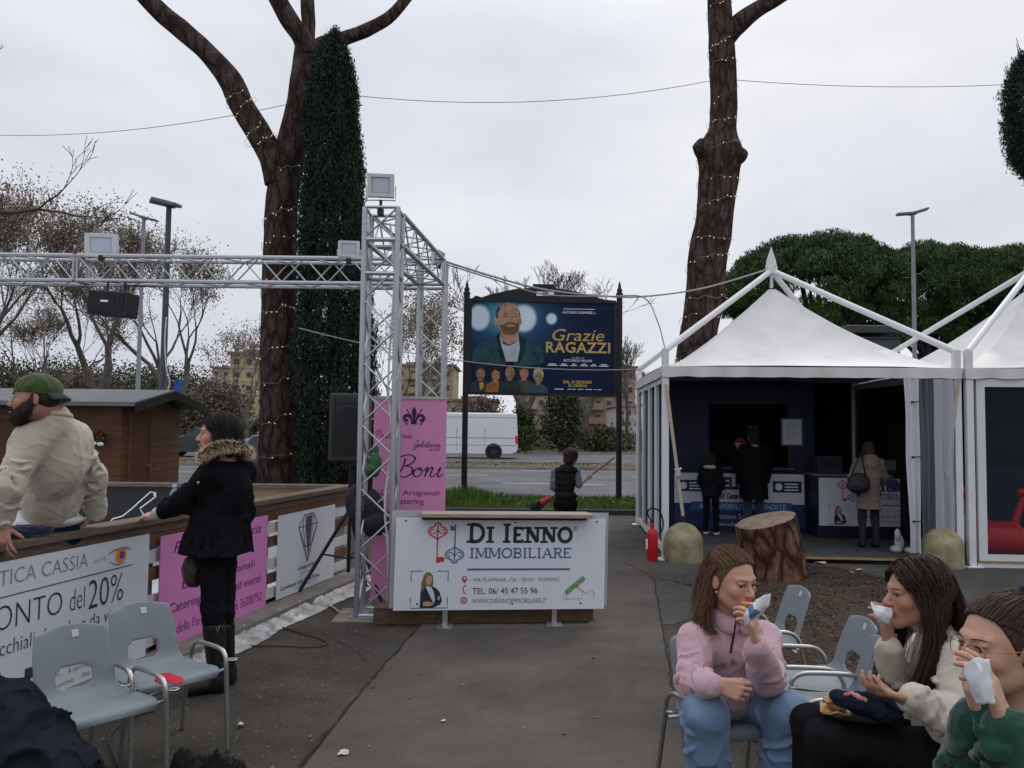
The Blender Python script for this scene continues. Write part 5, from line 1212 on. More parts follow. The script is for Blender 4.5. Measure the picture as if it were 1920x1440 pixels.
for k in range(6):
    xx = (888, 998, 1095, 1180, 1272, 1350)[k]; ww = (90, 74, 60, 72, 60, 86)[k]
    for r in range(2):
        x0, y0 = zb(xx+(r == 0)*16, 770+r*13); x1, y1 = zb(xx+ww-(r == 0)*16, 779+r*13); B.rect(b, x0, y0, x1, y1, .006)
x0, y0 = zb(1030, 266); x1, y1 = zb(1310, 272); B.rect(b, x0, y0, x1, y1, .006)
for k in range(4): B.disc(b, *zb(962+21*k, 1004), .0055, e=.006)
for x, ww in ((1070, 34), (1114, 28), (1160, 50), (1230, 60), (1308, 20), (1338, 36)): B.rect(b, *zb(x, 1000), *zb(x+ww, 1007), .006)
b.build('credits', m_pw, t, smooth=0)
# ================================================================== TENTS
m_pvc = mat('tent_pvc', (.60, .59, .58), .5, .10, 2.2, bump=.16, bscale=5); m_tube = mat('tent_tube', (.66, .66, .67), .4, .05, 5)
m_navy = mat('navy_panel', (.007, .010, .036), .5, .2, 2); m_clear = clear_mat('clear_pvc', (.62, .64, .72), .22, .15, (.5, .52, .58))
TH = R(3.7); TU, TV = V((math.cos(TH), -math.sin(TH), 0)), V((math.sin(TH), math.cos(TH), 0)); O1 = G(1247, 1050); O1.z = 0
SZ, EZ, PZ = 3.6, 2.42, 3.80
def tent(label, O, dz=0):
    t = thing('marquee', label, 'tent', O, 0, 'white pagoda tents'); T = lambda a, b_, z: O+TU*a+TV*b_+V((0, 0, z))
    for a, b_ in ((0, 0), (SZ, 0), (0, SZ), (SZ, SZ)):
        b = MB(); b.bar(T(a, b_, 0), T(a, b_, EZ+.26), .085, .085, up=TV); b.box(T(a, b_, .012), (.2, .2, .02)); b.build('pole', m_tube, t, smooth=0, bev=.006)
    b = MB()
    for p, q in (((0, 0), (SZ, 0)), ((SZ, 0), (SZ, SZ)), ((SZ, SZ), (0, SZ)), ((0, SZ), (0, 0))): b.bar(T(*p, EZ-.05), T(*q, EZ-.05), .05, .08)
    b.build('eave_beam', m_tube, t, smooth=0)
    b = MB(); N, K = 40, 14; c = SZ/2
    for k in range(K+1):
        s = .025+(1-.025)*(k/K); z = EZ+.03+(PZ-EZ-.03)*(1-s)**1.42
        for i in range(4):
            for j in range(N//4):
                u = -1+2*j/(N/4); x, y = ((u, -1), (1, u), (-u, 1), (-1, -u))[i]
                bul = (1-u*u)*.05*math.sin(math.pi*s)-(1-u*u)*.018*(s > .97)
                b.v.append(tuple(T(c+x*s*(c+.05)*(1-.0*bul), c+y*s*(c+.05), z-bul+.006*noise.noise((x*3, y*3, s*6)))))
    for k in range(K):
        for i in range(N): j = (i+1) % N; b.face((k*N+i, k*N+j, (k+1)*N+j, (k+1)*N+i))
    b.face(list(range(N)))
    cn = b.build('canopy', m_pvc, t, smooth=50)
    b = MB(); NV = 60
    for i in range(4):
        base = len(b.v)
        for j in range(NV+1):
            u = -1+2*j/NV; x, y = ((u, -1), (1, u), (-u, 1), (-1, -u))[i]; wv = .010*math.sin(j*.9+i)+.012*noise.noise((j*.21, i, 2))
            for q, z in enumerate((EZ+.03, EZ-.03, EZ-.10+.012*noise.noise((j*.3, i, 9)))):
                off = .055+(wv if q == 2 else wv*.4 if q == 1 else 0); b.v.append(tuple(T(c+x*(c+off), c+y*(c+off), z)))
        for j in range(NV):
            for q in range(2): a = base+j*3+q; b.face((a, a+3, a+4, a+1))
    b.build('valance', m_pvc, cn, smooth=60)
    ap = T(c, c, PZ+.24)
    for a, b_ in ((0, 0), (SZ, 0), (0, SZ), (SZ, SZ)):
        b = MB(); b.tube([T(a, b_, EZ+.24), ap], .042, 12); b.build('roof_tube', m_tube, t, smooth=50)
    b = MB(); b.lathe([(.09, -.05), (.09, .05), (.05, .07)], ap, 14); b.tube([ap-V((0, 0, .26)), ap], .025, 8); b.build('hub', m_tube, t, smooth=50)
    b = MB(); b.lathe([(.11, .05), (.08, .17), (.035, .28), (.004, .36)], ap, 4, rot=Matrix.Rotation(R(20), 3, 'Z')); b.build('finial', m_pvc, t, smooth=20)
    return t, T
t1, T1 = tent('white pagoda tent open at the front over the dark blue skate hire', O1)
O2 = T1(SZ+.13, -.03, 0); t2, T2 = tent('white pagoda tent cut by the right edge, glazed front', O2)
m_frame = mat('white_profile', (.62, .63, .64), .4, .04, 5)
def glazed(label, Pf, a0, a1, z0, z1, n, fr=.07, mull=True):
    """a glazed wall between a0..a1 along function Pf(a, z)"""
    t = thing('glazed_panel', label, 'window wall', Pf(a0, 0)); w_ = (a1-a0)/n
    for i in range(n):
        s0, s1 = a0+w_*i, a0+w_*(i+1); g = .012
        b = MB()
        for q in (s0+fr/2+g, s1-fr/2-g): b.bar(Pf(q, z0), Pf(q, z1), .05, fr, up=(Pf(s1, 0)-Pf(s0, 0)))
        for z in (z0+fr/2, z1-fr/2): b.bar(Pf(s0+fr+g, z), Pf(s1-fr-g, z), .048, fr)
        f = b.build('frame', m_frame, t, smooth=0)
        b = MB(); c0, c1 = Pf(s0+fr+g, z0+fr), Pf(s1-fr-g, z1-fr); d_ = (c1-c0); d_.z = 0; nn = V((-d_.y, d_.x, 0)).normalized()*.006
        b.prism([Pf(s0+fr+g, z0+fr), Pf(s1-fr-g, z0+fr), Pf(s1-fr-g, z1-fr), Pf(s0+fr+g, z1-fr)], nn); b.build('pane', m_glass, f, smooth=0)
    return t
glazed('white framed glazed side wall of the nearer tent', lambda a, z: T1(0, a, z), .06, SZ-.06, .08, EZ-.10, 4)
gf = glazed('white framed glass front of the second tent', lambda a, z: T2(a, 0, z), .07, SZ-.07, .06, EZ-.10, 2, fr=.10)
b = MB(); b.bar(T2(.06, .0, .03), T2(SZ, .0, .03), .07, .06); b.build('sill', m_frame, gf, smooth=0)
# platform floors
for T, lb in ((T1, 'grey timber platform floor of the nearer tent'), (T2, 'grey timber platform floor of the second tent')):
    t = thing('platform_floor', lb, 'floor', T(SZ/2, SZ/2, 0)); b = MB(); b.prism([T(.06, -.02, .06), T(SZ-.02, -.02, .06), T(SZ-.02, SZ, .06), T(.06, SZ, .06)], (0, 0, .03)); b.build('deck', mat('deck_grey', (.075, .072, .07), .85, .25, 4), t, smooth=0)
    b = MB(); b.bar(T(.06, -.035, .072), T(SZ-.02, -.035, .072), .025, .026); b.build('edge_strip', m_wood, t, smooth=0)
    b = MB(); b.prism([T(.1, .06, .005), T(SZ-.06, .06, .005), T(SZ-.06, SZ-.1, .005), T(.1, SZ-.1, .005)], (0, 0, .05)); b.build('base', mat('dark_bargeboard', (.02, .016, .016)), t, smooth=0)
# interior walls
def wall(label, T, pts, m, name='partition', th=None):
    t = thing(name, label, 'partition', T(*pts[0])); b = MB(); P = [T(*p) for p in pts]; n = (P[1]-P[0]).cross(P[2]-P[1]).normalized(); b.prism(P, n*.03); b.build('panel', m, t, smooth=0); return t
wall('black rear wall cloth closing the nearer tent', T1, [(.06, SZ-.08, .09), (SZ-.06, SZ-.08, .09), (SZ-.06, SZ-.08, EZ+.05), (.06, SZ-.08, EZ+.05)], mat('black_cloth', (.009, .009, .013), .9, .3, 3))
wall('dark dividing wall between the two tents', T1, [(SZ+.0, .5, .09), (SZ+.0, SZ-.1, .09), (SZ+.0, SZ-.1, EZ), (SZ+.0, .5, EZ)], mat('black_cloth', (.009, .009, .013)))
wall('dark rear wall cloth closing the second tent', T2, [(.06, SZ-.08, .09), (SZ-.06, SZ-.08, .09), (SZ-.06, SZ-.08, EZ+.05), (.06, SZ-.08, EZ+.05)], mat('black_cloth', (.009, .009, .013)))
wall('dark blue low partition inside the second tent', T2, [(.1, 1.7, .09), (SZ-.1, 1.7, .09), (SZ-.1, 1.7, 1.15), (.1, 1.7, 1.15)], m_navy)
# ticket booth
BF = 2.25
t = thing('ticket_booth', 'dark navy ticket booth with an open counter window', 'booth', T1(1.2, BF, .09))
b = MB(); pz = lambda a, z: T1(a, BF, z)
for a0, a1, z0, z1 in ((.08, .95, .09, 2.36), (2.15, 2.55, .09, 2.36), (.95, 2.15, .09, 1.05), (.95, 2.15, 2.05, 2.36)): b.prism([pz(a0, z0), pz(a1, z0), pz(a1, z1), pz(a0, z1)], TV*.05)
b.prism([T1(2.5, BF+.05, .09), T1(2.5, SZ-.15, .09), T1(2.5, SZ-.15, 2.36), T1(2.5, BF+.05, 2.36)], TU*.05)
b.build('wall', m_navy, t, smooth=0)
b = MB(); b.prism([T1(.9, BF-.14, 1.05), T1(2.2, BF-.14, 1.05), T1(2.2, BF+.3, 1.05), T1(.9, BF+.3, 1.05)], (0, 0, .03)); b.build('counter', mat('counter_grey', (.08, .08, .09), .5), t, smooth=0)
tl, tr, bl = T1(.42, BF-.03, .98), T1(2.38, BF-.03, .98), T1(.42, BF-.03, .16)
t = thing('counter_sign', 'white over blue wireless shop sign on the navy ticket booth', 'sign', bl); B = Board(tl, tr, bl); b = MB(); B.slab(b, .006, (0, 0, 1, .56)); b.build('panel', m_ban, t, smooth=0)
b = MB(); B.slab(b, .006, (0, .564, 1, 1)); b.build('lower_panel', mat('sign_navy', (.02, .03, .12), .5, .1, 3), t, smooth=0)
mn = mat('sign_navy_ink', (.015, .02, .075), .5, .05, 4)
b = MB(); B.text(b, 'CELL', .31, .06, .52, .30, bold=.05); B.text(b, 'Tim 1 Center', .32, .36, .50, .48, bold=.04, shear=.3); B.rect(b, .03, .13, .27, .34); B.rect(b, .76, .13, .98, .34); b.build('lettering', mn, t, smooth=0)
b = MB(); 
for x0 in (.035, .77):
    B.disc(b, x0+.035, .235, .028, e=.004); 
    for k in range(3): B.rect(b, x0+.08, .17+.055*k, x0+.185, .195+.055*k, .004)
b.build('logo', m_white, t, smooth=0)
b = MB(); B.rect(b, .13, .53, .90, .70, e=.004); b.build('stripe', mat('sign_midblue', (.03, .10, .28), .5, .05, 4), t, smooth=0)
b = MB(); B.text(b, 'ALTA VISIBILITA E VENDITE', .19, .565, .86, .66, bold=.01, e=.006); B.text(b, 'Cristiano Scarpa', .30, .755, .62, .87, e=.006); B.text(b, 'www.cellcenter.it', .32, .91, .58, .97, e=.006); b.build('slogan', mat('sign_paleink', (.40, .46, .55), .5, .05, 4), t, smooth=0)
nc = A(1484, 810, T1(2, BF, 0).y); t = thing('notice', 'white notice sheet in a blue frame on the booth wall', 'notice', nc); B = Board(nc+TU*-.14+V((0, 0, .19))-TV*.03, nc+TU*.14+V((0, 0, .19))-TV*.03, nc+TU*-.14-V((0, 0, .19))-TV*.03)
b = MB(); B.slab(b, .004, (-.1, -.06, 1.1, 1.06)); b.build('frame', mat('frame_blue', (.06, .12, .25), .5), t, smooth=0); b = MB(); B.rect(b, 0, 0, 1, 1); b.build('sheet', mat('paper', (.62, .62, .62), .8, .04, 6), t, smooth=0)
b = MB(); 
for k in range(9): B.rect(b, .14, .1+.09*k, .6+.26*((k*7) % 3)/2, .118+.09*k, .004)
b.build('text_lines', m_greyink, t, smooth=0)
# second counter with the estate agent board
CB = 1.75
xa = A(1532, 900, T1(2.5, CB, 0).y).x; a0 = (xa-O1.x-TV.x*CB)/TU.x
t = thing('hire_counter', 'navy counter faced with a white estate agent sign inside the tent', 'counter', T1(a0, CB, .09))
b = MB(); b.prism([T1(a0, CB, .09), T1(SZ-.1, CB, .09), T1(SZ-.1, CB+.6, .09), T1(a0, CB+.6, .09)], (0, 0, .90)); b.build('body', m_navy, t, smooth=0)
b = MB(); b.prism([T1(a0-.05, CB-.05, .99), T1(SZ-.1, CB-.05, .99), T1(SZ-.1, CB+.65, .99), T1(a0-.05, CB+.65, .99)], (0, 0, .03)); b.build('top', mat('counter_top', (.16, .15, .14), .5), t, smooth=0)
tl, tr, bl = T1(a0+.02, CB-.02, .965), T1(a0+.02+1.75, CB-.02, .965), T1(a0+.02, CB-.02, .27)
t = thing('counter_sign', 'white estate agent sign on the hire counter in the tent', 'sign', bl); B = Board(tl, tr, bl); b = MB(); B.slab(b, .006, (0, 0, .86, 1)); b.build('panel', m_ban, t, smooth=0)
agent_sign(B, t, False)
def dev(name, label, a, bb, w_, d_, h, m, scr=None, cat='device'):
    t = thing(name, label, cat, T1(a, bb, 1.02)); b = MB(); b.prism([T1(a, bb, 1.02), T1(a+w_, bb, 1.02), T1(a+w_, bb+d_, 1.02), T1(a, bb+d_, 1.02)], (0, 0, h)); b.build('case', m, t, smooth=0, bev=.01)
    b = MB(); b.prism([T1(a+.02, bb-.004, 1.02+h*.3), T1(a+w_-.02, bb-.004, 1.02+h*.3), T1(a+w_-.02, bb-.004, 1.02+h*.9), T1(a+.02, bb-.004, 1.02+h*.9)], TV*.003); b.build('front_panel', scr or m_dglass, t, smooth=0); return t
dev('printer', 'dark box printer at the left end of the hire counter', a0+.05, CB+.1, .36, .3, .26, mat('device_grey', (.03, .035, .05), .5))
dev('laptop', 'pale screened laptop beside the woman in the beige coat', a0+1.02, CB+.12, .34, .05, .23, mat('device_grey', (.03, .035, .05)), mat('screen_pale', (.16, .2, .2), .3, .1, 10))
dev('card_terminal', 'small pale till display on the ticket booth counter', 1.33, BF+.02, .26, .1, .16, mat('device_pale', (.4, .42, .45), .5))
# tied-back PVC door curtains at the tent corner
def curtain(label, a0, a1, b_, z0, z1, m, amp, seed, lean=0):
    t = thing('door_curtain', label, 'curtain', T1(a0, b_, z0)); b = MB(); N, K = 36, 14
    for i in range(N+1):
        for k in range(K+1):
            u, v = i/N, k/K; z = z1+(z0-z1)*v; a = a0+(a1-a0)*u+lean*v*(1-u)+.02*noise.noise((v*3, seed, u))
            b.v.append(tuple(T1(a, b_+amp*math.sin(u*13+seed)*(.5+.5*v)+.02*noise.noise((u*5, v*2, seed)), z)))
    for i in range(N):
        for k in range(K): a = i*(K+1)+k; b.face((a, a+1, a+K+2, a+K+1))
    b.build('sheet', m, t, smooth=180); return t
aC = lambda px: (A(px, 900, T1(3, -.08, 0).y).x-O1.x)/TU.x
ct = curtain('white tied-back tent door curtain, left strip', aC(1700), aC(1729), -.06, .16, 2.33, mat('curtain_white', (.55, .55, .58), .5, .05, 3), .035, 1, lean=.06)
b = MB(); 
for z in (2.02, 1.34, .55): b.tube([T1(aC(1712), -.10, z), T1(aC(1726), -.12, z+.01)], .008, 6); b.ell(T1(aC(1712), -.10, z), (.022, .015, .015))
b.build('tie', m_black, ct)
curtain('clear plastic tent door curtain, middle strip', aC(1730), aC(1756), -.03, .12, 2.32, m_clear, .03, 4)
curtain('milky plastic tent door curtain beside the corner pole', aC(1754), aC(1790), -.07, .10, 2.31, clear_mat('milky_pvc', (.6, .62, .68), .65, .25, (.52, .54, .58)), .025, 7)
# concrete bollards and guy straps
def bollard(label, px, py):
    p = G(px, py); t = thing('bollard', label, 'bollard', p, 0, 'concrete dome bollards at the tent corners')
    r = .245; b = MB(); prof = [(r*1.0, 0), (r, .20)]+[(r*math.cos(R(a)), .22+.26*math.sin(R(a))) for a in range(0, 90, 9)]+[(.01, .48)]
    b.lathe(prof, p, 28)
    for i, q in enumerate(b.v):
        k = .007*noise.noise((q[0]*9, q[1]*9, q[2]*9)); b.v[i] = (q[0]+k*3*(q[0]-p.x), q[1]+k*3*(q[1]-p.y), q[2]+k)
    b.build('dome', mat('mossy_concrete', (.17, .155, .08), .9, .3, 6, bump=.7, bscale=50, col2=(.37, .35, .23)), t, smooth=50)
    b = MB(); b.lathe([(.02, .47), (.02, .50), (.012, .52)], p, 10); b.tube([p+V((.03*math.cos(a), 0, .53+.03*math.sin(a))) for a in np.linspace(0, 6.28, 13)], .008, 6); b.build('eye_ring', m_iron, t, smooth=50); return p
b1 = bollard('mossy concrete dome bollard beside the fire extinguisher', 1281, 1052)
b2 = bollard('mossy concrete dome bollard below the tied-back tent curtain', 1767, 1062)
m_strap = mat('webbing', (.42, .36, .26), .8, .2, 12)
for p, q, lb in ((b1, T1(0, 0, EZ-.2), 'pale guy strap from the tent corner to the left bollard'), (b2, T1(SZ, 0, EZ-.1), 'pale guy strap from the tent corner to the right bollard')):
    t = thing('guy_strap', lb, 'strap', p); b = MB(); m = (p+V((0, 0, .56))).lerp(q, .33); b.bar(p+V((0, 0, .55)), q+V((0, -.06, 0)), .04, .006, up=V((0, 1, 0))); b.build('strap', m_strap, t, smooth=0)
    b = MB(); b.box(m+V((0, -.03, 0)), (.06, .04, .10)); b.tube([m+V((-.04, -.03, .03)), m+V((.05, -.03, .05))], .012, 6); b.build('ratchet', m_steel, t)
# fire extinguisher
p = G(1223, 1053); t = thing('fire_extinguisher', 'red fire extinguisher with a black hose standing by the bollard', 'extinguisher', p)
b = MB(); b.lathe([(.066, 0), (.07, .02), (.07, .33), (.058, .38), (.03, .405), (.025, .42)], p, 22); b.build('cylinder', mat('extinguisher_red', (.42, .012, .015), .35, .08, 8), t, smooth=50)
b = MB(); b.box(p+V((-.072, -.012, .22)), (.012, .07, .12)); b.build('label', m_white, t, smooth=0)
b = MB(); b.lathe([(.024, .42), (.028, .44), (.02, .47)], p, 10); b.bar(p+V((.02, 0, .47)), p+V((-.11, 0, .505)), .022, .012); b.bar(p+V((.02, 0, .455)), p+V((-.08, 0, .455)), .02, .01); b.build('valve', mat('extinguisher_red', (.42, .012, .015)), t, smooth=30)
b = MB(); b.tube(bez(*[tuple(p+V(q)) for q in ((.02, 0, .45), (-.06, .0, .60), (.0, 0, .66), (.09, 0, .62), (.135, 0, .50), (.12, 0, .38), (.075, 0, .34))]), .010, 8); b.build('hose', m_rubber, t, smooth=180)
# stump
p = G(1461, 1092); YS = p.y; t = thing('tree_stump', 'large cut pine stump with slanting top on the bark mulch', 'stump', p)
b = MB(); n, K = 64, 16; top = [A(1438, 976, YS+.0), .33]
tc_ = A(1437, 976, YS); rng2 = random.Random(4)
def stump_r(a): return 1+.035*math.sin(3*a+1)+.02*math.sin(5*a)+.012*math.sin(11*a+2)
for k in range(K+1):
    v = k/K; c = V((p.x, YS+.02, 0)).lerp(V((tc_.x, YS+.02, tc_.z)), v); r0 = .325*(1-v)+.312*v+.025*(1-v)**4
    for i in range(n):
        a = 6.2832*i/n; rr_ = r0*stump_r(a)*(1+.022*noise.noise((math.cos(a)*6, math.sin(a)*6, v*1.5)))+.016*abs(noise.noise((math.cos(a)*11, math.sin(a)*11, v*2.2)))
        tilt = (.085*math.cos(a)-.10*math.sin(a)*0+.02*math.sin(a))*v
        b.v.append((c.x+rr_*math.cos(a), c.y+rr_*math.sin(a), c.z+tilt*1.0))
for k in range(K):
    for i in range(n): j = (i+1) % n; b.face((k*n+i, k*n+j, (k+1)*n+j, (k+1)*n+i))
b.build('bark', m_stump, t, smooth=180)
b2_ = MB(); base = [V(q) for q in b.v[K*n:]]; cc = sum(base, V((0, 0, 0)))/n
for s, dz in ((.99, .001), (.93, .012), (.6, .014), (.3, .013)):
    for q in base: b2_.v.append(tuple(cc+(q-cc)*s+V((0, 0, dz))))
for k in range(3):
    for i in range(n): j = (i+1) % n; b2_.face((k*n+i, k*n+j, (k+1)*n+j, (k+1)*n+i))
b2_.face(list(range(3*n, 4*n))); b2_.build('cut_face', mat('cut_wood', (.20, .15, .11), .9, .35, 9, bump=.3), t, smooth=180)
b = MB()
# skating aids: white penguin-like and red sledge-like
def inst_ell(mb, T, a, bb, z, r): mb.ell(T(a, bb, z), r, nu=14, nv=10)
t = thing('skating_aid', 'white moulded skating aid standing by the door curtain', 'skating aid', T1(3.10, .55, .09))
b = MB(); 
for a, bb, z, r in ((3.10, .55, .20, (.06, .06, .11)), (3.06, .5, .31, (.04, .04, .08)), (3.02, .45, .13, (.07, .10, .05)), (3.18, .42, .12, (.06, .10, .045))): inst_ell(b, T1, a, bb, z, r)
b.build('body', mat('white_plastic', (.46, .46, .47), .35, .03, 5), t, smooth=180)
b = MB(); b.ell(T1(3.26, .38, .16), (.05, .05, .06)); b.build('red_foot', m_red, t, smooth=180)
rp = T2(.62, .42, .09)
t = thing('skating_aid', 'red moulded skating aid with two raised handles behind the tent glass', 'skating aid', rp)
b = MB(); f = lambda a, z, d=0: T2(.20+a*.62, .42+d, z*.9)
sec = [(.0, .10, .30), (.04, .16, .32), (.12, .42, .25), (.20, .52, .16), (.28, .46, .13), (.38, .36, .11), (.48, .30, .10), (.58, .33, .11), (.68, .40, .13), (.78, .40, .16)]
NB = 14
for k, (x, h, wd_) in enumerate([(-.12, .06, .1), (-.05, .22, .22), (.05, .40, .27), (.15, .50, .28), (.28, .53, .27), (.42, .50, .27), (.55, .49, .27), (.7, .50, .28), (.85, .50, .28), (1.0, .38, .25), (1.08, .10, .12)]):
    for j in range(NB): a = 6.2832*j/NB; b.v.append(tuple(f(x, .09+h/2+h/2*math.sin(a)*1.0, wd_*math.cos(a))))
for k in range(10):
    for j in range(NB): j2 = (j+1) % NB; b.face((k*NB+j, k*NB+j2, (k+1)*NB+j2, (k+1)*NB+j))
b.face(list(range(NB))[::-1]); b.face(list(range(10*NB, 11*NB)))
b.build('body', mat('red_plastic', (.55, .012, .02), .3, .12, 4, bump=.5, bscale=5), t, smooth=180)
for s, x in ((-1, .12), (1, .86)):
    b = MB(); b.tube(bez(tuple(f(x+s*-.02, .45)), tuple(f(x+s*.06, .65)), tuple(f(x+s*.16, .85)), tuple(f(x+s*.22, .98))), [.05]*10+[.045]*10+[.035]*11, 10); b.ell(f(x+s*.24, .99), (.11, .06, .06)); b.build('handle', mat('red_plastic', (.40, .012, .018)), t, smooth=180)
t = thing('skating_aid', 'white skating aid beside the red one behind the tent glass', 'skating aid', T2(.17, .6, .09)); b = MB()
for a, z, r in ((.19, .30, (.10, .12, .30)), (.24, .72, (.08, .08, .15)), (.30, .86, (.07, .05, .04))): inst_ell(b, T2, a, .6, z, r)
b.build('body', mat('white_plastic', (.62, .62, .63)), t, smooth=180)
# dark cabin roof rising behind the tents
c = A(1634, 640, 14.6)
t = thing('site_cabin', 'dark grey cabin top rising between the two tent roofs', 'cabin', (c.x, 14.8, 0)); xa, xb = A(1583, 640, 14.6).x, A(1688, 640, 14.6).x; zt = A(1634, 612, 14.6).z
b = MB(); b.box(((xa+xb)/2, 15.1, zt/2-.1), (xb-xa-.06, 1.1, zt-.2)); b.build('wall', mat('cabin_grey', (.045, .052, .055), .6, .15, 4), t, smooth=0)
b = MB(); b.box(((xa+xb)/2, 15.1, zt-.06), (xb-xa, 1.2, .14)); b.box(((xa+xb)/2, 14.53, zt-.22), (xb-xa-.1, .04, .03)); b.build('roof', mat('cabin_dark', (.03, .036, .038), .5, .15, 4), t, smooth=0, bev=.03)
# ================================================================== VEHICLES
def wheel(t, x, y, r, w_, out):
    o = None
    b = MB(); rot = Matrix.Rotation(R(90), 3, 'X'); b.lathe([(r*.6, -w_/2), (r*.94, -w_/2), (r, -w_*.3), (r, w_*.3), (r*.94, w_/2), (r*.6, w_/2)], (x, y, r), 26, rot=rot); o = b.build('wheel', m_rubber, t, smooth=40)
    b = MB(); b.lathe([(r*.62, -w_*.40), (r*.60, w_*.3), (r*.62, w_*.44)], (x, y, r), 20, rot=rot)
    for k in range(5): a = k*1.2566; b.bar((x, y+out*w_*.46, r), (x+math.cos(a)*r*.55, y+out*w_*.46, r+math.sin(a)*r*.55), .03, .09, up=V((0, 1, 0)))
    b.build('rim', mat('wheel_rim', (.10, .10, .105), .45, .2, 10, metal=.4), o, smooth=40)
def car(name, label, x, y, L, H, Wd, prof, glass, paint, wheels, r, face=1, van=False, lights_=True):
    """side profile (fractions of L,H from the rear when face=1 means nose towards -x)"""
    t = thing(name, label, 'van' if van else 'car', (x, y, 0.004)); X_ = lambda f: x+(-face)*(f-.5)*L
    b = MB(); n = len(prof); secs = (-1, -.93, -.6, .6, .93, 1) 
    for s in secs:
        for (f, h) in prof:
            tum = 1-(.0 if h < .5 else (h-.5)*(.20 if not van else .10)); ins = {1: .03, .93: .008}.get(abs(s), 0)
            ff = f+(-ins if f > .5 else ins)*.35; hh = h-(ins*.9 if h > .5 else 0)
            b.v.append((X_(ff), y+s*Wd/2*tum, H*hh))
    for k in range(len(secs)-1):
        for i in range(n): j = (i+1) % n; b.face((k*n+i, k*n+j, (k+1)*n+j, (k+1)*n+i))
    b.face(list(range(n))); b.face(list(range((len(secs)-1)*n, len(secs)*n))[::-1]); b.build('body', paint, t, smooth=30, recalc=True)
    for poly in glass:
        for s in (-1, 1):
            if s == 1 and van: continue
            b = MB(); pts = []
            for f, h in poly: tum = 1-(0 if h < .5 else (h-.5)*(.20 if not van else .10)); pts.append(V((X_(f), y+s*(Wd/2*tum+.004), H*h)))
            b.prism(pts, (0, -s*.02, 0)); b.build('window', m_dglass, t, smooth=0)
    for f in wheels:
        for s in (-1, 1):
            wheel(t, X_(f), y+s*(Wd/2-.09), r, .2, s)
        b = MB(); b.lathe([(r*1.2, -.004), (r*1.2, .004)], (X_(f), y-Wd/2-.001, r*1.02), 26, rot=Matrix.Rotation(R(90), 3, 'X')); b.build('wheel_arch', m_black, t, smooth=0)
    return t, X_
vy = 42.0; xr = A(971, 800, vy).x; VL, VH = 5.6, 2.36
vp = [(0, .17), (.0, .50), (.012, .97), (.03, 1.0), (.72, 1.0), (.80, .95), (.90, .60), (.985, .50), (1, .40), (1, .17), (.95, .12), (.04, .12)]
t, X_ = car('delivery_van', 'white high roof delivery van passing on the far carriageway', xr-VL/2, vy, VL, VH, 1.95, vp, [[(.73, .60), (.73, .88), (.79, .88), (.865, .60)]], mat('van_white', (.68, .69, .71), .3, .04, 1.5), (.22, .80), .36, 1, True)
b = MB(); yy = vy-1.95/2-.004
for f0, f1, h in ((.02, .95, .30), (.02, .95, .46), (.02, .72, .90)): b.box(((X_(f0)+X_(f1))/2, yy+(0 if h < .5 else (h-.5)*.10*.97), VH*h), (abs(X_(f1)-X_(f0)), .012, .018))
for f in (.30, .56, .73): b.box((X_(f), yy+.01, VH*.42), (.014, .012, VH*.5))
b.build('body_seams', mat('seam_grey', (.22, .22, .23), .6), t, smooth=0)
b = MB(); b.box((X_(.012), yy+.02, VH*.42), (.12, .04, .42)); b.build('tail_light', m_red, t, smooth=0)
b = MB(); b.box((X_(.0)+.04, vy, VH*.17), (.14, 1.9, .16)); b.build('bumper', m_black, t, smooth=0)
cp = [(0, .30), (.0, .55), (.03, .63), (.13, .68), (.22, .95), (.32, 1.0), (.50, .99), (.66, .68), (.90, .60), (.985, .5), (1, .28), (.97, .17), (.03, .17)]
cg = [[(.155, .68), (.235, .92), (.40, .95), (.40, .69)], [(.42, .69), (.42, .95), (.50, .94), (.615, .69)]]
m_cd = mat('car_dark', (.015, .018, .028), .25, .1, 3, spec=.6); m_ct = mat('car_teal', (.055, .085, .10), .3, .1, 3, spec=.6); m_cs = mat('car_silver', (.36, .38, .42), .3, .05, 3, metal=.4)
t, X_ = car('parked_car', 'dark estate car passing behind the woman in the fur collar', A(380, 830, 40).x, 40, 4.5, 1.46, 1.8, cp, cg, m_cd, (.2, .81), .33)
t, X_ = car('parked_car', 'teal grey car on the near carriageway behind the forked pine', A(575, 870, 20.5).x, 20.5, 4.2, 1.46, 1.76, cp, cg, m_ct, (.2, .81), .33, -1)
b = MB(); b.box((X_(.012), 20.5-.80, .88), (.06, .2, .14)); b.build('tail_light', m_red, t, smooth=0)
t, X_ = car('parked_car', 'silver car in the far lane seen left of the forked pine', A(520, 850, 38).x, 38, 4.3, 1.46, 1.78, cp, cg, m_cs, (.2, .81), .33)
t, X_ = car('parked_car', 'pale car behind the loudspeaker with red tail lights', A(640, 850, 30.2).x, 28.9, 4.3, 1.46, 1.78, cp, cg, m_cs, (.2, .81), .33, -1)
b = MB(); b.box((X_(.012), 28.9-.82, .88), (.06, .2, .16)); b.build('tail_light', m_red, t, smooth=0)
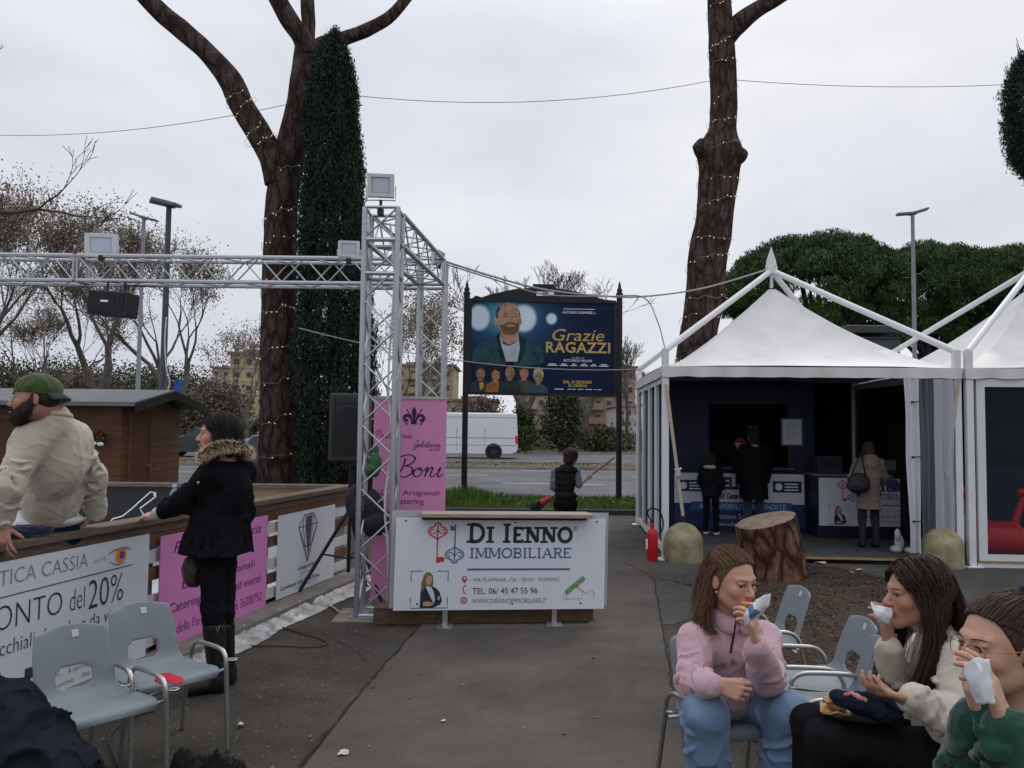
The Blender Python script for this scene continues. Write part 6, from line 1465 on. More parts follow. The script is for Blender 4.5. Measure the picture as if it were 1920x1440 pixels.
# ================================================================== CHAIRS
m_seat = mat('chair_shell', (.175, .20, .218), .5, .05, 8, bump=.05, bscale=150); m_leg = mat('chair_steel', (.42, .41, .39), .3, .1, 20, metal=.85)
def shell_mesh():
    b = MB(); pf = bez((.215, .385), (.205, .408), (.17, .418), (.06, .402), (-.06, .396), (-.135, .408), (-.175, .445), (-.198, .52), (-.222, .60), (-.245, .67), (-.262, .715), n=5)
    n = len(pf)-1; NU = 18
    for k, (x, z) in enumerate(pf):
        v = k/n
        hw = np.interp(v, [0, .06, .3, .5, .6, .8, .93, 1], [.19, .205, .215, .20, .178, .172, .158, .125])
        for i in range(NU+1):
            u = -1+2*i/NU
            dish = .022*(u*u)*np.interp(v, [0, .2, .5, .7, 1], [-.3, .3, 1.0, .9, .4])
            zz = z+(dish if v < .5 else dish*.2); xx = x+(0 if v < .5 else dish*.9)
            if v > .93: zz -= .030*(abs(u)**2.5)*((v-.93)/.07)
            if v < .1: xx -= .02*abs(u)**2*(1-v/.1)
            b.v.append((float(xx), float(hw*u), float(zz)))
    rows = [k for k in range(n) if .60 < (k+.5)/n < .72]
    for k in range(n):
        for i in range(NU):
            u = abs(-1+2*(i+.5)/NU)
            if k in rows and u < (.42 if k not in (rows[0], rows[-1]) else .36): continue
            a = k*(NU+1)+i; b.face((a, a+NU+1, a+NU+2, a+1))
    return b
proto = thing('stacking_chair', 'grey plastic chair nearest the camera at left, before the white banner', 'chair', (0, 0, 0), 0, 'grey stacking chairs')
o = shell_mesh().build('shell', m_seat, proto, smooth=180, world=False); sm = o.modifiers.new('solid', 'SOLIDIFY'); sm.thickness = .009; sm.offset = 0
ss = o.modifiers.new('sub', 'SUBSURF'); ss.levels = 1; ss.render_levels = 1
for s in (-1, 1):
    b = MB(); y = s*.238
    b.tube(bez((.235, y*1.03, .0), (.22, y*1.01, .25), (.21, y, .44), (.19, y, .485), (.14, y, .505), (.0, y, .505), (-.09, y, .495), (-.135, y, .45), (-.15, y, .38), (-.19, y, .2), (-.225, y*1.03, 0), n=7), .0115, 10)
    b.build('side_frame', m_leg, proto, smooth=180, world=False)
    b = MB(); b.tube([(.19, y, .405), (.16, y*.8, .392)], .008, 6); b.tube([(-.14, y, .405), (-.12, y*.8, .388)], .008, 6); b.tube(bez((.20, y, .455), (.235, y*1.12, .455), (.215, y*1.25, .455), (.19, y*1.1, .455)), .004, 5); b.build('clip', m_leg, proto, smooth=180, world=False)
b = MB(); b.tube([(.15, -.238, .39), (.15, .238, .39)], .010, 8); b.tube([(-.12, -.238, .385), (-.12, .238, .385)], .010, 8); b.build('cross_bar', m_leg, proto, smooth=180, world=False)
b = MB(); b.box((-.241, .02, .675), (.004, .030, .032), Matrix.Rotation(R(-17), 3, 'Y')); b.build('sticker', mat('sticker_grey', (.45, .46, .45), .7), proto, smooth=0, world=False)
def place(o, foot, th, fy=.243, fx=.235):
    d = V((math.cos(th), math.sin(th), 0)); l = V((-d.y, d.x, 0)); return foot-d*fx-l*fy
th = R(-40); f2 = G(426, 1412); c2_ = place(None, f2, th); f1 = G(312, 1492); c1_ = place(None, f1, th)
CHS = [(c1_, th, None), (c2_, th, 'grey plastic chair holding the red paper, before the pink banner'), (c1_+(c1_-c2_)*1.28, th, 'grey plastic chair at the left edge under the heaped black jacket')]
proto.location = c1_; proto.rotation_euler.z = th
dup(proto, CHS[1][0], th, CHS[1][2]); dup(proto, CHS[2][0], th, CHS[2][2])
def chair(px, py, z, deg, lb):
    p = G(px, py, z); p.z = 0; dup(proto, p, R(deg), lb); return p
chair(1426, 1196, .41, 184, 'empty grey plastic chair nearest the stump, turned left')
chair(1530, 1272, .41, 180, 'empty grey plastic chair between the pink hoodie girl and the girl in cream')
chair(1560, 1322, .41, 178, 'grey plastic chair half hidden behind the arm of the girl in cream')
# ================================================================== ORGANIC SURFACES (distance fields meshed with surface nets)
class SDF:
    def __init__(s): s.ops = []
    def cap(s, a, b, ra, rb=None, k=.02, neg=False):
        a = np.array(a, dtype=np.float32); b = np.array(b, dtype=np.float32); rb = ra if rb is None else rb
        R_ = max(ra, rb); s.ops.append(('c', np.minimum(a, b)-R_, np.maximum(a, b)+R_, k, neg, (a, b, ra, rb))); return s
    def chain(s, pts, rs, k=.02, neg=False):
        for i in range(len(pts)-1): s.cap(pts[i], pts[i+1], rs[i], rs[i+1], k, neg)
        return s
    def ell(s, c, r, rot=None, k=.02, neg=False):
        c = np.array(c, dtype=np.float32); r = np.array(r, dtype=np.float32); m = r.max()
        Rm = np.eye(3, dtype=np.float32) if rot is None else np.array(rot, dtype=np.float32)   # columns = axes
        s.ops.append(('e', c-m, c+m, k, neg, (c, r, Rm))); return s
    def cut(s, p, n): s.ops.append(('p', None, None, 0, True, (np.array(p, dtype=np.float32), np.array(V(n).normalized(), dtype=np.float32)))); return s
    def mesh(s, h, disp=None):
        lo = np.min([o[1] for o in s.ops if o[1] is not None and not o[4]], 0)-.03; hi = np.max([o[2] for o in s.ops if o[2] is not None and not o[4]], 0)+.03
        n = np.ceil((hi-lo)/h).astype(int)+1
        ax = [(lo[i]+h*np.arange(n[i])).astype(np.float32) for i in range(3)]
        F = np.full(n, .25, dtype=np.float32)
        for typ, l, u, k, neg, q in s.ops:
            if typ == 'p':
                d = (ax[0][:, None, None]-q[0][0])*q[1][0]+(ax[1][None, :, None]-q[0][1])*q[1][1]+(ax[2][None, None, :]-q[0][2])*q[1][2]
                F = np.maximum(F, d); continue
            m = k+.035; i0 = np.clip(np.floor((l-m-lo)/h).astype(int), 0, n-1); i1 = np.clip(np.ceil((u+m-lo)/h).astype(int)+1, 1, n)
            if (i1 <= i0).any(): continue
            w_ = tuple(slice(a, b) for a, b in zip(i0, i1)); x, y, z = ax[0][w_[0]][:, None, None], ax[1][w_[1]][None, :, None], ax[2][w_[2]][None, None, :]
            if typ == 'c':
                a, b, ra, rb = q; d = b-a; L2 = max(float(d @ d), 1e-9)
                t = np.clip(((x-a[0])*d[0]+(y-a[1])*d[1]+(z-a[2])*d[2])/L2, 0, 1)
                D = np.sqrt((x-a[0]-t*d[0])**2+(y-a[1]-t*d[1])**2+(z-a[2]-t*d[2])**2)-(ra+(rb-ra)*t)
            else:
                c, r, Rm = q; X_, Y2_, Z2_ = x-c[0], y-c[1], z-c[2]
                e = [(X_*Rm[0, i]+Y2_*Rm[1, i]+Z2_*Rm[2, i])/r[i] for i in range(3)]
                k0 = np.sqrt(e[0]**2+e[1]**2+e[2]**2); k1 = np.sqrt((e[0]/r[0])**2+(e[1]/r[1])**2+(e[2]/r[2])**2)+1e-6
                D = k0*(k0-1)/k1
            f = F[w_]
            if neg:
                D = -D; hh = np.maximum(k-np.abs(f-D), 0)/max(k, 1e-6); F[w_] = np.maximum(f, D)+hh*hh*k*.25
            else:
                hh = np.maximum(k-np.abs(f-D), 0)/max(k, 1e-6); F[w_] = np.minimum(f, D)-hh*hh*k*.25
        if disp is not None: 
            msk = np.abs(F) < .06; ii = np.nonzero(msk); F[ii] += disp(ax[0][ii[0]], ax[1][ii[1]], ax[2][ii[2]])
        return nets(F, lo, h)
def nets(F, lo, h):
    S = F < 0; nx, ny, nz = F.shape; C = np.zeros((nx-1, ny-1, nz-1), dtype=np.int8); cs = [(i, j, k) for i in (0, 1) for j in (0, 1) for k in (0, 1)]
    for i, j, k in cs: C += S[i:nx-1+i, j:ny-1+j, k:nz-1+k]
    act = (C > 0) & (C < 8); I = np.nonzero(act); N = len(I[0]); idx = np.full(act.shape, -1, dtype=np.int32); idx[I] = np.arange(N)
    P = np.zeros((N, 3)); W = np.zeros(N)
    g = {c: F[I[0]+c[0], I[1]+c[1], I[2]+c[2]] for c in cs}
    for a in cs:
        for d in range(3):
            if a[d] == 0:
                b = list(a); b[d] = 1; b = tuple(b); fa, fb = g[a], g[b]; m = (fa < 0) != (fb < 0); t = fa[m]/(fa[m]-fb[m])
                p = np.tile(np.array(a, float), (m.sum(), 1)); p[:, d] += t; P[m] += p; W[m] += 1
    P = (P/W[:, None]+np.stack(I, 1))*h+lo
    Q = []
    for d in range(3):
        e, f = (d+1) % 3, (d+2) % 3; sl0 = [slice(None)]*3; sl1 = [slice(None)]*3; sl0[d] = slice(0, -1); sl1[d] = slice(1, None)
        for q in (e, f): sl0[q] = slice(1, -1); sl1[q] = slice(1, -1)
        A0, A1 = S[tuple(sl0)], S[tuple(sl1)]; X_ = np.nonzero(A0 != A1); pos = [None]*3
        for q in range(3): pos[q] = X_[q]+(0 if q == d else 1)
        def cell(de, df):
            c = [p.copy() for p in pos]; c[e] = c[e]+de; c[f] = c[f]+df; return idx[tuple(c)]
        q4 = np.stack([cell(-1, -1), cell(0, -1), cell(0, 0), cell(-1, 0)], 1); fl = ~A0[X_]; q4[fl] = q4[fl][:, ::-1]; Q.append(q4)
    return P, np.concatenate(Q)
def folds(seed, amp, freq, n=5, stretch=(1, 1, 1)):
    rs = np.random.RandomState(seed); K = rs.normal(size=(n, 3))*freq*np.array(stretch); ph = rs.uniform(0, 6.28, n); K2 = rs.normal(size=(n, 3))*freq*.6
    def f(x, y, z):
        o = 0
        for i in range(n):
            wv = np.sin(K2[i, 0]*x+K2[i, 1]*y+K2[i, 2]*z+ph[i]*2)*1.4
            o = o+np.sin(K[i, 0]*x+K[i, 1]*y+K[i, 2]*z+ph[i]+wv)
        o = np.abs(o/n); return amp*(.25-1.25*np.maximum(0, 1-o/.34)**1.5)
    return f
def sdf_obj(name, S, h, m, parent, disp=None, paint=None, smooth=180):
    P, Q = S.mesh(h, disp); me = bpy.data.meshes.new(name); Mi = np.array(ROOTM[parent.name].inverted())
    W = P @ Mi[:3, :3].T+Mi[:3, 3]; nv, nf = len(P), len(Q)
    me.vertices.add(nv); me.vertices.foreach_set('co', W.astype(np.float32).ravel()); me.loops.add(4*nf); me.loops.foreach_set('vertex_index', Q.astype(np.int32).ravel())
    me.polygons.add(nf); me.polygons.foreach_set('loop_start', np.arange(0, 4*nf, 4, dtype=np.int32)); me.update(calc_edges=True)
    me.polygons.foreach_set('use_smooth', [True]*nf); me.materials.append(m)
    col = np.ones((nv, 4), dtype=np.float32)
    if paint:
        for c, r, rgb, soft in paint:
            r = np.array(r if hasattr(r, '__len__') else (r, r, r)); d = np.sqrt((((P-np.array(c))/r)**2).sum(1)); w_ = np.clip((1+soft-d)/max(soft, 1e-3), 0, 1)[:, None]
            col[:, :3] = col[:, :3]*(1-w_)+np.array(rgb)*w_
    ca = me.color_attributes.new('Col', 'FLOAT_COLOR', 'POINT'); ca.data.foreach_set('color', col.ravel())
    o = bpy.data.objects.new(name, me); COL.objects.link(o); o.parent = parent; ROOTM[o.name] = ROOTM[parent.name]
    o['_'] = 0; del o['_']; SURF[o.name] = (P, Q); return o
SURF = {}
from mathutils.bvhtree import BVHTree
def on_surface(o, px, py, lift=.002):
    P, Q = SURF[o.name]; key = 'bvh'+o.name
    if key not in SURF: SURF[key] = BVHTree.FromPolygons([V(p) for p in P], [tuple(q) for q in Q])
    d = ray(px, py).normalized(); hit = SURF[key].ray_cast(V((0, 0, HC)), d)
    return hit[0]-d*lift if hit[0] is not None else None
# ------------------------------------------------------------------ anatomy
class Frame:
    def __init__(s, c, fwd, up=(0, 0, 1), k=1.0):
        s.c = V(c); s.f = V(fwd).normalized(); s.r = s.f.cross(V(up)).normalized(); s.u = s.r.cross(s.f); s.k = k
        s.rot = Matrix((s.r, s.f, s.u)).transposed()
    def __call__(s, x, y, z): return s.c+(s.r*x+s.f*y+s.u*z)*s.k
def add_head(S, H, neck, fem=True, jaw=1.0):
    k = H.k; E_ = lambda x, y, z, r, kk=.02, neg=False: S.ell(H(x, y, z), [q*k for q in r], H.rot, kk*k, neg); C_ = lambda a, b, ra, rb, kk=.02, neg=False: S.cap(H(*a), H(*b), ra*k, rb*k, kk*k, neg)
    E_(0, -.012, .028, (.075, .096, .085)); E_(0, .028, -.028, (.058*jaw, .062, .080), .03)
    for s in (-1, 1):
        C_((s*.046*jaw, .0, -.062), (s*.012, .068, -.100), .018, .016, .03); E_(s*.038, .060, -.024, (.023, .022, .022), .02)
        C_((s*.008, .084, .024), (s*.042, .068, .024), .011, .010, .012)
    C_((0, .086, .012), (0, .112, -.028), .0075, .0115, .010); 
    for s in (-1, 1): E_(s*.011, .100, -.032, (.0085, .010, .008), .007)
    for s in (-1, 1):
        E_(s*.031, .104, .004, (.019, .022, .0115), .012, True); E_(s*.031, .0745, .0125, (.0165, .0150, .0085), .004); E_(s*.031, .0745, -.0088, (.0155, .0135, .0062), .004)
    E_(0, .074, -.060, (.028, .022, .024), .015); E_(0, .078, -.097, (.017, .017, .015), .018)
    for s in (-1, 1):
        C_((s*.019, .086, -.058), (0, .0975, -.0555), .0045, .0062, .004); C_((s*.017, .086, -.064), (0, .0965, -.0675), .0045, .0070, .005)
        C_((s*.018, .090, -.0615), (0, .1045, -.0612), .0018, .0022, .002, True)
        S.ell(H(s*.0795, -.014, -.010), (.009*k, .017*k, .030*k), H.rot @ Matrix.Rotation(s*.35, 3, 'Z'), .005*k); E_(s*.090, -.004, -.006, (.008, .010, .018), .005, True)
    S.cap(H(0, -.026, -.045), neck, (.049 if fem else .060)*k, (.052 if fem else .066)*k, .03)
def face_paint(H, lip=(.75, .42, .42), cheek=(1.04, .90, .87)):
    k = H.k
    return [(H(s*.082, -.012, -.012), (.014*k, .018*k, .028*k), (1.0, .88, .85), .5) for s in (-1, 1)]+[(H(s*.042, .07, -.03), .022*k, cheek, .8) for s in (-1, 1)]+[(H(0, .110, -.032), .012*k, (1.03, .9, .87), .8)]+[(H(0, .0985, -.0615), (.021*k, .021*k, .0105*k), lip, .35)]+[(H(s*.031, .085, .003), (.019*k, .019*k, .011*k), (.88, .80, .78), .4) for s in (-1, 1)]
m_eye = mat('eye_white', (.40, .38, .37), .25, .02, 5); m_iris = mat('iris_brown', (.028, .014, .008), .15, .1, 5, spec=.6)
def eyes(t, H, look=(0, 1, 0), hairm=None, thick=1.0):
    k = H.k
    for s in (-1, 1):
        b = MB(); c = H(s*.031, .0735, .002); b.ell(c, (.0125*k,)*3, nu=12, nv=8); o = b.build('eye', m_eye, t, smooth=180)
        l = V(look).normalized(); d = (H.r*l.x+H.f*l.y+H.u*l.z); b = MB(); b.ell(c+d*.0078*k, (.0062*k,)*3, nu=10, nv=6); b.build('iris', m_iris, o, smooth=180)
        b = MB(); b.tube([H(s*.015, .0875, .006), H(s*.024, .0905, .0075), H(s*.036, .0885, .0072), H(s*.046, .081, .003)], [.0008*k, .0016*k, .0018*k, .0008*k], 5); b.build('eyelash', mat('lash', (.012, .008, .007)), t, smooth=180)
        if hairm:
            b = MB(); b.tube([H(s*.013, .0955, .0225), H(s*.027, .0925, .0265), H(s*.040, .084, .0265), H(s*.052, .071, .0215)], [.0018*k*thick, .0027*k*thick, .0022*k*thick, .0008*k], 6, flat=.7); b.build('eyebrow', hairm, t, smooth=180)
def hand(S, w_, d, n, side, curl=(.5, .55, .6, .65), k=1.0, thumb=(.7, .5, .4), spread=.06):
    """w_ wrist; d along the hand; n the way the palm faces; side +1/-1: thumb side along d x n."""
    d = V(d).normalized(); n = V(n); n = (n-d*n.dot(d)).normalized(); l = d.cross(n)*side; w_ = V(w_)
    L = .088*k
    for i in range(4):
        o = (.030-.020*i)*k; b0 = w_+l*o*.7+d*.012*k; b1 = w_+l*o+d*(L-.004*abs(i-1.2)*k*2)
        S.cap(b0, b1, .0135*k, .0115*k, .010*k)
        p = b1; dd = (d+l*spread*(1.5-i)).normalized(); a = 0
        for j, f in enumerate((.042, .026, .021)):
            a += curl[i]*(.75 if j == 0 else 1.0); q = p+(dd*math.cos(a)+n*math.sin(a))*f*k*(.95, 1.05, 1.0, .80)[i]
            S.cap(p, q, (.0092, .0082, .0075)[j]*k, (.0082, .0075, .0066)[j]*k, .003*k); p = q
    t0 = w_+l*.022*k+d*.022*k; td = (d*thumb[0]+l*thumb[1]+n*thumb[2]).normalized(); t1 = t0+td*.042*k; t2 = t1+(td+n*.35+d*.3).normalized()*.030*k; t3 = t2+(td+n*.6+d*.5).normalized()*.022*k
    S.chain([t0, t1, t2, t3], [.0145*k, .0105*k, .0095*k, .0075*k], .006*k)
def skin_mat(n, c): return mat(n, c, .55, .12, 55, bump=.08, bscale=300, attr='Col', subs=.12, spec=.3)
m_skin = skin_mat('skin_fair', (.50, .285, .205)); m_skin2 = skin_mat('skin_warm', (.42, .225, .155)); m_skin3 = skin_mat('skin_tan', (.36, .19, .135))
def hair_mat(n, c, c2): return mat(n, c, .5, 0, 22, col2=c2, stretch=(9, 9, .8), bump=.5, bscale=26, spec=.25, attr='Col')
def strands(name, guides, n, r, m, t, rs, jit=.012, taper=.25, dens=5.5, fine=.36):
    """locks of hair: each a thin tapering tube near one of the guide curves"""
    b = MB(); n = int(n*dens); r = r*fine; tone = []
    for i in range(n):
        g = guides[rs.randint(len(guides))]; q = bez(*[tuple(p) for p in g], n=3); o = rs.normal(size=3)*jit; e = rs.normal(size=3)*jit*1.3; L = len(q)-1; wv = rs.uniform(0, 6.28); am = rs.uniform(.1, .5)*jit; cut = rs.uniform(.8, 1)
        pts = [V(p)+(V(o)*.45*(1-k/L)+V(e)*(k/L))+V((math.sin(k*.9+wv), math.cos(k*.8+wv), 0))*am for k, p in enumerate(q)]; pts = pts[:max(3, int(len(pts)*cut))]; K = len(pts)-1
        rr = r*rs.uniform(.6, 1.3); b.tube(pts, [rr*(1-(1-taper)*(k/K)**2) for k in range(K+1)], 3, cap=False); tone += [rs.uniform(.7, 1.25)]*(3*(K+1))
    cols = np.repeat(np.array(tone)[:, None], 3, 1); cols = np.concatenate([cols, np.ones((len(b.v), 1))], 1)
    return b.build(name, m, t, smooth=180, colors=cols)
def cloth(n, c, var=.10, sc=7, bump=.25, bs=140, sheen=.25, rough=.92): return n in MATS and MATS[n] or wrinkle(mat(n, c, rough, var, sc, bump=bump, bscale=bs, sheen=sheen if max(c) > .05 else 0, spec=.12 if max(c) > .05 else .04))
def wrinkle(m, s=7.0, st=.8):
    t = m.node_tree; L = t.links.new; bp = [n for n in t.nodes if n.type == 'BUMP']; co = [n for n in t.nodes if n.type == 'TEX_COORD'][0]
    n = t.nodes.new('ShaderNodeTexNoise'); n.inputs['Scale'].default_value = s; n.inputs['Detail'].default_value = 3; n.inputs['Distortion'].default_value = 1.2; n.noise_type = 'RIDGED_MULTIFRACTAL'
    mp = t.nodes.new('ShaderNodeMapping'); mp.inputs['Scale'].default_value = (1.25, 1.25, .8); mp.inputs['Rotation'].default_value = (.5, .4, .3); L(co.outputs['Object'], mp.inputs[0]); L(mp.outputs[0], n.inputs['Vector'])
    b2 = t.nodes.new('ShaderNodeBump'); b2.inputs['Strength'].default_value = st; b2.inputs['Distance'].default_value = .018; L(n.outputs[0], b2.inputs['Height'])
    if bp: L(b2.outputs[0], bp[0].inputs['Normal'])
    return m
def creases(S, a, b, ra, rb, n, seed, t0=0, t1=1, dep=.0055, k=.018):
    """pinched folds part-way round a sleeve or trouser leg"""
    rs = np.random.RandomState(seed); a = V(a); b = V(b); d = (b-a).normalized(); x, y = frame_of(d)
    for i in range(n):
        t = t0+(t1-t0)*(i+rs.uniform(.1, .9))/n; th = rs.uniform(0, 6.28); sp = rs.uniform(.8, 1.9); sl = rs.uniform(-.035, .035); P = []
        for j in range(5):
            u = j/4-.5; r = ra+(rb-ra)*t; an = th+sp*u; P.append(a.lerp(b, t)+d*(sl*u*2+.012*math.sin(u*5+i))+(x*math.cos(an)+y*math.sin(an))*(r+.003))
        q = dep*rs.uniform(.6, 1.2); S.chain(P, [.001, q*.8, q, q*.8, .001], k, True); S.chain([p+d*.022 for p in P], [.001, q*.5, q*.6, q*.5, .001], k)
def drapes(S, c, r, rot, n, seed, dep=.0065, k=.022, tilt=.6):
    """long hanging folds over a torso"""
    rs = np.random.RandomState(seed); c = V(c)
    for i in range(n):
        az = rs.uniform(0, 6.28); e0 = rs.uniform(-.1, .8); dl = rs.uniform(.6, 1.3); tl = rs.uniform(-tilt, tilt); P = []
        for j in range(5):
            u = j/4; e = e0-dl*u; A_ = az+tl*u; q = V((r[0]*math.cos(A_)*math.cos(e), r[1]*math.sin(A_)*math.cos(e), r[2]*math.sin(e)))*1.01; P.append(c+(rot @ q if rot is not None else q))
        q = dep*rs.uniform(.6, 1.2); S.chain(P, [.001, q*.9, q, q*.8, .001], k, True)
def scalp(H, d, o=0.0):
    d = V(d).normalized(); return H(d.x*(.083+o), -.018+d.y*(.101+o), .034+d.z*(.090+o))
def sweep(H, d0, d1, n=5, o=.003):
    d0 = V(d0).normalized(); d1 = V(d1).normalized(); return [scalp(H, d0.slerp(d1, i/(n-1)), o) for i in range(n)]
def hairline(u, e0=39):
    a = 1.85*u; el = R(e0)*(1-abs(u)**1.5)+R(-6)*abs(u)**1.5; return V((math.sin(a)*math.cos(el), math.cos(a)*math.cos(el), math.sin(el)))
def parted(H, s, ua, ub, n, hang, spread, crown=True):
    """guides from a centre part down one side and on along the hanging offsets"""
    g = []
    for q in range(n):
        u = q/(n-1); e = R(41+106*u); d0 = V((0, math.cos(e), math.sin(e))); az = R(ua+(ub-ua)*u); d1 = V((s*math.sin(az), math.cos(az), -.25)); p = sweep(H, d0, d1, 5, .004)
        tail = [H(s*x, y+spread*(.5-u)*k_, z) for k_, (x, y, z) in enumerate(hang, 1)]; g.append(p+tail)
    return g
def capped(t, H, m, h=.004, back=True, ears=False, grow_=0.0, fw=.004):
    k = H.k; S = SDF(); S.ell(H(0, -.018, .034), ((.083+grow_)*k, (.101+grow_)*k, (.090+grow_)*k), H.rot, .01)
    if back: S.ell(H(0, -.055, -.05), (.078*k, .066*k, .10*k), H.rot, .04)
    S.cut(H(0, .052+fw, .092), H.f*.75-H.u*.35); S.ell(H(0, .075, -.14), (.13*k, .11*k, .105*k), H.rot, .012, True)
    if ears:
        for s in (-1, 1): S.ell(H(s*.088, -.006, -.014), (.022*k, .027*k, .042*k), H.rot, .008, True)
    return sdf_obj('hair', S, h, m, t, paint=[(H.c, 9, (.8, .8, .8), .1)])
def person(label, loc): return thing('person', label, 'person', loc)
def fuzz(name, o, n, l, r, m, t, seed, down=.4):
    P, Q = SURF[o.name]; rs = np.random.RandomState(seed); b = MB(); c = V(P.mean(0))
    for i in rs.randint(0, len(P), n):
        p = V(P[i]); d = ((p-c).normalized()*.8+V(rs.normal(size=3))*.55+V((0, 0, -down))).normalized(); q = p+d*l*rs.uniform(.5, 1.2); s_ = d.cross(V(rs.normal(size=3))).normalized()*r; b.add([p-s_, p+s_, q+V((0, 0, -l*.2))], [(0, 1, 2)])
    return b.build(name, m, t, smooth=0, colors=np.repeat(np.concatenate([np.repeat(rs.uniform(.6, 1.5, (n, 1)), 3, 1), np.ones((n, 1))], 1), 3, 0))
def napkin(name, label, pts, m, seed, th=.0015, cat='napkin'):
    """crumpled paper: rows of points"""
    b = MB(); K = len(pts); NN = len(pts[0]); rows = [bez(*[tuple(p) for p in r], n=5) for r in pts]; cols_ = list(zip(*rows)); g = [bez(*[tuple(p) for p in c], n=5) for c in cols_]
    nu, nv = len(g), len(g[0])
    for i in range(nu):
        for j in range(nv):
            p = V(g[i][j]); q = p*55+V((seed, 0, 0)); b.v.append(tuple(p+V((noise.noise(q), noise.noise(q+V((9, 0, 0))), noise.noise(q+V((0, 9, 0)))))*.006))
    for i in range(nu-1):
        for j in range(nv-1): b.face((i*nv+j, (i+1)*nv+j, (i+1)*nv+j+1, i*nv+j+1))
    o = b.build(name, m, smooth=40); s = o.modifiers.new('solid', 'SOLIDIFY'); s.thickness = th; return tag(o, label, cat)
# ================================================================== PEOPLE
m_paper = mat('napkin_paper', (.66, .66, .68), .8, .05, 20)
def limbs(S, J, arm=(.040, .034, .024), leg=(.075, .055, .038), k=.02):
    for s in 'ab':
        S.chain([J['sh'+s], J['el'+s], J['wr'+s]], arm, k)
        if 'hp'+s in J: S.chain([J['hp'+s], J['kn'+s], J['an'+s]], leg, k)
def torso(S, J, r, k=.05):
    S.cap(J['chest'], J['pelvis'], r, r*1.02, k); S.cap(J['sha'], J['shb'], r*.42, None, k); S.cap(J['neck'], J['chest'], r*.5, r*.8, k)
def shoe(t, an, toe, m, h=.05, name='shoe'):
    S = SDF(); an = V(an); toe = V(toe); S.cap((an.x, an.y, an.z-.02), (an.x, an.y, h*.6+(an.z-.09 if an.z > .15 else 0)), .042, .044); S.cap((an.x, an.y, max(.04, an.z-.06)), toe, .042, .036, .02); return sdf_obj(name, S, .008, m, t)
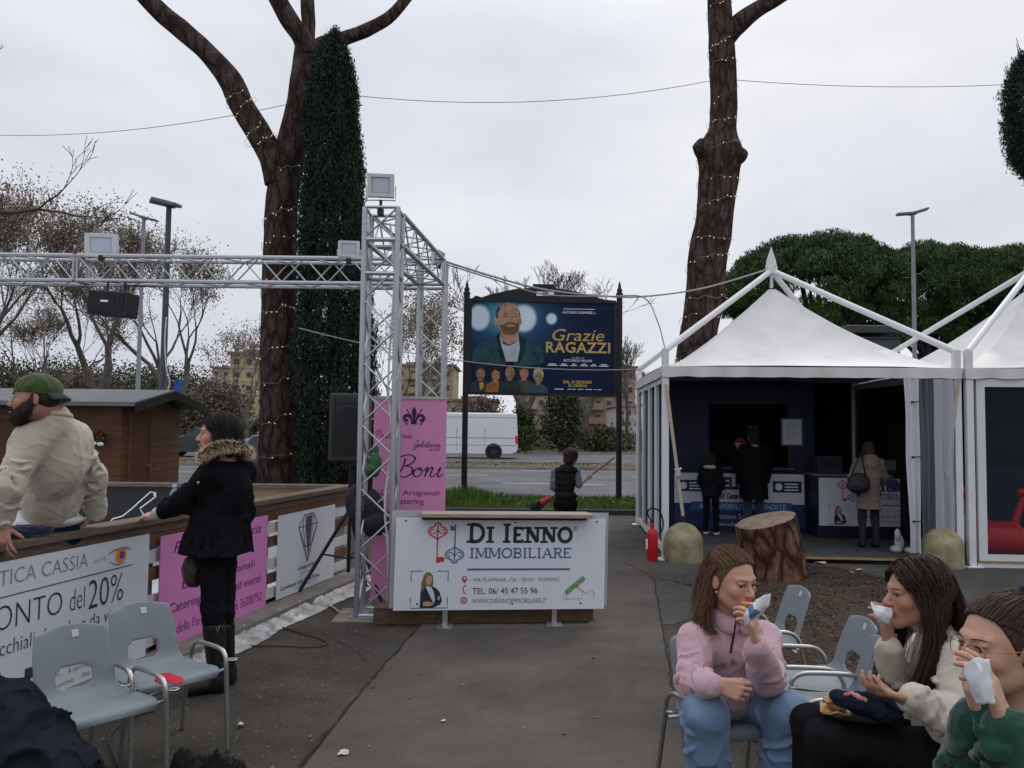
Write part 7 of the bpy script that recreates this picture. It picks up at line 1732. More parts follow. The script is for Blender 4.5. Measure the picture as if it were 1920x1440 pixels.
# ------------------------------------------------------------------ girl in the pink hoodie
def girl_pink():
    t = person('girl in a pale pink half-zip fleece and blue jeans sitting and biting pizza', (A(1365, 1318, 3.6).x, 3.55, 0))
    H = Frame(A(1374, 1087, 3.42), (.47, -.87, -.15), (.06, -.1, 1), 1.04)
    J = dict(neck=A(1368, 1170, 3.50), chest=A(1366, 1235, 3.53), pelvis=A(1362, 1322, 3.64), sha=A(1304, 1204, 3.44), ela=A(1299, 1280, 3.27), wra=A(1348, 1286, 3.09), shb=A(1430, 1198, 3.56), elb=A(1440, 1270, 3.30), wrb=A(1418, 1202, 3.15), hpa=A(1328, 1330, 3.58), kna=A(1322, 1338, 3.16), ana=A(1335, 1555, 3.26), hpb=A(1402, 1328, 3.62), knb=A(1480, 1340, 3.28), anb=A(1452, 1545, 3.32))
    S = SDF(); add_head(S, H, J['neck']); torso(S, J, .095); limbs(S, J)
    hand(S, J['wra'], V((.93, -.30, -.12)), V((.1, .9, -.2)), 1, (.8, .95, 1.05, 1.15), .95, (.85, .25, .45))
    hand(S, J['wrb'], V((-.22, -.10, .95)), V((-.85, .45, 0)), -1, (.55, .62, .66, .7), .95, (.6, .3, .75))
    sdf_obj('body', S, .0048, m_skin, t, paint=face_paint(H, (.62, .30, .30)))
    hm = hair_mat('hair_brown', (.085, .049, .029), (.24, .145, .085)); eyes(t, H, (.55, .85, -.05), mat('brow_brown', (.06, .034, .022)), .75)
    # fleece
    pk = cloth('pink_fleece', (.52, .325, .365), .07, 5, .35, 220, .4); S = SDF()
    S.ell(A(1366, 1240, 3.53), (.158, .118, .20), Matrix.Rotation(R(18), 3, 'Z'), .05); S.ell(A(1358, 1300, 3.56), (.178, .138, .105), Matrix.Rotation(R(18), 3, 'Z'), .06); S.cap(J['sha'], J['shb'], .075, .075, .06); S.cap(J['neck'], A(1366, 1215, 3.52), .075, .11, .05)
    S.chain([J['sha'], J['ela'], J['wra']+V((-.03, .01, 0))], [.074, .066, .048], .025); S.chain([J['shb'], J['elb'], J['wrb']+V((.005, .01, -.03))], [.074, .070, .048], .025)
    creases(S, J['sha'], J['ela'], .074, .066, 6, 1, .35, 1); creases(S, J['ela'], J['wra'], .066, .048, 6, 2, 0, .75); creases(S, J['shb'], J['elb'], .074, .070, 5, 3, .3, 1); creases(S, J['elb'], J['wrb'], .070, .048, 5, 4, 0, .7); drapes(S, A(1364, 1255, 3.54), (.175, .135, .19), Matrix.Rotation(R(18), 3, 'Z'), 13, 57)
    f1, f2 = folds(3, .005, 13, 4, (1.3, 1.3, .6)), folds(4, .0025, 36, 3); fl = sdf_obj('fleece', S, .0055, pk, t, lambda x, y, z: f1(x, y, z)+f2(x, y, z))
    S = SDF(); nk = V((H.c.x-.01, H.c.y+.04, 0)); 
    ringc = J['neck']+V((.012, -.03, .03)); ring = [ringc+V((.075*math.cos(a), .068*math.sin(a), .02*math.sin(a)+.02)) for a in np.linspace(-1.2, 4.35, 15)]
    S.chain(ring, [.020]*15, .01); S.chain([p-V((0, 0, .03)) for p in ring], [.022]*15, .02); cl_ = sdf_obj('collar', S, .006, pk, t)
    zp = [[q for q in (on_surface(o_, px, py, .003) for o_ in (cl_, fl)) if q] for px, py in ((1382, 1152), (1380, 1164), (1378, 1176), (1376, 1188), (1374, 1200), (1372, 1212), (1370, 1224))]; zp = [min(q, key=lambda p: p.y) for q in zp if q]
    b = MB(); b.tube(zp, .0045, 6, flat=.6); b.build('zip', mat('zip_dark', (.03, .015, .02), .6), t, smooth=180)
    for w_, d in ((J['wra'], (J['wra']-J['ela'])), (J['wrb'], (J['wrb']-J['elb']))):
        d = d.normalized(); b = MB(); b.tube([w_-d*.05, w_-d*.035, w_-d*.005, w_+d*.004], [.046, .044, .036, .030], 14); b.build('cuff', pk, t, smooth=60)
    S = SDF(); jn = cloth('blue_jeans', (.155, .225, .345), .28, 3.5, .35, 260, .1)
    S.cap(J['hpa'], J['hpb'], .105, .105, .05); S.chain([J['hpa'], J['kna'], J['ana']], [.094, .078, .104], .045); S.chain([J['hpb'], J['knb'], J['anb']], [.094, .078, .104], .045)
    creases(S, J['hpa'], J['kna'], .098, .086, 6, 6, 0, 1, .008); creases(S, J['kna'], J['ana'], .086, .1, 6, 7, .0, .5, .008); creases(S, J['hpb'], J['knb'], .098, .086, 6, 8, 0, 1, .008); creases(S, J['knb'], J['anb'], .086, .1, 6, 9, 0, .5, .008); f3 = folds(8, .005, 12, 4, (1.4, 1.0, .5)); sdf_obj('jeans', S, .0065, jn, t, f3)
    for a_, q in ((J['ana'], (0.02, -.17)), (J['anb'], (.03, -.17))): shoe(t, V((a_.x, a_.y, .08)), V((a_.x+q[0], a_.y+q[1], .035)), m_white)
    # hair: swept back from the forehead, long behind both shoulders
    capped(t, H, hm); rs = np.random.RandomState(4)
    g = [sweep(H, hairline(u), (u*.25, -.85, .55), 6, .003) for u in np.linspace(-.8, .8, 17)]; strands('swept_hair', g, 240, .0034, hm, t, rs, .005, .6)
    g = []
    for s in (-1, 1):
        for q in range(7):
            u = q/6; w_ = 1.0 if s > 0 else 1.22; g.append([scalp(H, (s*1.0, .05-.6*u, .35), .003), scalp(H, (s*1.0, -.15-.6*u, -.2), .005+(.012 if s < 0 else 0)), H(s*.088*w_, -.03-.035*u, -.085), H(s*(.096+.012*u)*w_, -.03-.03*u, -.15), H(s*.100*w_, .0-.05*u, -.21), H(s*.092*w_, .045-.06*u, -.285 if s < 0 else -.20)])
    for q in range(9): x = -.06+.12*q/8; g.append([H(x, -.085, .085), H(x*1.1, -.118, -.01), H(x*1.2, -.12, -.11), H(x*1.2, -.12, -.19)])
    strands('long_hair', g, 420, .0044, hm, t, rs, .014)
    b = MB(); b.ell(H(.082, -.0, -.045), (.006, .006, .006)); b.build('earring', mat('gold', (.6, .42, .15), .25, .05, 5, metal=.9), t, smooth=180)
    return t, H, J
tP, HP, JP = girl_pink()
def pizza(label, P, d, up, L, w_, rim=False):
    t = thing('pizza_slice', label, 'pizza', P); d = V(d).normalized(); up = V(up); up = (up-d*up.dot(d)).normalized(); l = d.cross(up)
    b = MB(); N, K = 12, 10
    for s in (1, -1):
        for i in range(N+1):
            for j in range(K+1):
                u = i/N; v = -1+2*j/K; wd = w_*(.42+.58*u); p = V(P)+d*L*u+l*wd*v*.5+up*(s*.005+.004*noise.noise((u*9, v*5, s*3))+.012*math.sin(u*2.5)); b.v.append(tuple(p))
    M_ = (N+1)*(K+1)
    for i in range(N):
        for j in range(K): a = i*(K+1)+j; b.mi(0).face((a, a+1, a+K+2, a+K+1)); b.mi(1).face((M_+a, M_+a+K+1, M_+a+K+2, M_+a+1))
    edge = [j for j in range(K+1)]+[i*(K+1)+K for i in range(1, N+1)]+[N*(K+1)+j for j in range(K-1, -1, -1)]+[i*(K+1) for i in range(N-1, 0, -1)]
    for i in range(len(edge)): a, c = edge[i], edge[(i+1) % len(edge)]; b.mi(1).face((a, M_+a, M_+c, c))
    b.build('base', [mat('pizza_sauce', (.50, .10, .015), .4, .4, 60, col2=(.72, .36, .08)), mat('pizza_crust', (.36, .19, .075), .8, .3, 30)], t, smooth=60)
    if not rim: return t
    b = MB(); e = [V(P)+d*L*1.02+l*w_*q*.5+up*.014 for q in (-1, -.5, 0, .5, 1)]; b.tube(e, [.010, .014, .014, .014, .010], 8); b.build('crust', mat('pizza_crust', (.36, .19, .075)), t, smooth=180); return t
mp = HP(0, .100, -.062); q = A(1418, 1138, 3.16)
pizza('orange pizza slice at the mouth of the girl in the pink fleece', mp+V((-.006, -.014, -.006)), (q-mp), (-.1, -.85, .55), .085, .085)
_pn = mat('printed_napkin', (.10, .16, .36), .8, 0, 16, col2=(.68, .68, .70), detail=1)
for _n in _pn.node_tree.nodes:
    if _n.type == 'VALTORGB': _n.color_ramp.elements[0].position = .36; _n.color_ramp.elements[1].position = .40
PA = lambda *L: [A(*p) for p in L]
napkin('napkin', 'white napkin with blue print wrapped round the pizza of the girl in pink', [PA((1410, 1133, 3.07), (1427, 1119, 3.06), (1446, 1112, 3.10)), PA((1394, 1155, 3.07), (1416, 1146, 3.05), (1440, 1136, 3.09)), PA((1398, 1174, 3.09), (1405, 1168, 3.07), (1424, 1156, 3.11))], _pn, 3)
# ------------------------------------------------------------------ girl in the cream sweatshirt
def girl_cream():
    t = person('girl with long dark hair in a cream sweatshirt and black leggings eating pizza in profile', (A(1790, 1420, 3).x, 3.0, 0))
    H = Frame(A(1716, 1112, 3.02), (-1, -.06, -.05), (0.03, 0, 1), 1.04)
    J = dict(neck=A(1762, 1196, 3.05), chest=A(1782, 1290, 3.02), pelvis=A(1806, 1420, 3.02), sha=A(1806, 1240, 2.88), ela=A(1790, 1352, 2.78), wra=A(1697, 1310, 2.72), shb=A(1738, 1226, 3.20), elb=A(1680, 1300, 3.12), wrb=A(1666, 1205, 3.02), hpa=A(1790, 1420, 2.90), kna=A(1548, 1392, 2.82), ana=A(1535, 1600, 2.86), hpb=A(1780, 1412, 3.12), knb=A(1522, 1358, 3.04), anb=A(1508, 1570, 3.08))
    S = SDF(); add_head(S, H, J['neck']); torso(S, J, .095); limbs(S, J)
    hand(S, J['wra'], V((-.93, .05, .20)), V((.1, .3, .9)), 1, (.4, .5, .6, .65), .95, (.7, .35, .5))
    hand(S, J['wrb'], V((-.12, -.10, .98)), V((-.6, .75, .1)), -1, (.5, .55, .6, .65), .95, (.7, .35, .6))
    sdf_obj('body', S, .0048, m_skin2, t, paint=face_paint(H, (.66, .36, .34)))
    hm = hair_mat('hair_dark', (.022, .012, .009), (.065, .036, .026)); eyes(t, H, (0, 1, -.12), mat('brow_dark', (.03, .018, .014)), .8)
    cr = cloth('cream_jersey', (.50, .455, .38), .06, 5, .3, 260); S = SDF()
    S.ell(A(1784, 1285, 3.03), (.135, .175, .20), None, .05); S.ell(A(1795, 1370, 3.03), (.155, .185, .16), None, .06); S.cap(J['sha'], J['shb'], .075, .07, .06); S.cap(J['neck'], J['chest'], .07, .12, .05)
    S.chain([J['sha'], J['ela'], J['wra']+V((.03, 0, 0))], [.076, .074, .048], .026); S.chain([J['shb'], J['elb'], J['wrb']+V((0, 0, -.02))], [.074, .064, .046], .026)
    creases(S, J['sha'], J['ela'], .076, .074, 6, 11, .3, 1); creases(S, J['ela'], J['wra'], .074, .048, 7, 12, 0, .8, .009); creases(S, J['elb'], J['wrb'], .064, .046, 5, 13, 0, .8); drapes(S, A(1790, 1320, 3.02), (.15, .185, .24), None, 18, 14)
    f1, f2 = folds(13, .005, 13, 4, (1.3, 1.3, .7)), folds(14, .0025, 34, 3); sdf_obj('sweatshirt', S, .0055, cr, t, lambda x, y, z: f1(x, y, z)+f2(x, y, z))
    for w_, d in ((J['wra'], (J['wra']-J['ela'])), (J['wrb'], (J['wrb']-J['elb']))):
        d = d.normalized(); b = MB(); b.tube([w_-d*.06, w_-d*.04, w_-d*.0, w_+d*.006], [.047, .047, .038, .030], 14); b.build('cuff', cr, t, smooth=60)
    S = SDF(); S.cap(J['hpa'], J['hpb'], .11, .105, .05); S.chain([J['hpa'], J['kna'], J['ana']], [.095, .070, .045], .03); S.chain([J['hpb'], J['knb'], J['anb']], [.095, .070, .045], .03)
    sdf_obj('leggings', S, .0065, cloth('black_leggings', (.012, .011, .013), .2, 6, .2, 200, .15), t, folds(18, .005, 16, 4))
    for a_ in (J['ana'], J['anb']): shoe(t, V((a_.x, a_.y, .08)), V((a_.x-.17, a_.y-.02, .035)), m_white)
    capped(t, H, hm, grow_=.003); rs = np.random.RandomState(6)
    g = parted(H, -1, 62, 150, 10, [(.094, .0, -.06), (.100, -.005, -.14), (.098, .02, -.24), (.088, .05, -.33), (.075, .065, -.39)], .018)
    g += parted(H, 1, 62, 150, 7, [(.092, .0, -.06), (.088, .03, -.16), (.06, .09, -.28), (.02, .12, -.39)], .018)
    for q in range(9): x = -.07+.14*q/8; g.append([scalp(H, (x*4, -.5, .8), .004), scalp(H, (x*8, -.9, .1), .006), H(x*1.2, -.13, -.10), H(x*1.2, -.125, -.20), H(x, -.10, -.28)])
    strands('long_hair', g, 620, .0054, hm, t, rs, .013)
    b = MB(); b.tube([H(-.084+.0*a, -.012+.016*math.sin(a), -.062+.018*math.cos(a)) for a in np.linspace(0, 6.28, 15)], .0016, 5); b.build('earring', mat('silver', (.6, .6, .6), .25, .05, 5, metal=.9), t, smooth=180)
    return t, H, J
tC, HC_, JC = girl_cream()
mp = HC_(0, .101, -.062); q = A(1640, 1150, 2.98)
pizza('pizza slice at the mouth of the girl in the cream sweatshirt', mp+V((.004, -.004, -.002)), q-mp, (.1, -.7, .8), .062, .06)
napkin('napkin', 'white paper napkin under the pizza of the girl in the cream sweatshirt', [PA((1634, 1130, 2.95), (1655, 1138, 2.93), (1672, 1140, 2.96)), PA((1640, 1152, 2.93), (1656, 1154, 2.92), (1673, 1156, 2.95)), PA((1648, 1168, 2.95), (1660, 1170, 2.94), (1668, 1167, 2.96))], m_paper, 12)
# things on her lap
lp_ = A(1600, 1335, 2.80)
t = thing('paper_wrapper', 'torn brown food paper with pizza crusts on the black leggings', 'wrapper', lp_)
b = MB(); N, K = 22, 10
for i in range(N+1):
    for j in range(K+1):
        u, v = i/N, j/K; p = A(1538+150*u, 1322+20*v+14*u+4*math.sin(u*9), 2.98-.20*v); b.v.append(tuple(p+V((0, 0, .016*noise.noise((u*7, v*5, 1))+.02*(v-.5)**2+.012))))
for i in range(N):
    for j in range(K): a = i*(K+1)+j; b.face((a, a+1, a+K+2, a+K+1))
o = b.build('sheet', mat('kraft_paper', (.36, .245, .15), .85, .2, 14), t, smooth=50); s_ = o.modifiers.new('solid', 'SOLIDIFY'); s_.thickness = .002
b = MB()
for px, py, r_ in ((1556, 1312, .022), (1570, 1322, .026), (1550, 1332, .022), (1574, 1336, .020)): b.ell(A(px, py, 2.84), (r_*1.6, r_, r_*.6), Matrix.Rotation(px, 3, 'Z'), nu=10, nv=7)
for i, p in enumerate(b.v): b.v[i] = tuple(V(p)+V((0, 0, .008*noise.noise(V(p)*40))))
b.build('crusts', mat('pizza_crust', (.36, .19, .075)), t, smooth=180)
t = thing('pouch', 'dark navy pouch with pink trim lying on the brown food paper', 'pouch', A(1630, 1325, 2.78))
S = SDF(); S.chain(PA((1572, 1306, 2.82), (1610, 1320, 2.76), (1650, 1332, 2.74), (1682, 1342, 2.74)), [.026, .034, .030, .018], .02); S.chain(PA((1625, 1308, 2.86), (1660, 1322, 2.84), (1685, 1336, 2.80)), [.02, .024, .016], .02); sdf_obj('case', S, .006, cloth('navy_pouch', (.014, .016, .03), .2, 20, .3), t, folds(5, .006, 40, 4))
b = MB()
for k in range(3): b.tube(PA((1584+8*k, 1303+2*k, 2.775), (1598+8*k, 1300+3*k, 2.755), (1612+6*k, 1310+2*k, 2.725)), .007, 6)
b.build('trim', mat('pink_trim', (.5, .2, .19), .6, .3, 40), t, smooth=180)
# ------------------------------------------------------------------ girl in the green sweatshirt
def girl_green():
    t = person('girl in glasses and a dark green sweatshirt with hair tied up, napkin at her mouth', (A(1960, 1440, 1.95).x, 2.0, 0))
    H = Frame(A(1878, 1212, 1.88), (-.985, -.17, .0), (.04, 0.02, 1), .95)
    J = dict(neck=H(0, -.065, -.19), chest=A(1985, 1480, 2.0), pelvis=A(2010, 1660, 2.05), sha=A(1992, 1400, 1.80), ela=A(1912, 1500, 1.70), wra=A(1882, 1352, 1.70), shb=A(1905, 1372, 2.12), elb=A(1818, 1470, 1.98), wrb=A(1830, 1335, 1.88), hpa=A(2000, 1670, 1.95), kna=A(1720, 1720, 1.85), ana=A(1700, 2080, 1.90), hpb=A(1990, 1660, 2.15), knb=A(1735, 1660, 2.10), anb=A(1720, 1960, 2.15))
    S = SDF(); add_head(S, H, J['neck']); torso(S, J, .095); limbs(S, J)
    hand(S, J['wra'], V((-.30, .02, .93)), V((-.75, .6, .0)), -1, (.30, .42, .5, .55), .92, (.75, .3, .6))
    hand(S, J['wrb'], V((-.28, -.05, .94)), V((.7, -.3, .1)), 1, (.5, .58, .62, .66), .92, (.75, .3, .6))
    sdf_obj('body', S, .0042, m_skin, t, paint=face_paint(H, (.70, .40, .38)))
    hm = hair_mat('hair_chestnut', (.035, .019, .012), (.10, .058, .036)); eyes(t, H, (0, 1, -.35), mat('brow_chestnut', (.045, .026, .018)), .8)
    gr = cloth('green_jersey', (.010, .052, .035), .12, 5, .3, 240, .3); S = SDF()
    S.ell(A(1985, 1480, 2.0), (.17, .19, .22), None, .05); S.ell(A(2000, 1600, 2.05), (.175, .19, .15), None, .05); S.cap(J['sha'], J['shb'], .08, .08, .06); S.cap(V(J['neck'])-V((0, 0, .03)), J['chest'], .075, .13, .05)
    S.chain([J['sha'], J['ela'], J['wra']+V((.004, 0, -.02))], [.080, .076, .050], .026); S.chain([J['shb'], J['elb'], J['wrb']+V((0, 0, -.02))], [.078, .068, .050], .026)
    creases(S, J['sha'], J['ela'], .080, .076, 5, 21, .2, 1, .006); creases(S, J['ela'], J['wra'], .076, .050, 6, 22, 0, .8, .006); creases(S, J['elb'], J['wrb'], .068, .050, 5, 23, 0, .8, .006); drapes(S, A(1985, 1480, 2.0), (.17, .19, .22), None, 14, 24)
    f1, f2 = folds(23, .005, 14, 4), folds(24, .0025, 36, 3); sdf_obj('sweatshirt', S, .006, gr, t, lambda x, y, z: f1(x, y, z)+f2(x, y, z))
    for w_, d in ((J['wra'], (J['wra']-J['ela'])), (J['wrb'], (J['wrb']-J['elb']))):
        d = d.normalized(); b = MB(); b.tube([w_-d*.065, w_-d*.045, w_-d*.0, w_+d*.006], [.050, .048, .040, .031], 16); b.build('cuff', gr, t, smooth=60)
    S = SDF(); S.cap(J['hpa'], J['hpb'], .11, .105, .05); S.chain([J['hpa'], J['kna'], J['ana']], [.095, .070, .055], .03); S.chain([J['hpb'], J['knb'], J['anb']], [.095, .070, .055], .03); sdf_obj('trousers', S, .012, cloth('dark_trousers', (.02, .022, .03)), t)
    capped(t, H, hm, .0034, True, True, fw=.012); rs = np.random.RandomState(9)
    g = [sweep(H, hairline(u, 33), (u*.12, -.72, .68), 7, .0015) for u in np.linspace(-.98, .98, 33)]+[sweep(H, (u*.8, -.75, -.55), (u*.12, -.72, .68), 5, .0015) for u in np.linspace(-1, 1, 9)]
    strands('swept_hair', g, 430, .0026, hm, t, rs, .004, .7)
    S = SDF(); S.ell(H(0, -.130, .125), (.045, .042, .042), H.rot, .02); bn = sdf_obj('hair_bun', S, .005, hm, t, lambda x, y, z: .006*np.sin(x*130+z*150+3*np.sin(y*90)))
    b = MB(); b.tube([H(0, -.110, .108)+H.r*.034*math.cos(a)+(H.u*.8+H.f*.6).normalized()*.034*math.sin(a) for a in np.linspace(0, 6.28, 25)], [.013+.004*math.sin(i*2.3) for i in range(25)], 8); b.build('scrunchie', mat('scrunchie_navy', (.015, .02, .06), .8, .3, 20), t, smooth=180)
    gm = mat('gold_wire', (.42, .25, .14), .3, .1, 10, metal=.7)
    S_ = []
    b = MB()
    for s in (-1, 1):
        b.tube([H(s*.034+.024*math.cos(a), .106-.012*(abs(s*.034+.024*math.cos(a))/.058)**2, -.004+.021*math.sin(a)) for a in np.linspace(0, 6.2832, 25)], .0013, 5)
        b.tube([H(s*.057, .094, .004), H(s*.074, .06, .006), H(s*.083, .0, .008), H(s*.080, -.02, -.012)], .0013, 5)
    b.tube([H(-.011, .105, .0), H(0, .110, .003), H(.011, .105, .0)], .0013, 5); gl = b.build('glasses', gm, t, smooth=180)
    b = MB(); b.tube([H(-.083, -.004, -.040), H(-.085, -.004, -.052), H(-.085, -.004, -.060)], [.003, .004, .003], 6); b.build('earring', mat('silver', (.6, .6, .6)), t, smooth=180)
    return t
girl_green()
napkin('napkin', 'white paper napkin held to the mouth of the girl in green', [PA((1806, 1250, 1.70), (1830, 1234, 1.66), (1856, 1238, 1.68)), PA((1812, 1280, 1.685), (1836, 1276, 1.65), (1860, 1280, 1.67)), PA((1832, 1318, 1.68), (1846, 1322, 1.655), (1866, 1316, 1.67))], m_paper, 31)
for p_, deg, lb in ((V((JP['pelvis'].x, JP['pelvis'].y-.06, 0)), -70, 'grey plastic chair under the girl in the pink fleece'), (V((JC['pelvis'].x-.03, JC['pelvis'].y-.02, 0)), 186, 'grey plastic chair under the girl in the cream sweatshirt')):
    dup(proto, p_, R(deg), lb)
# ------------------------------------------------------------------ man in the green cap
def man():
    t = person('bearded man in a backward green cap and cream jumper leaning back on the rink rail', (A(85, 990, 4.9).x, 4.95, .09))
    H = Frame(A(66, 748, 4.42), (-.92, -.38, -.02), (-.05, .05, 1), 1.09)
    J = dict(neck=A(102, 780, 4.50), chest=A(103, 865, 4.62), pelvis=A(92, 1000, 4.88), sha=A(60, 826, 4.44), ela=A(14, 912, 4.30), wra=A(4, 985, 4.36), shb=A(134, 822, 4.68), elb=A(173, 895, 4.86), wrb=A(181, 968, 4.98), hpa=A(65, 1015, 4.85), kna=V((-2.95, 5.05, .58)), ana=V((-2.9, 5.1, .17)), hpb=A(120, 1015, 4.98), knb=V((-2.68, 5.2, .58)), anb=V((-2.65, 5.25, .17)))
    S = SDF(); add_head(S, H, J['neck'], False, 1.06); torso(S, J, .105); limbs(S, J, (.05, .042, .03), (.09, .062, .045))
    hand(S, J['wra'], V((.25, -.25, -.75)), V((.3, .4, -.7)), 1, (.3, .35, .4, .45), 1.08, (.5, .5, .3)); hand(S, J['wrb'], V((-.85, -.05, -.30)), V((-.2, .2, -.9)), 1, (.25, .3, .3, .35), 1.08, (.6, .6, .2))
    S.cap(J['ana'], J['ana']+V((-.1, .12, -.05)), .045, .04); S.cap(J['anb'], J['anb']+V((-.1, .12, -.05)), .045, .04)
    sdf_obj('body', S, .0062, m_skin3, t, paint=face_paint(H, (.75, .45, .42), (1.04, .90, .86)))
    hm = hair_mat('beard_black', (.016, .012, .010), (.05, .038, .03)); eyes(t, H, (0, 1, 0), mat('brow_black', (.016, .012, .01)), 1.6)
    k = H.k; S = SDF(); S.ell(H(0, .054, -.088), (.045*k, .046*k, .046*k), H.rot, .02)
    for s in (-1, 1): S.chain([H(s*.071, .000, .014), H(s*.066, .012, -.03), H(s*.062, .025, -.06), H(s*.03, .075, -.105)], [.008*k, .012*k, .019*k, .019*k], .03); S.cap(H(s*.03, .088, -.062), H(0, .106, -.046), .006*k, .005*k, .006)
    S.ell(H(0, .108, -.064), (.019*k, .020*k, .009*k), H.rot, .006, True)
    for s in (-1, 1): S.cap(H(s*.046, .035, -.050), H(s*.034, .062, -.078), .026*k, .024*k, .03)
    fuzz('beard_hair', sdf_obj('beard', S, .006, hm, t), 5200, .016, .0009, hm, t, 3)
    S = SDF(); S.ell(H(0, -.04, .005), (.079*k, .072*k, .070*k), H.rot, .02); S.ell(H(0, .07, -.03), (.12*k, .085*k, .2*k), H.rot, .01, True); S.ell(H(0, -.03, -.09), (.12*k, .12*k, .045*k), H.rot, .01, True); 
    for s in (-1, 1): S.ell(H(s*.085, -.008, -.012), (.022, .03, .042), H.rot, .01, True)
    sdf_obj('hair', S, .006, hm, t)
    b = MB(); b.tube([H(-.022, .104, -.066), H(0, .109, -.067), H(.022, .104, -.066)], .0035*k, 5); b.build('teeth', mat('teeth', (.6, .58, .54), .3), t, smooth=180)
    gc = cloth('cap_green', (.045, .065, .020), .15, 9, .3, 120); S = SDF(); S.ell(H(0, -.014, .045), (.088*k, .108*k, .086*k), H.rot, .01); S.cut(H(0, .06, .030), -(H.u*1.0+H.f*-.10)); 
    cp_ = sdf_obj('cap', S, .006, gc, t, folds(31, .005, 30, 4))
    b = MB(); N = 14
    for r_ in (0, 1):
        for i in range(N+1): a = math.pi*(1.18+.64*i/N); rr_ = (.098 if r_ == 0 else .152); b.v.append(tuple(H(rr_*.95*math.cos(a), -.008+rr_*math.sin(a), .022-.040*r_-.012*math.cos((i/N-.5)*3)*-1)))
    for i in range(N): b.face((i, i+1, N+2+i, N+1+i))
    o = b.build('cap_peak', mat('cap_peak', (.022, .032, .022), .85, .15, 20), t, smooth=180); s_ = o.modifiers.new('solid', 'SOLIDIFY'); s_.thickness = .006
    kn = cloth('cream_knit', (.50, .45, .36), .06, 4, .5, 160, .3); S = SDF(); rz = Matrix.Rotation(R(25), 3, 'Z')
    S.ell(A(98, 862, 4.60), (.180, .130, .21), rz, .06); S.chain([A(104, 850, 4.60), A(96, 930, 4.76), A(90, 1000, 4.86)], [.140, .138, .130], .06); S.cap(A(75, 935, 4.72), A(112, 935, 4.80), .105, .105, .08); S.cap(J['sha'], J['shb'], .085, .085, .07); S.cap(J['neck']-V((0, 0, .01)), J['chest'], .080, .13, .06); S.cap(J['neck']-V((0, 0, .05)), J['sha'], .07, .085, .05); S.cap(J['neck']-V((0, 0, .05)), J['shb'], .07, .085, .05)
    S.chain([J['sha'], J['ela'], J['wra']+V((0, 0, .03))], [.092, .074, .056], .05); S.chain([J['shb'], J['elb'], J['wrb']+V((0, 0, .02))], [.092, .074, .058], .04); creases(S, J['sha'], J['ela'], .092, .074, 7, 31, .25, 1, .008); creases(S, J['ela'], J['wra'], .074, .056, 5, 32, 0, .8, .008); creases(S, J['shb'], J['elb'], .092, .074, 7, 33, .25, 1, .008); creases(S, J['elb'], J['wrb'], .074, .058, 5, 34, 0, .8, .008); drapes(S, A(100, 890, 4.68), (.18, .14, .26), rz, 18, 35, .008, .022, .9); S.cut(A(95, 980, 4.8), (0, -.06, -1))
    f1, f2 = folds(33, .006, 10, 4, (1.4, 1.4, .8)), folds(34, .003, 34, 3); sdf_obj('jumper', S, .007, kn, t, lambda x, y, z: f1(x, y, z)+f2(x, y, z))
    b = MB(); b.tube([J['neck']+V((.078*math.cos(a), .078*math.sin(a), .006-.012*math.sin(a))) for a in np.linspace(0, 6.283, 25)], .016, 8); b.build('neckband', kn, t, smooth=180)
    S = SDF(); S.ell(A(94, 975, 4.81), (.178, .132, .05), rz, .02); sdf_obj('shirt_hem', S, .008, cloth('white_cotton', (.62, .62, .64)), t)
    S = SDF(); S.ell(A(93, 1005, 4.85), (.175, .135, .12), rz, .05); S.chain([J['hpa'], J['kna'], J['ana']], [.11, .08, .065], .03); S.chain([J['hpb'], J['knb'], J['anb']], [.11, .08, .065], .03); sdf_obj('jeans', S, .01, cloth('navy_jeans', (.012, .018, .05), .25, 5), t)
    gl = A(28, 1006, 4.5); return t
man()
S = SDF(); p = RP(4.50, .0, 1.045); t = thing('glove', 'dark blue knitted glove lying on the rail beside the man in the cap', 'glove', p); S.ell(p, (.075, .055, .035), Matrix.Rotation(.8, 3, 'Z'), .02); S.cap(p+V((.05, .04, 0)), p+V((.11, .10, -.005)), .03, .024, .02); sdf_obj('knit', S, .006, cloth('navy_knit', (.02, .024, .06), .2, 20, .5, 200), t, folds(2, .006, 50, 4))
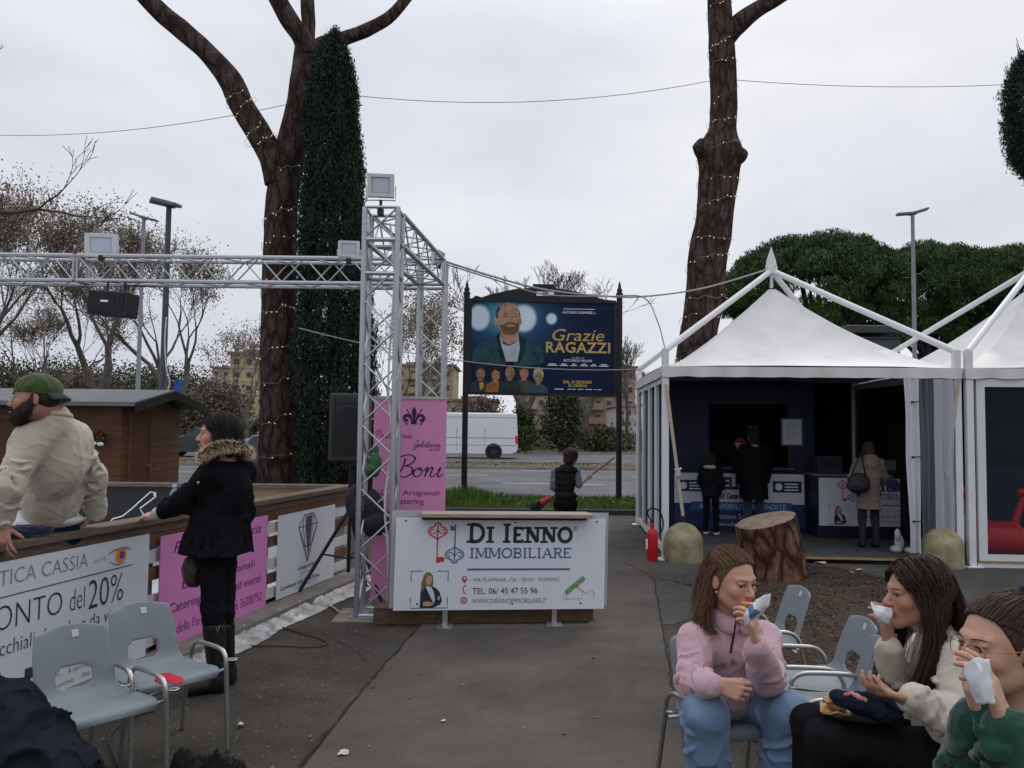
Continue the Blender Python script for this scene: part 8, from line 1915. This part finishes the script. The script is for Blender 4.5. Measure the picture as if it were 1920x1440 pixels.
# ------------------------------------------------------------------ woman in the black coat
def woman():
    t = person('smiling dark haired woman in a black fur collared coat, hand on the rink rail', (A(415, 1285, 5.07).x, 5.07, 0))
    H = Frame(A(408, 814, 5.10), (-.93, -.35, -.03), (0, 0, 1), 1.06)
    J = dict(neck=A(424, 866, 5.16), chest=A(420, 930, 5.14), pelvis=A(412, 1020, 5.12), sha=A(398, 892, 5.02), ela=A(348, 938, 5.06), wra=A(290, 966, 5.36), shb=A(446, 890, 5.30), elb=A(458, 960, 5.36), wrb=A(430, 1020, 5.32), hpa=A(400, 1030, 5.06), kna=A(399, 1145, 5.02), ana=A(410, 1262, 5.04), hpb=A(420, 1030, 5.2), knb=A(418, 1145, 5.14), anb=A(424, 1250, 5.2))
    S = SDF(); add_head(S, H, J['neck']); torso(S, J, .10); limbs(S, J); hand(S, J['wra'], V((-.80, .30, -.05)), V((.2, .3, -.9)), -1, (.35, .4, .45, .5), .95, (.6, .6, .2))
    sdf_obj('body', S, .0062, m_skin, t, paint=face_paint(H, (.70, .38, .38)))
    hm = hair_mat('hair_black', (.010, .007, .006), (.035, .022, .018)); eyes(t, H, (0, 1, 0), mat('brow_black', (.016, .012, .01)))
    b = MB(); b.tube([H(-.018, .101, -.061), H(0, .106, -.062), H(.018, .101, -.061)], .003*H.k, 5); b.build('teeth', mat('teeth', (.6, .58, .54)), t, smooth=180)
    capped(t, H, hm, .0055, grow_=.004); rs = np.random.RandomState(16)
    g = parted(H, -1, 66, 150, 9, [(.094, .005, -.06), (.096, .035, -.15), (.092, .08, -.25), (.075, .11, -.36)], .02)+parted(H, 1, 66, 150, 6, [(.092, .0, -.06), (.088, .02, -.15), (.07, .06, -.22)], .02)
    for q in range(7): x = -.07+.14*q/6; g.append([scalp(H, (x*4, -.5, .8), .005), scalp(H, (x*8, -.9, .1), .008), H(x*1.1, -.13, -.10), H(x*1.1, -.12, -.16)])
    strands('long_hair', g, 320, .0056, hm, t, rs, .012)
    bk = cloth('black_wool', (.008, .008, .010), .25, 6, .3, 120, .12); S = SDF()
    S.ell(A(420, 925, 5.14), (.17, .16, .21), None, .06); S.cap(A(416, 960, 5.14), A(402, 1060, 5.12), .165, .245, .06); S.cap(J['sha'], J['shb'], .075, .075, .06); S.chain([J['sha'], J['ela'], J['wra'].lerp(J['ela'], .36)], [.082, .070, .055], .04); S.chain([J['shb'], J['elb'], J['wrb']], [.08, .07, .06], .04); creases(S, J['sha'], J['ela'], .082, .07, 5, 41, .3, 1); creases(S, J['ela'], J['wra'], .07, .055, 4, 42, 0, .6); drapes(S, A(410, 980, 5.12), (.20, .20, .32), None, 14, 43, .009); S.cut(A(402, 1036, 5.1), (0, 0, -1))
    f1 = folds(43, .010, 12, 5); sdf_obj('coat', S, .007, bk, t, f1)
    d = (J['wra']-J['ela']).normalized(); b = MB(); b.tube([J['wra']-d*.20, J['wra']-d*.04, J['wra']+d*.005], [.046, .043, .034], 12); b.build('cuff', cloth('cream_knit', (.50, .45, .36)), t, smooth=60)
    b = MB()
    for px, py in ((299, 969), (312, 962), (372, 905)): 
        p = A(px, py, 4.9); b.ell(A(px, py, 5.235 if px < 350 else 4.95), (.011, .011, .011), nu=8, nv=6)
    b.build('buttons', mat('gold', (.6, .42, .15)), t, smooth=180)
    # fur collar
    ring = [A(px, py, Y) for px, py, Y in ((380, 856, 4.98), (392, 846, 4.94), (412, 838, 4.96), (435, 836, 5.02), (456, 841, 5.12), (468, 851, 5.24), (455, 850, 5.34), (430, 846, 5.36), (404, 850, 5.26), (388, 856, 5.12))]
    q = bez(*[tuple(p) for p in ring+[ring[0]]], n=8); P = []; rs = np.random.RandomState(5); b = MB(); fcol = []
    for i in range(9000):
        c = V(q[rs.randint(len(q))]); d = V(rs.normal(size=3)).normalized(); d = (d+V((0, 0, -.15))).normalized(); p0 = c+d*.022; l = rs.uniform(.022, .042); e = p0+(d+V(rs.normal(size=3))*.45+V((0, 0, -.3))).normalized()*l; s_ = d.cross(V(rs.normal(size=3))).normalized()*.0016
        b.add([p0-s_, p0+s_, e], [(0, 1, 2)]); kk = rs.uniform(.5, 1.4); fcol += [(kk*.85, kk*.8, kk*.74, 1)]*2+[(kk*1.5, kk*1.42, kk*1.3, 1)]
    b.build('fur_collar', mat('fur_beige', (.66, .53, .39), .8, .2, 20, attr='Col'), t, smooth=0, colors=fcol)
    S = SDF(); S.chain(q[::4]+[q[0]], [.027]*(len(q[::4])+1), .02); S.ell(A(450, 885, 5.36), (.11, .07, .10), None, .04); sdf_obj('hood', S, .01, bk, t)
    S = SDF(); lm = cloth('black_trousers', (.009, .009, .011)); S.chain([J['hpa'], J['kna'], J['ana']], [.085, .068, .05], .02); S.chain([J['hpb'], J['knb'], J['anb']], [.085, .068, .05], .02); sdf_obj('trousers', S, .008, lm, t, folds(45, .005, 20, 4))
    bm_ = mat('boot_leather', (.012, .011, .011), .45, .2, 10)
    for a_, kn, tx in ((J['ana'], J['kna'], -.15), (J['anb'], J['knb'], -.13)):
        S = SDF(); a_ = V((a_.x, a_.y, .09)); S.cap(a_.lerp(kn, .75), a_, .068, .056, .02); S.cap(a_-V((0, 0, .03)), (a_.x+tx, a_.y-.07, .04), .052, .042, .03); S.cap(a_, (a_.x+.02, a_.y+.01, .03), .05, .045, .02); S.cut((0, 0, .006), (0, 0, -1)); bo = sdf_obj('boot', S, .007, bm_, t, folds(46, .004, 24, 4))
        if a_.x == J['ana'].x:
            b = MB(); v = [on_surface(bo, px, py, .004) for px, py in ((404, 1173), (408, 1186), (412, 1173))]
            if all(v): b.tube(v, .004, 5); b.build('boot_mark', mat('gold', (.6, .42, .15)), t, smooth=0)
    return t
woman()
p = A(366, 1068, 5.16); t = thing('handbag', 'dark brown bag hanging below the black coat of the woman at the rail', 'bag', p); S = SDF(); S.ell(p, (.075, .10, .11), None, .03); S.cap(p+V((.03, 0, .08)), A(385, 1020, 5.15), .012, .012, .02); sdf_obj('pouch', S, .008, mat('brown_leather', (.06, .035, .03), .5, .2, 10), t, folds(3, .006, 30, 4))
# ------------------------------------------------------------------ sweeper
def sweeper():
    Y = 12.0; t = person('person seen from behind in a black padded vest sweeping with a broom', (A(1062, 950, Y).x, Y, 0)); gz = lambda px, z, dy=0: V((A(px, 950, Y).x, Y+dy, z))
    H = Frame(A(1071, 858, Y), (.62, .72, -.30), (.05, .1, 1), 1.04)
    J = dict(neck=A(1062, 877, Y), chest=A(1060, 902, Y), pelvis=A(1060, 940, Y), sha=A(1041, 885, Y), ela=A(1037, 913, Y+.02), wra=A(1046, 927, Y+.20), shb=A(1081, 884, Y), elb=A(1085, 909, Y-.02), wrb=A(1099, 899, Y+.08), hpa=A(1050, 945, Y), kna=gz(1050, .30), ana=gz(1048, .06), hpb=A(1070, 945, Y), knb=gz(1071, .30), anb=gz(1072, .06))
    S = SDF(); add_head(S, H, J['neck']); torso(S, J, .09); limbs(S, J); hand(S, J['wrb'], V((.8, -.2, .35)), V((-.2, .3, .8)), 1, (.9, .9, .9, .9), .9); hand(S, J['wra'], V((.5, -.5, -.3)), V((.2, .3, .8)), -1, (.9, .9, .9, .9), .9); sdf_obj('body', S, .0075, m_skin2, t)
    k = H.k; S = SDF(); S.ell(H(0, -.022, .034), (.100*k, .116*k, .104*k), H.rot, .01); S.ell(H(0, -.05, -.05), (.085*k, .06*k, .07*k), H.rot, .03); S.ell(H(0, .125, -.05), (.09*k, .066*k, .10*k), H.rot, .02, True); sdf_obj('hair', S, .008, hair_mat('hair_black', (.010, .007, .006), (.035, .022, .018)), t, lambda x, y, z: .008*np.sin(x*90+z*110)*np.sin(y*100+z*60))
    S = SDF(); S.ell(A(1060, 900, Y), (.165, .13, .22), None, .05); S.ell(A(1061, 930, Y), (.17, .135, .10), None, .05); S.cap(J['sha']+V((.02, 0, 0)), J['shb']-V((.02, 0, 0)), .07, .07, .05); S.ell(A(1062, 880, Y-.06), (.12, .08, .075), None, .04); sdf_obj('padded_vest', S, .009, cloth('black_nylon_vest', (.017, .015, .016), .2, 6), t, lambda x, y, z: .010*np.abs(np.sin(z*34))-.004)
    gs = cloth('grey_jersey', (.13, .14, .16)); 
    for s in 'ab': S = SDF(); S.chain([J['sh'+s], J['el'+s]], [.062, .055], .02); sdf_obj('sleeve', S, .009, gs, t, folds(7, .006, 30, 4))
    S = SDF(); S.cap(J['hpa'], J['hpb'], .10, .10, .04); S.chain([J['hpa'], J['kna'], J['ana']], [.095, .07, .055], .03); S.chain([J['hpb'], J['knb'], J['anb']], [.095, .07, .055], .03); sdf_obj('trousers', S, .01, cloth('black_trousers', (.009, .009, .011)), t)
    for s in 'ab': shoe(t, J['an'+s]+V((0, 0, .03)), J['an'+s]+V((.06, .14, -.02)), m_black)
    S = SDF(); hand(S, J['wrb']+V((-.02, 0, -.01)), V((.8, -.2, .35)), V((-.2, .3, .8)), 1, (.9, .9, .9, .9), 1.0); sdf_obj('glove', S, .0075, cloth('white_glove', (.55, .52, .52)), t)
    a, c, e = A(1152, 858, Y+.02), A(1101, 896, Y+.12), A(1030, 934, Y+.27); f = A(1002, 953, Y+.31)
    br = thing('broom', 'broom with wooden handle and red and black head held by the sweeper', 'broom', c); b = MB(); b.tube([a, c, e], .0145, 8); b.build('handle', mat('broom_wood', (.24, .13, .06), .6, .2, 8), br)
    b = MB(); b.tube([e, e.lerp(f, .5)], [.035, .06], 10); b.build('socket', mat('broom_red', (.5, .015, .06), .5, .1, 8), br)
    b = MB(); d = (f-e).normalized(); x, y = frame_of(d); rg = random.Random(2)
    for i in range(160):
        q = e.lerp(f, .45)+x*rg.uniform(-.05, .05)+y*rg.uniform(-.05, .05); b.tube([q, q+d*rg.uniform(.15, .22)+x*rg.uniform(-.05, .05)+y*rg.uniform(-.05, .05)], .004, 4, cap=False)
    b.build('bristles', m_black, br)
sweeper()
# ------------------------------------------------------------------ people inside the tent
def figure(label, px, Y, z0, ytop, yfoot, fwd, top, legs, hairc, coat_to, arms, hood=None, shoes=None, wide=1.0, extra=None):
    c = A(px, yfoot, Y); zt = A(px, ytop, Y).z; hgt = zt-z0; k = hgt/1.70; t = person(label, (c.x, Y, z0)); x0 = c.x
    f = V(fwd).normalized(); l = V((-f.y, f.x, 0)); P = lambda s, fw, z: V((x0, Y, z0))+l*s*k+f*fw*k+V((0, 0, z*k)); H = Frame(P(0, .02, 1.575), (f.x, f.y, -.1), (0, 0, 1), k*1.05)
    J = dict(neck=P(0, -.03, 1.40), chest=P(0, -.01, 1.22), pelvis=P(0, 0, .92)); 
    for s, q in (('a', 1), ('b', -1)):
        e, w_ = arms[0 if q == 1 else 1]; J.update({'sh'+s: P(q*.17, -.01, 1.36), 'el'+s: P(q*e[0], e[1], e[2]), 'wr'+s: P(q*w_[0], w_[1], w_[2]), 'hp'+s: P(q*.09, 0, .88), 'kn'+s: P(q*.10, .02, .48), 'an'+s: P(q*.11, -.02, .09)})
    S = SDF(); add_head(S, H, J['neck']); torso(S, J, .10*k); limbs(S, J, [q*k for q in (.040, .034, .024)], [q*k for q in (.075, .055, .038)])
    for s, q in (('a', 1), ('b', -1)): d = (J['wr'+s]-J['el'+s]).normalized(); hand(S, J['wr'+s], d, -l*q+f*.2, q, (.4, .45, .5, .5), k)
    sdf_obj('body', S, .008, m_skin2, t); kk = H.k; S = SDF(); S.ell(H(0, -.02, .034), (.090*kk, .106*kk, .094*kk), H.rot, .01); S.ell(H(0, -.06, -.06), (.08*kk, .06*kk, .09*kk), H.rot, .03); S.ell(H(0, .125, -.04), (.09*kk, .07*kk, .105*kk), H.rot, .02, True); sdf_obj('hair', S, .009, hairc, t, lambda x, y, z: .004*np.sin(x*150+y*120+4*np.sin(z*30)))
    S = SDF(); zb_ = coat_to; S.ell(P(0, 0, 1.20), (.19*k*wide, .15*k*wide, .24*k), H.rot, .05); S.cap(P(0, 0, 1.05), P(0, 0, zb_), .155*k*wide, .185*k*wide, .05); S.cap(J['sha'], J['shb'], .07*k, .07*k, .05)
    for s in 'ab': S.chain([J['sh'+s], J['el'+s], J['wr'+s]], [.075*k*wide, .066*k*wide, .05*k], .03)
    S.cut(P(0, 0, zb_), (0, 0, -1)); sdf_obj('coat', S, .010, top, t, folds(int(px), .008, 22, 4) if extra != 'quilt' else (lambda x, y, z: .010*np.abs(np.sin(z*30))-.004))
    if hood: S = SDF(); S.chain([P(.10*math.cos(a), -.02+.10*math.sin(a), 1.42-.03*math.sin(a)) for a in np.linspace(0, 6.28, 13)], [.04*k]*13, .02); S.ell(P(0, -.11, 1.36), (.12*k, .07*k, .12*k), H.rot, .04); sdf_obj('hood', S, .01, hood, t)
    S = SDF(); S.cap(J['hpa'], J['hpb'], .10*k, .10*k, .03)
    for s in 'ab': S.chain([J['hp'+s], J['kn'+s], J['an'+s]], [.09*k, .065*k, .05*k], .02)
    sdf_obj('trousers', S, .010, legs, t)
    for s in 'ab': a_ = J['an'+s]; S = SDF(); S.cap(a_-V((0, 0, .03*k)), a_+f*.14*k-V((0, 0, .05*k)), .045*k, .038*k, .02); sdf_obj('shoe', S, .009, shoes or m_black, t)
    return t, P, H, J, k
hb = hair_mat('hair_black', (.010, .007, .006), (.035, .022, .018)); dk = cloth('dark_coat', (.010, .010, .013)); djn = cloth('dark_denim', (.03, .04, .065), .2, 6)
hang = ((.24, -.02, 1.10), (.24, .06, .86))
t, P, H, J, k = figure('child in a black jacket with white trim and white trainers at the ticket booth', 1333, 11.9, .09, 848, 1005, (.55, .83, 0), cloth('child_jacket', (.012, .012, .016)), cloth('black_trousers', (.009, .009, .011)), hb, .80, (((.22, .0, 1.1), (.20, .16, .92)), ((.22, -.02, 1.1), (.22, .10, .88))), shoes=m_white)
b = MB(); b.tube([P(.11*math.cos(a), -.02+.11*math.sin(a), 1.40) for a in np.linspace(0, 6.28, 19)], .035*k, 8); b.build('white_collar', cloth('white_fleece', (.45, .42, .36)), t, smooth=180)
for s in 'ab': d = (J['wr'+s]-J['el'+s]).normalized(); b = MB(); b.tube([J['wr'+s]-d*.05, J['wr'+s]+d*.01], .055*k, 10); b.build('white_cuff', cloth('white_fleece', (.45, .42, .36)), t, smooth=180)
t, P, H, J, k = figure('tall adult in a long dark coat and jeans at the ticket booth', 1414, 12.0, .09, 803, 1003, (-.1, 1, 0), dk, djn, hb, .58, (((.24, .10, 1.12), (.10, .30, 1.12)), hang), wide=1.22)
b = MB()
for s in (-1, 1): b.tube([H(s*.035+.026*math.cos(a), -.02, .128+.012*math.sin(a)) for a in np.linspace(0, 6.28, 13)], .003, 5)
b.build('glasses', mat('silver', (.6, .6, .6)), t, smooth=180)
p = A(1389, 836, 12.2); t = person('small child in a red cap carried by the tall adult at the ticket booth', p-V((0, 0, .7))); H = Frame(p, (.2, -.4, 0), (0, 0, 1), .82); S = SDF(); add_head(S, H, H(0, -.03, -.16)); S.ell(H(0, -.02, -.34), (.11, .09, .17), None, .04); S.chain([H(-.1, -.02, -.25), H(-.15, .08, -.36)], [.035, .03]); S.chain([H(.1, -.02, -.25), H(.15, .06, -.36)], [.035, .03]); S.chain([H(.05, .0, -.46), H(.08, .1, -.66)], [.05, .04]); S.chain([H(-.05, .0, -.46), H(-.08, .1, -.66)], [.05, .04]); sdf_obj('body', S, .008, m_skin, t)
S = SDF(); S.ell(H(0, -.02, -.33), (.125, .105, .19), None, .04); S.chain([H(-.1, -.02, -.25), H(-.15, .08, -.35)], [.05, .04]); S.chain([H(.1, -.02, -.25), H(.15, .06, -.35)], [.05, .04]); S.chain([H(.05, .0, -.46), H(.08, .1, -.68)], [.062, .05]); S.chain([H(-.05, .0, -.46), H(-.08, .1, -.68)], [.062, .05]); sdf_obj('snowsuit', S, .01, dk, t)
S = SDF(); S.ell(H(0, -.012, .055), (.076, .088, .072), H.rot, .01); S.cut(H(0, 0, .028), -H.u); sdf_obj('red_cap', S, .007, cloth('red_knit', (.30, .015, .02), .15, 20), t); b = MB(); b.tube([H(.088*math.cos(a), -.012+.100*math.sin(a), .034) for a in np.linspace(0, 6.28, 21)], .012, 8); b.build('cap_band', cloth('white_fleece', (.45, .42, .36)), t, smooth=180)
bg = cloth('beige_quilt', (.21, .165, .135), .12, 6)
t, P, H, J, k = figure('woman in a beige quilted hooded coat standing at the hire counter', 1630, 10.85, .09, 828, 1026, (.05, 1, 0), bg, cloth('charcoal_leggings', (.03, .032, .036)), hair_mat('hair_auburn', (.03, .015, .01), (.07, .03, .02)), .62, (((.25, .02, 1.12), (.20, .28, 1.08)), ((.27, .05, 1.12), (.25, .26, .98))), hood=bg, extra='quilt', wide=1.05)
p = A(1610, 905, 10.62); b_ = thing('shoulder_bag', 'black shoulder bag on the back of the woman in the beige coat', 'bag', p); S = SDF(); S.ell(p, (.15, .07, .13), Matrix.Rotation(R(-12), 3, 'Y'), .03); S.ell(p+V((.0, 0, -.06)), (.15, .075, .08), None, .03); sdf_obj('pouch', S, .01, mat('bag_black', (.014, .015, .02), .5, .2, 10), b_, folds(5, .006, 30, 4)); b = MB(); b.tube(bez(tuple(p+V((-.10, 0, .08))), tuple(A(1608, 862, 10.62)), tuple(A(1616, 846, 10.78)), n=6), .012, 6); b.tube(bez(tuple(p+V((.10, 0, .08))), tuple(A(1618, 868, 10.6)), tuple(A(1617, 846, 10.78)), n=6), .012, 6); b.build('strap', mat('bag_black', (.014, .015, .02)), b_)
p = A(1672, 906, 10.6); b_ = thing('cloth_bundle', 'dark blue bundle hanging from the arm of the woman in the beige coat', 'bundle', p); S = SDF(); S.ell(p, (.09, .06, .07), None, .03); S.ell(p+V((.05, 0, -.05)), (.05, .04, .06), None, .03); sdf_obj('fabric', S, .009, cloth('navy_fabric', (.015, .018, .06)), b_, folds(6, .010, 40, 4))
# ------------------------------------------------------------------ loose things in the foreground
def heap(name, label, cat, parts, h, m, seed, amp=.030, fr=11, part='fabric'):
    t = thing(name, label, cat, parts[0][0]); S = SDF()
    for c, r in parts: S.ell(c, r, None, .05)
    f1, f2 = folds(seed, amp, fr, 5), folds(seed+1, amp*.4, fr*2.6, 4); sdf_obj(part, S, h, m, t, lambda x, y, z: f1(x, y, z)+f2(x, y, z)); return t
jk = cloth('black_jacket', (.010, .012, .017), .2, 5, .2, 90, .1, .7)
heap('jacket', 'black quilted jacket heaped on the leftmost grey chair', 'jacket', [(A(20, 1405, 2.85), (.20, .17, .13)), (A(90, 1420, 2.80), (.12, .12, .09)), (A(0, 1350, 2.95), (.13, .11, .10)), (A(30, 1315, 3.0), (.06, .05, .05)), (A(60, 1475, 2.75), (.20, .15, .12)), (A(-40, 1370, 2.9), (.18, .15, .15)), (A(128, 1450, 2.78), (.09, .10, .07))], .008, jk, 51, .028, 10)
fb = G(395, 1425, .10)
t = thing('fur_hat', 'dark furry hat lying on the asphalt before the chairs', 'hat', fb); S = SDF(); pts = [A(345, 1447, 3.35), A(390, 1449, 3.35), A(435, 1449, 3.35)]; S.chain(pts, [.05, .045, .045], .03); S.ell(A(340, 1426, 3.35), (.022, .03, .035), None, .03); S.ell(A(402, 1428, 3.35), (.02, .03, .03), None, .03)
fo = sdf_obj('fur', S, .008, mat('fur_dark', (.012, .009, .008), .9, .3, 30), t, folds(3, .012, 40, 4))
P_, Q_ = SURF[fo.name]; rs = np.random.RandomState(1); b = MB()
for i in rs.randint(0, len(P_), 5000):
    p = V(P_[i]); d = (p-V((p.x, pts[1].y, pts[1].z))).normalized(); e = p+(d+V(rs.normal(size=3))*.5).normalized()*rs.uniform(.012, .028); s_ = d.cross(V(rs.normal(size=3))).normalized()*.001; b.add([p-s_, p+s_, e], [(0, 1, 2)])
b.build('pile', mat('fur_dark', (.012, .009, .008)), t, smooth=0)
sc = [A(300, 1278, 3.78), A(318, 1266, 3.85), A(342, 1274, 3.82)]
napkin('paper_packet', 'crumpled red paper packet lying on the second grey chair', [PA((296, 1268, 3.84), (315, 1262, 3.88), (330, 1268, 3.86), (343, 1272, 3.86)), PA((290, 1276, 3.76), (310, 1272, 3.78), (328, 1277, 3.78), (342, 1280, 3.80)), PA((300, 1283, 3.70), (312, 1282, 3.70), (325, 1283, 3.71), (334, 1283, 3.73))], mat('red_paper', (.42, .008, .03), .5, .3, 30), 40, .004, 'packet')
for i, (px, py, s_) in enumerate(((645, 1412, 9), (1538, 1056, 8), (1610, 1068, 5), (1600, 1074, 5), (830, 1352, 4), (452, 1358, 6))):
    p = G(px, py, .016); k = s_*p.y/1500; b = MB(); rg = random.Random(i)
    g = [[p+V(((u-1)*k*rg.uniform(.7, 1.2), (v-1)*k*rg.uniform(.6, 1.4), rg.uniform(0, .5)*k)) for u in range(3)] for v in range(3)]
    napkin('litter', ('white torn paper scrap on the walkway in the foreground', 'white crumpled tissue lying right of the stump', 'tiny white paper scrap on the paving behind the girl in cream, upper one', 'tiny white paper scrap on the paving behind the girl in cream, lower one', 'small pale scrap in the middle of the walkway', 'pale twig scrap on the dark asphalt beside the chairs')[i], g, mat('scrap_paper', (.45, .43, .40), .85, .1, 20), i*7, .002, 'litter')
# ------------------------------------------------------------------ end
for o in list(bpy.data.meshes):
    if o.users == 0: bpy.data.meshes.remove(o)
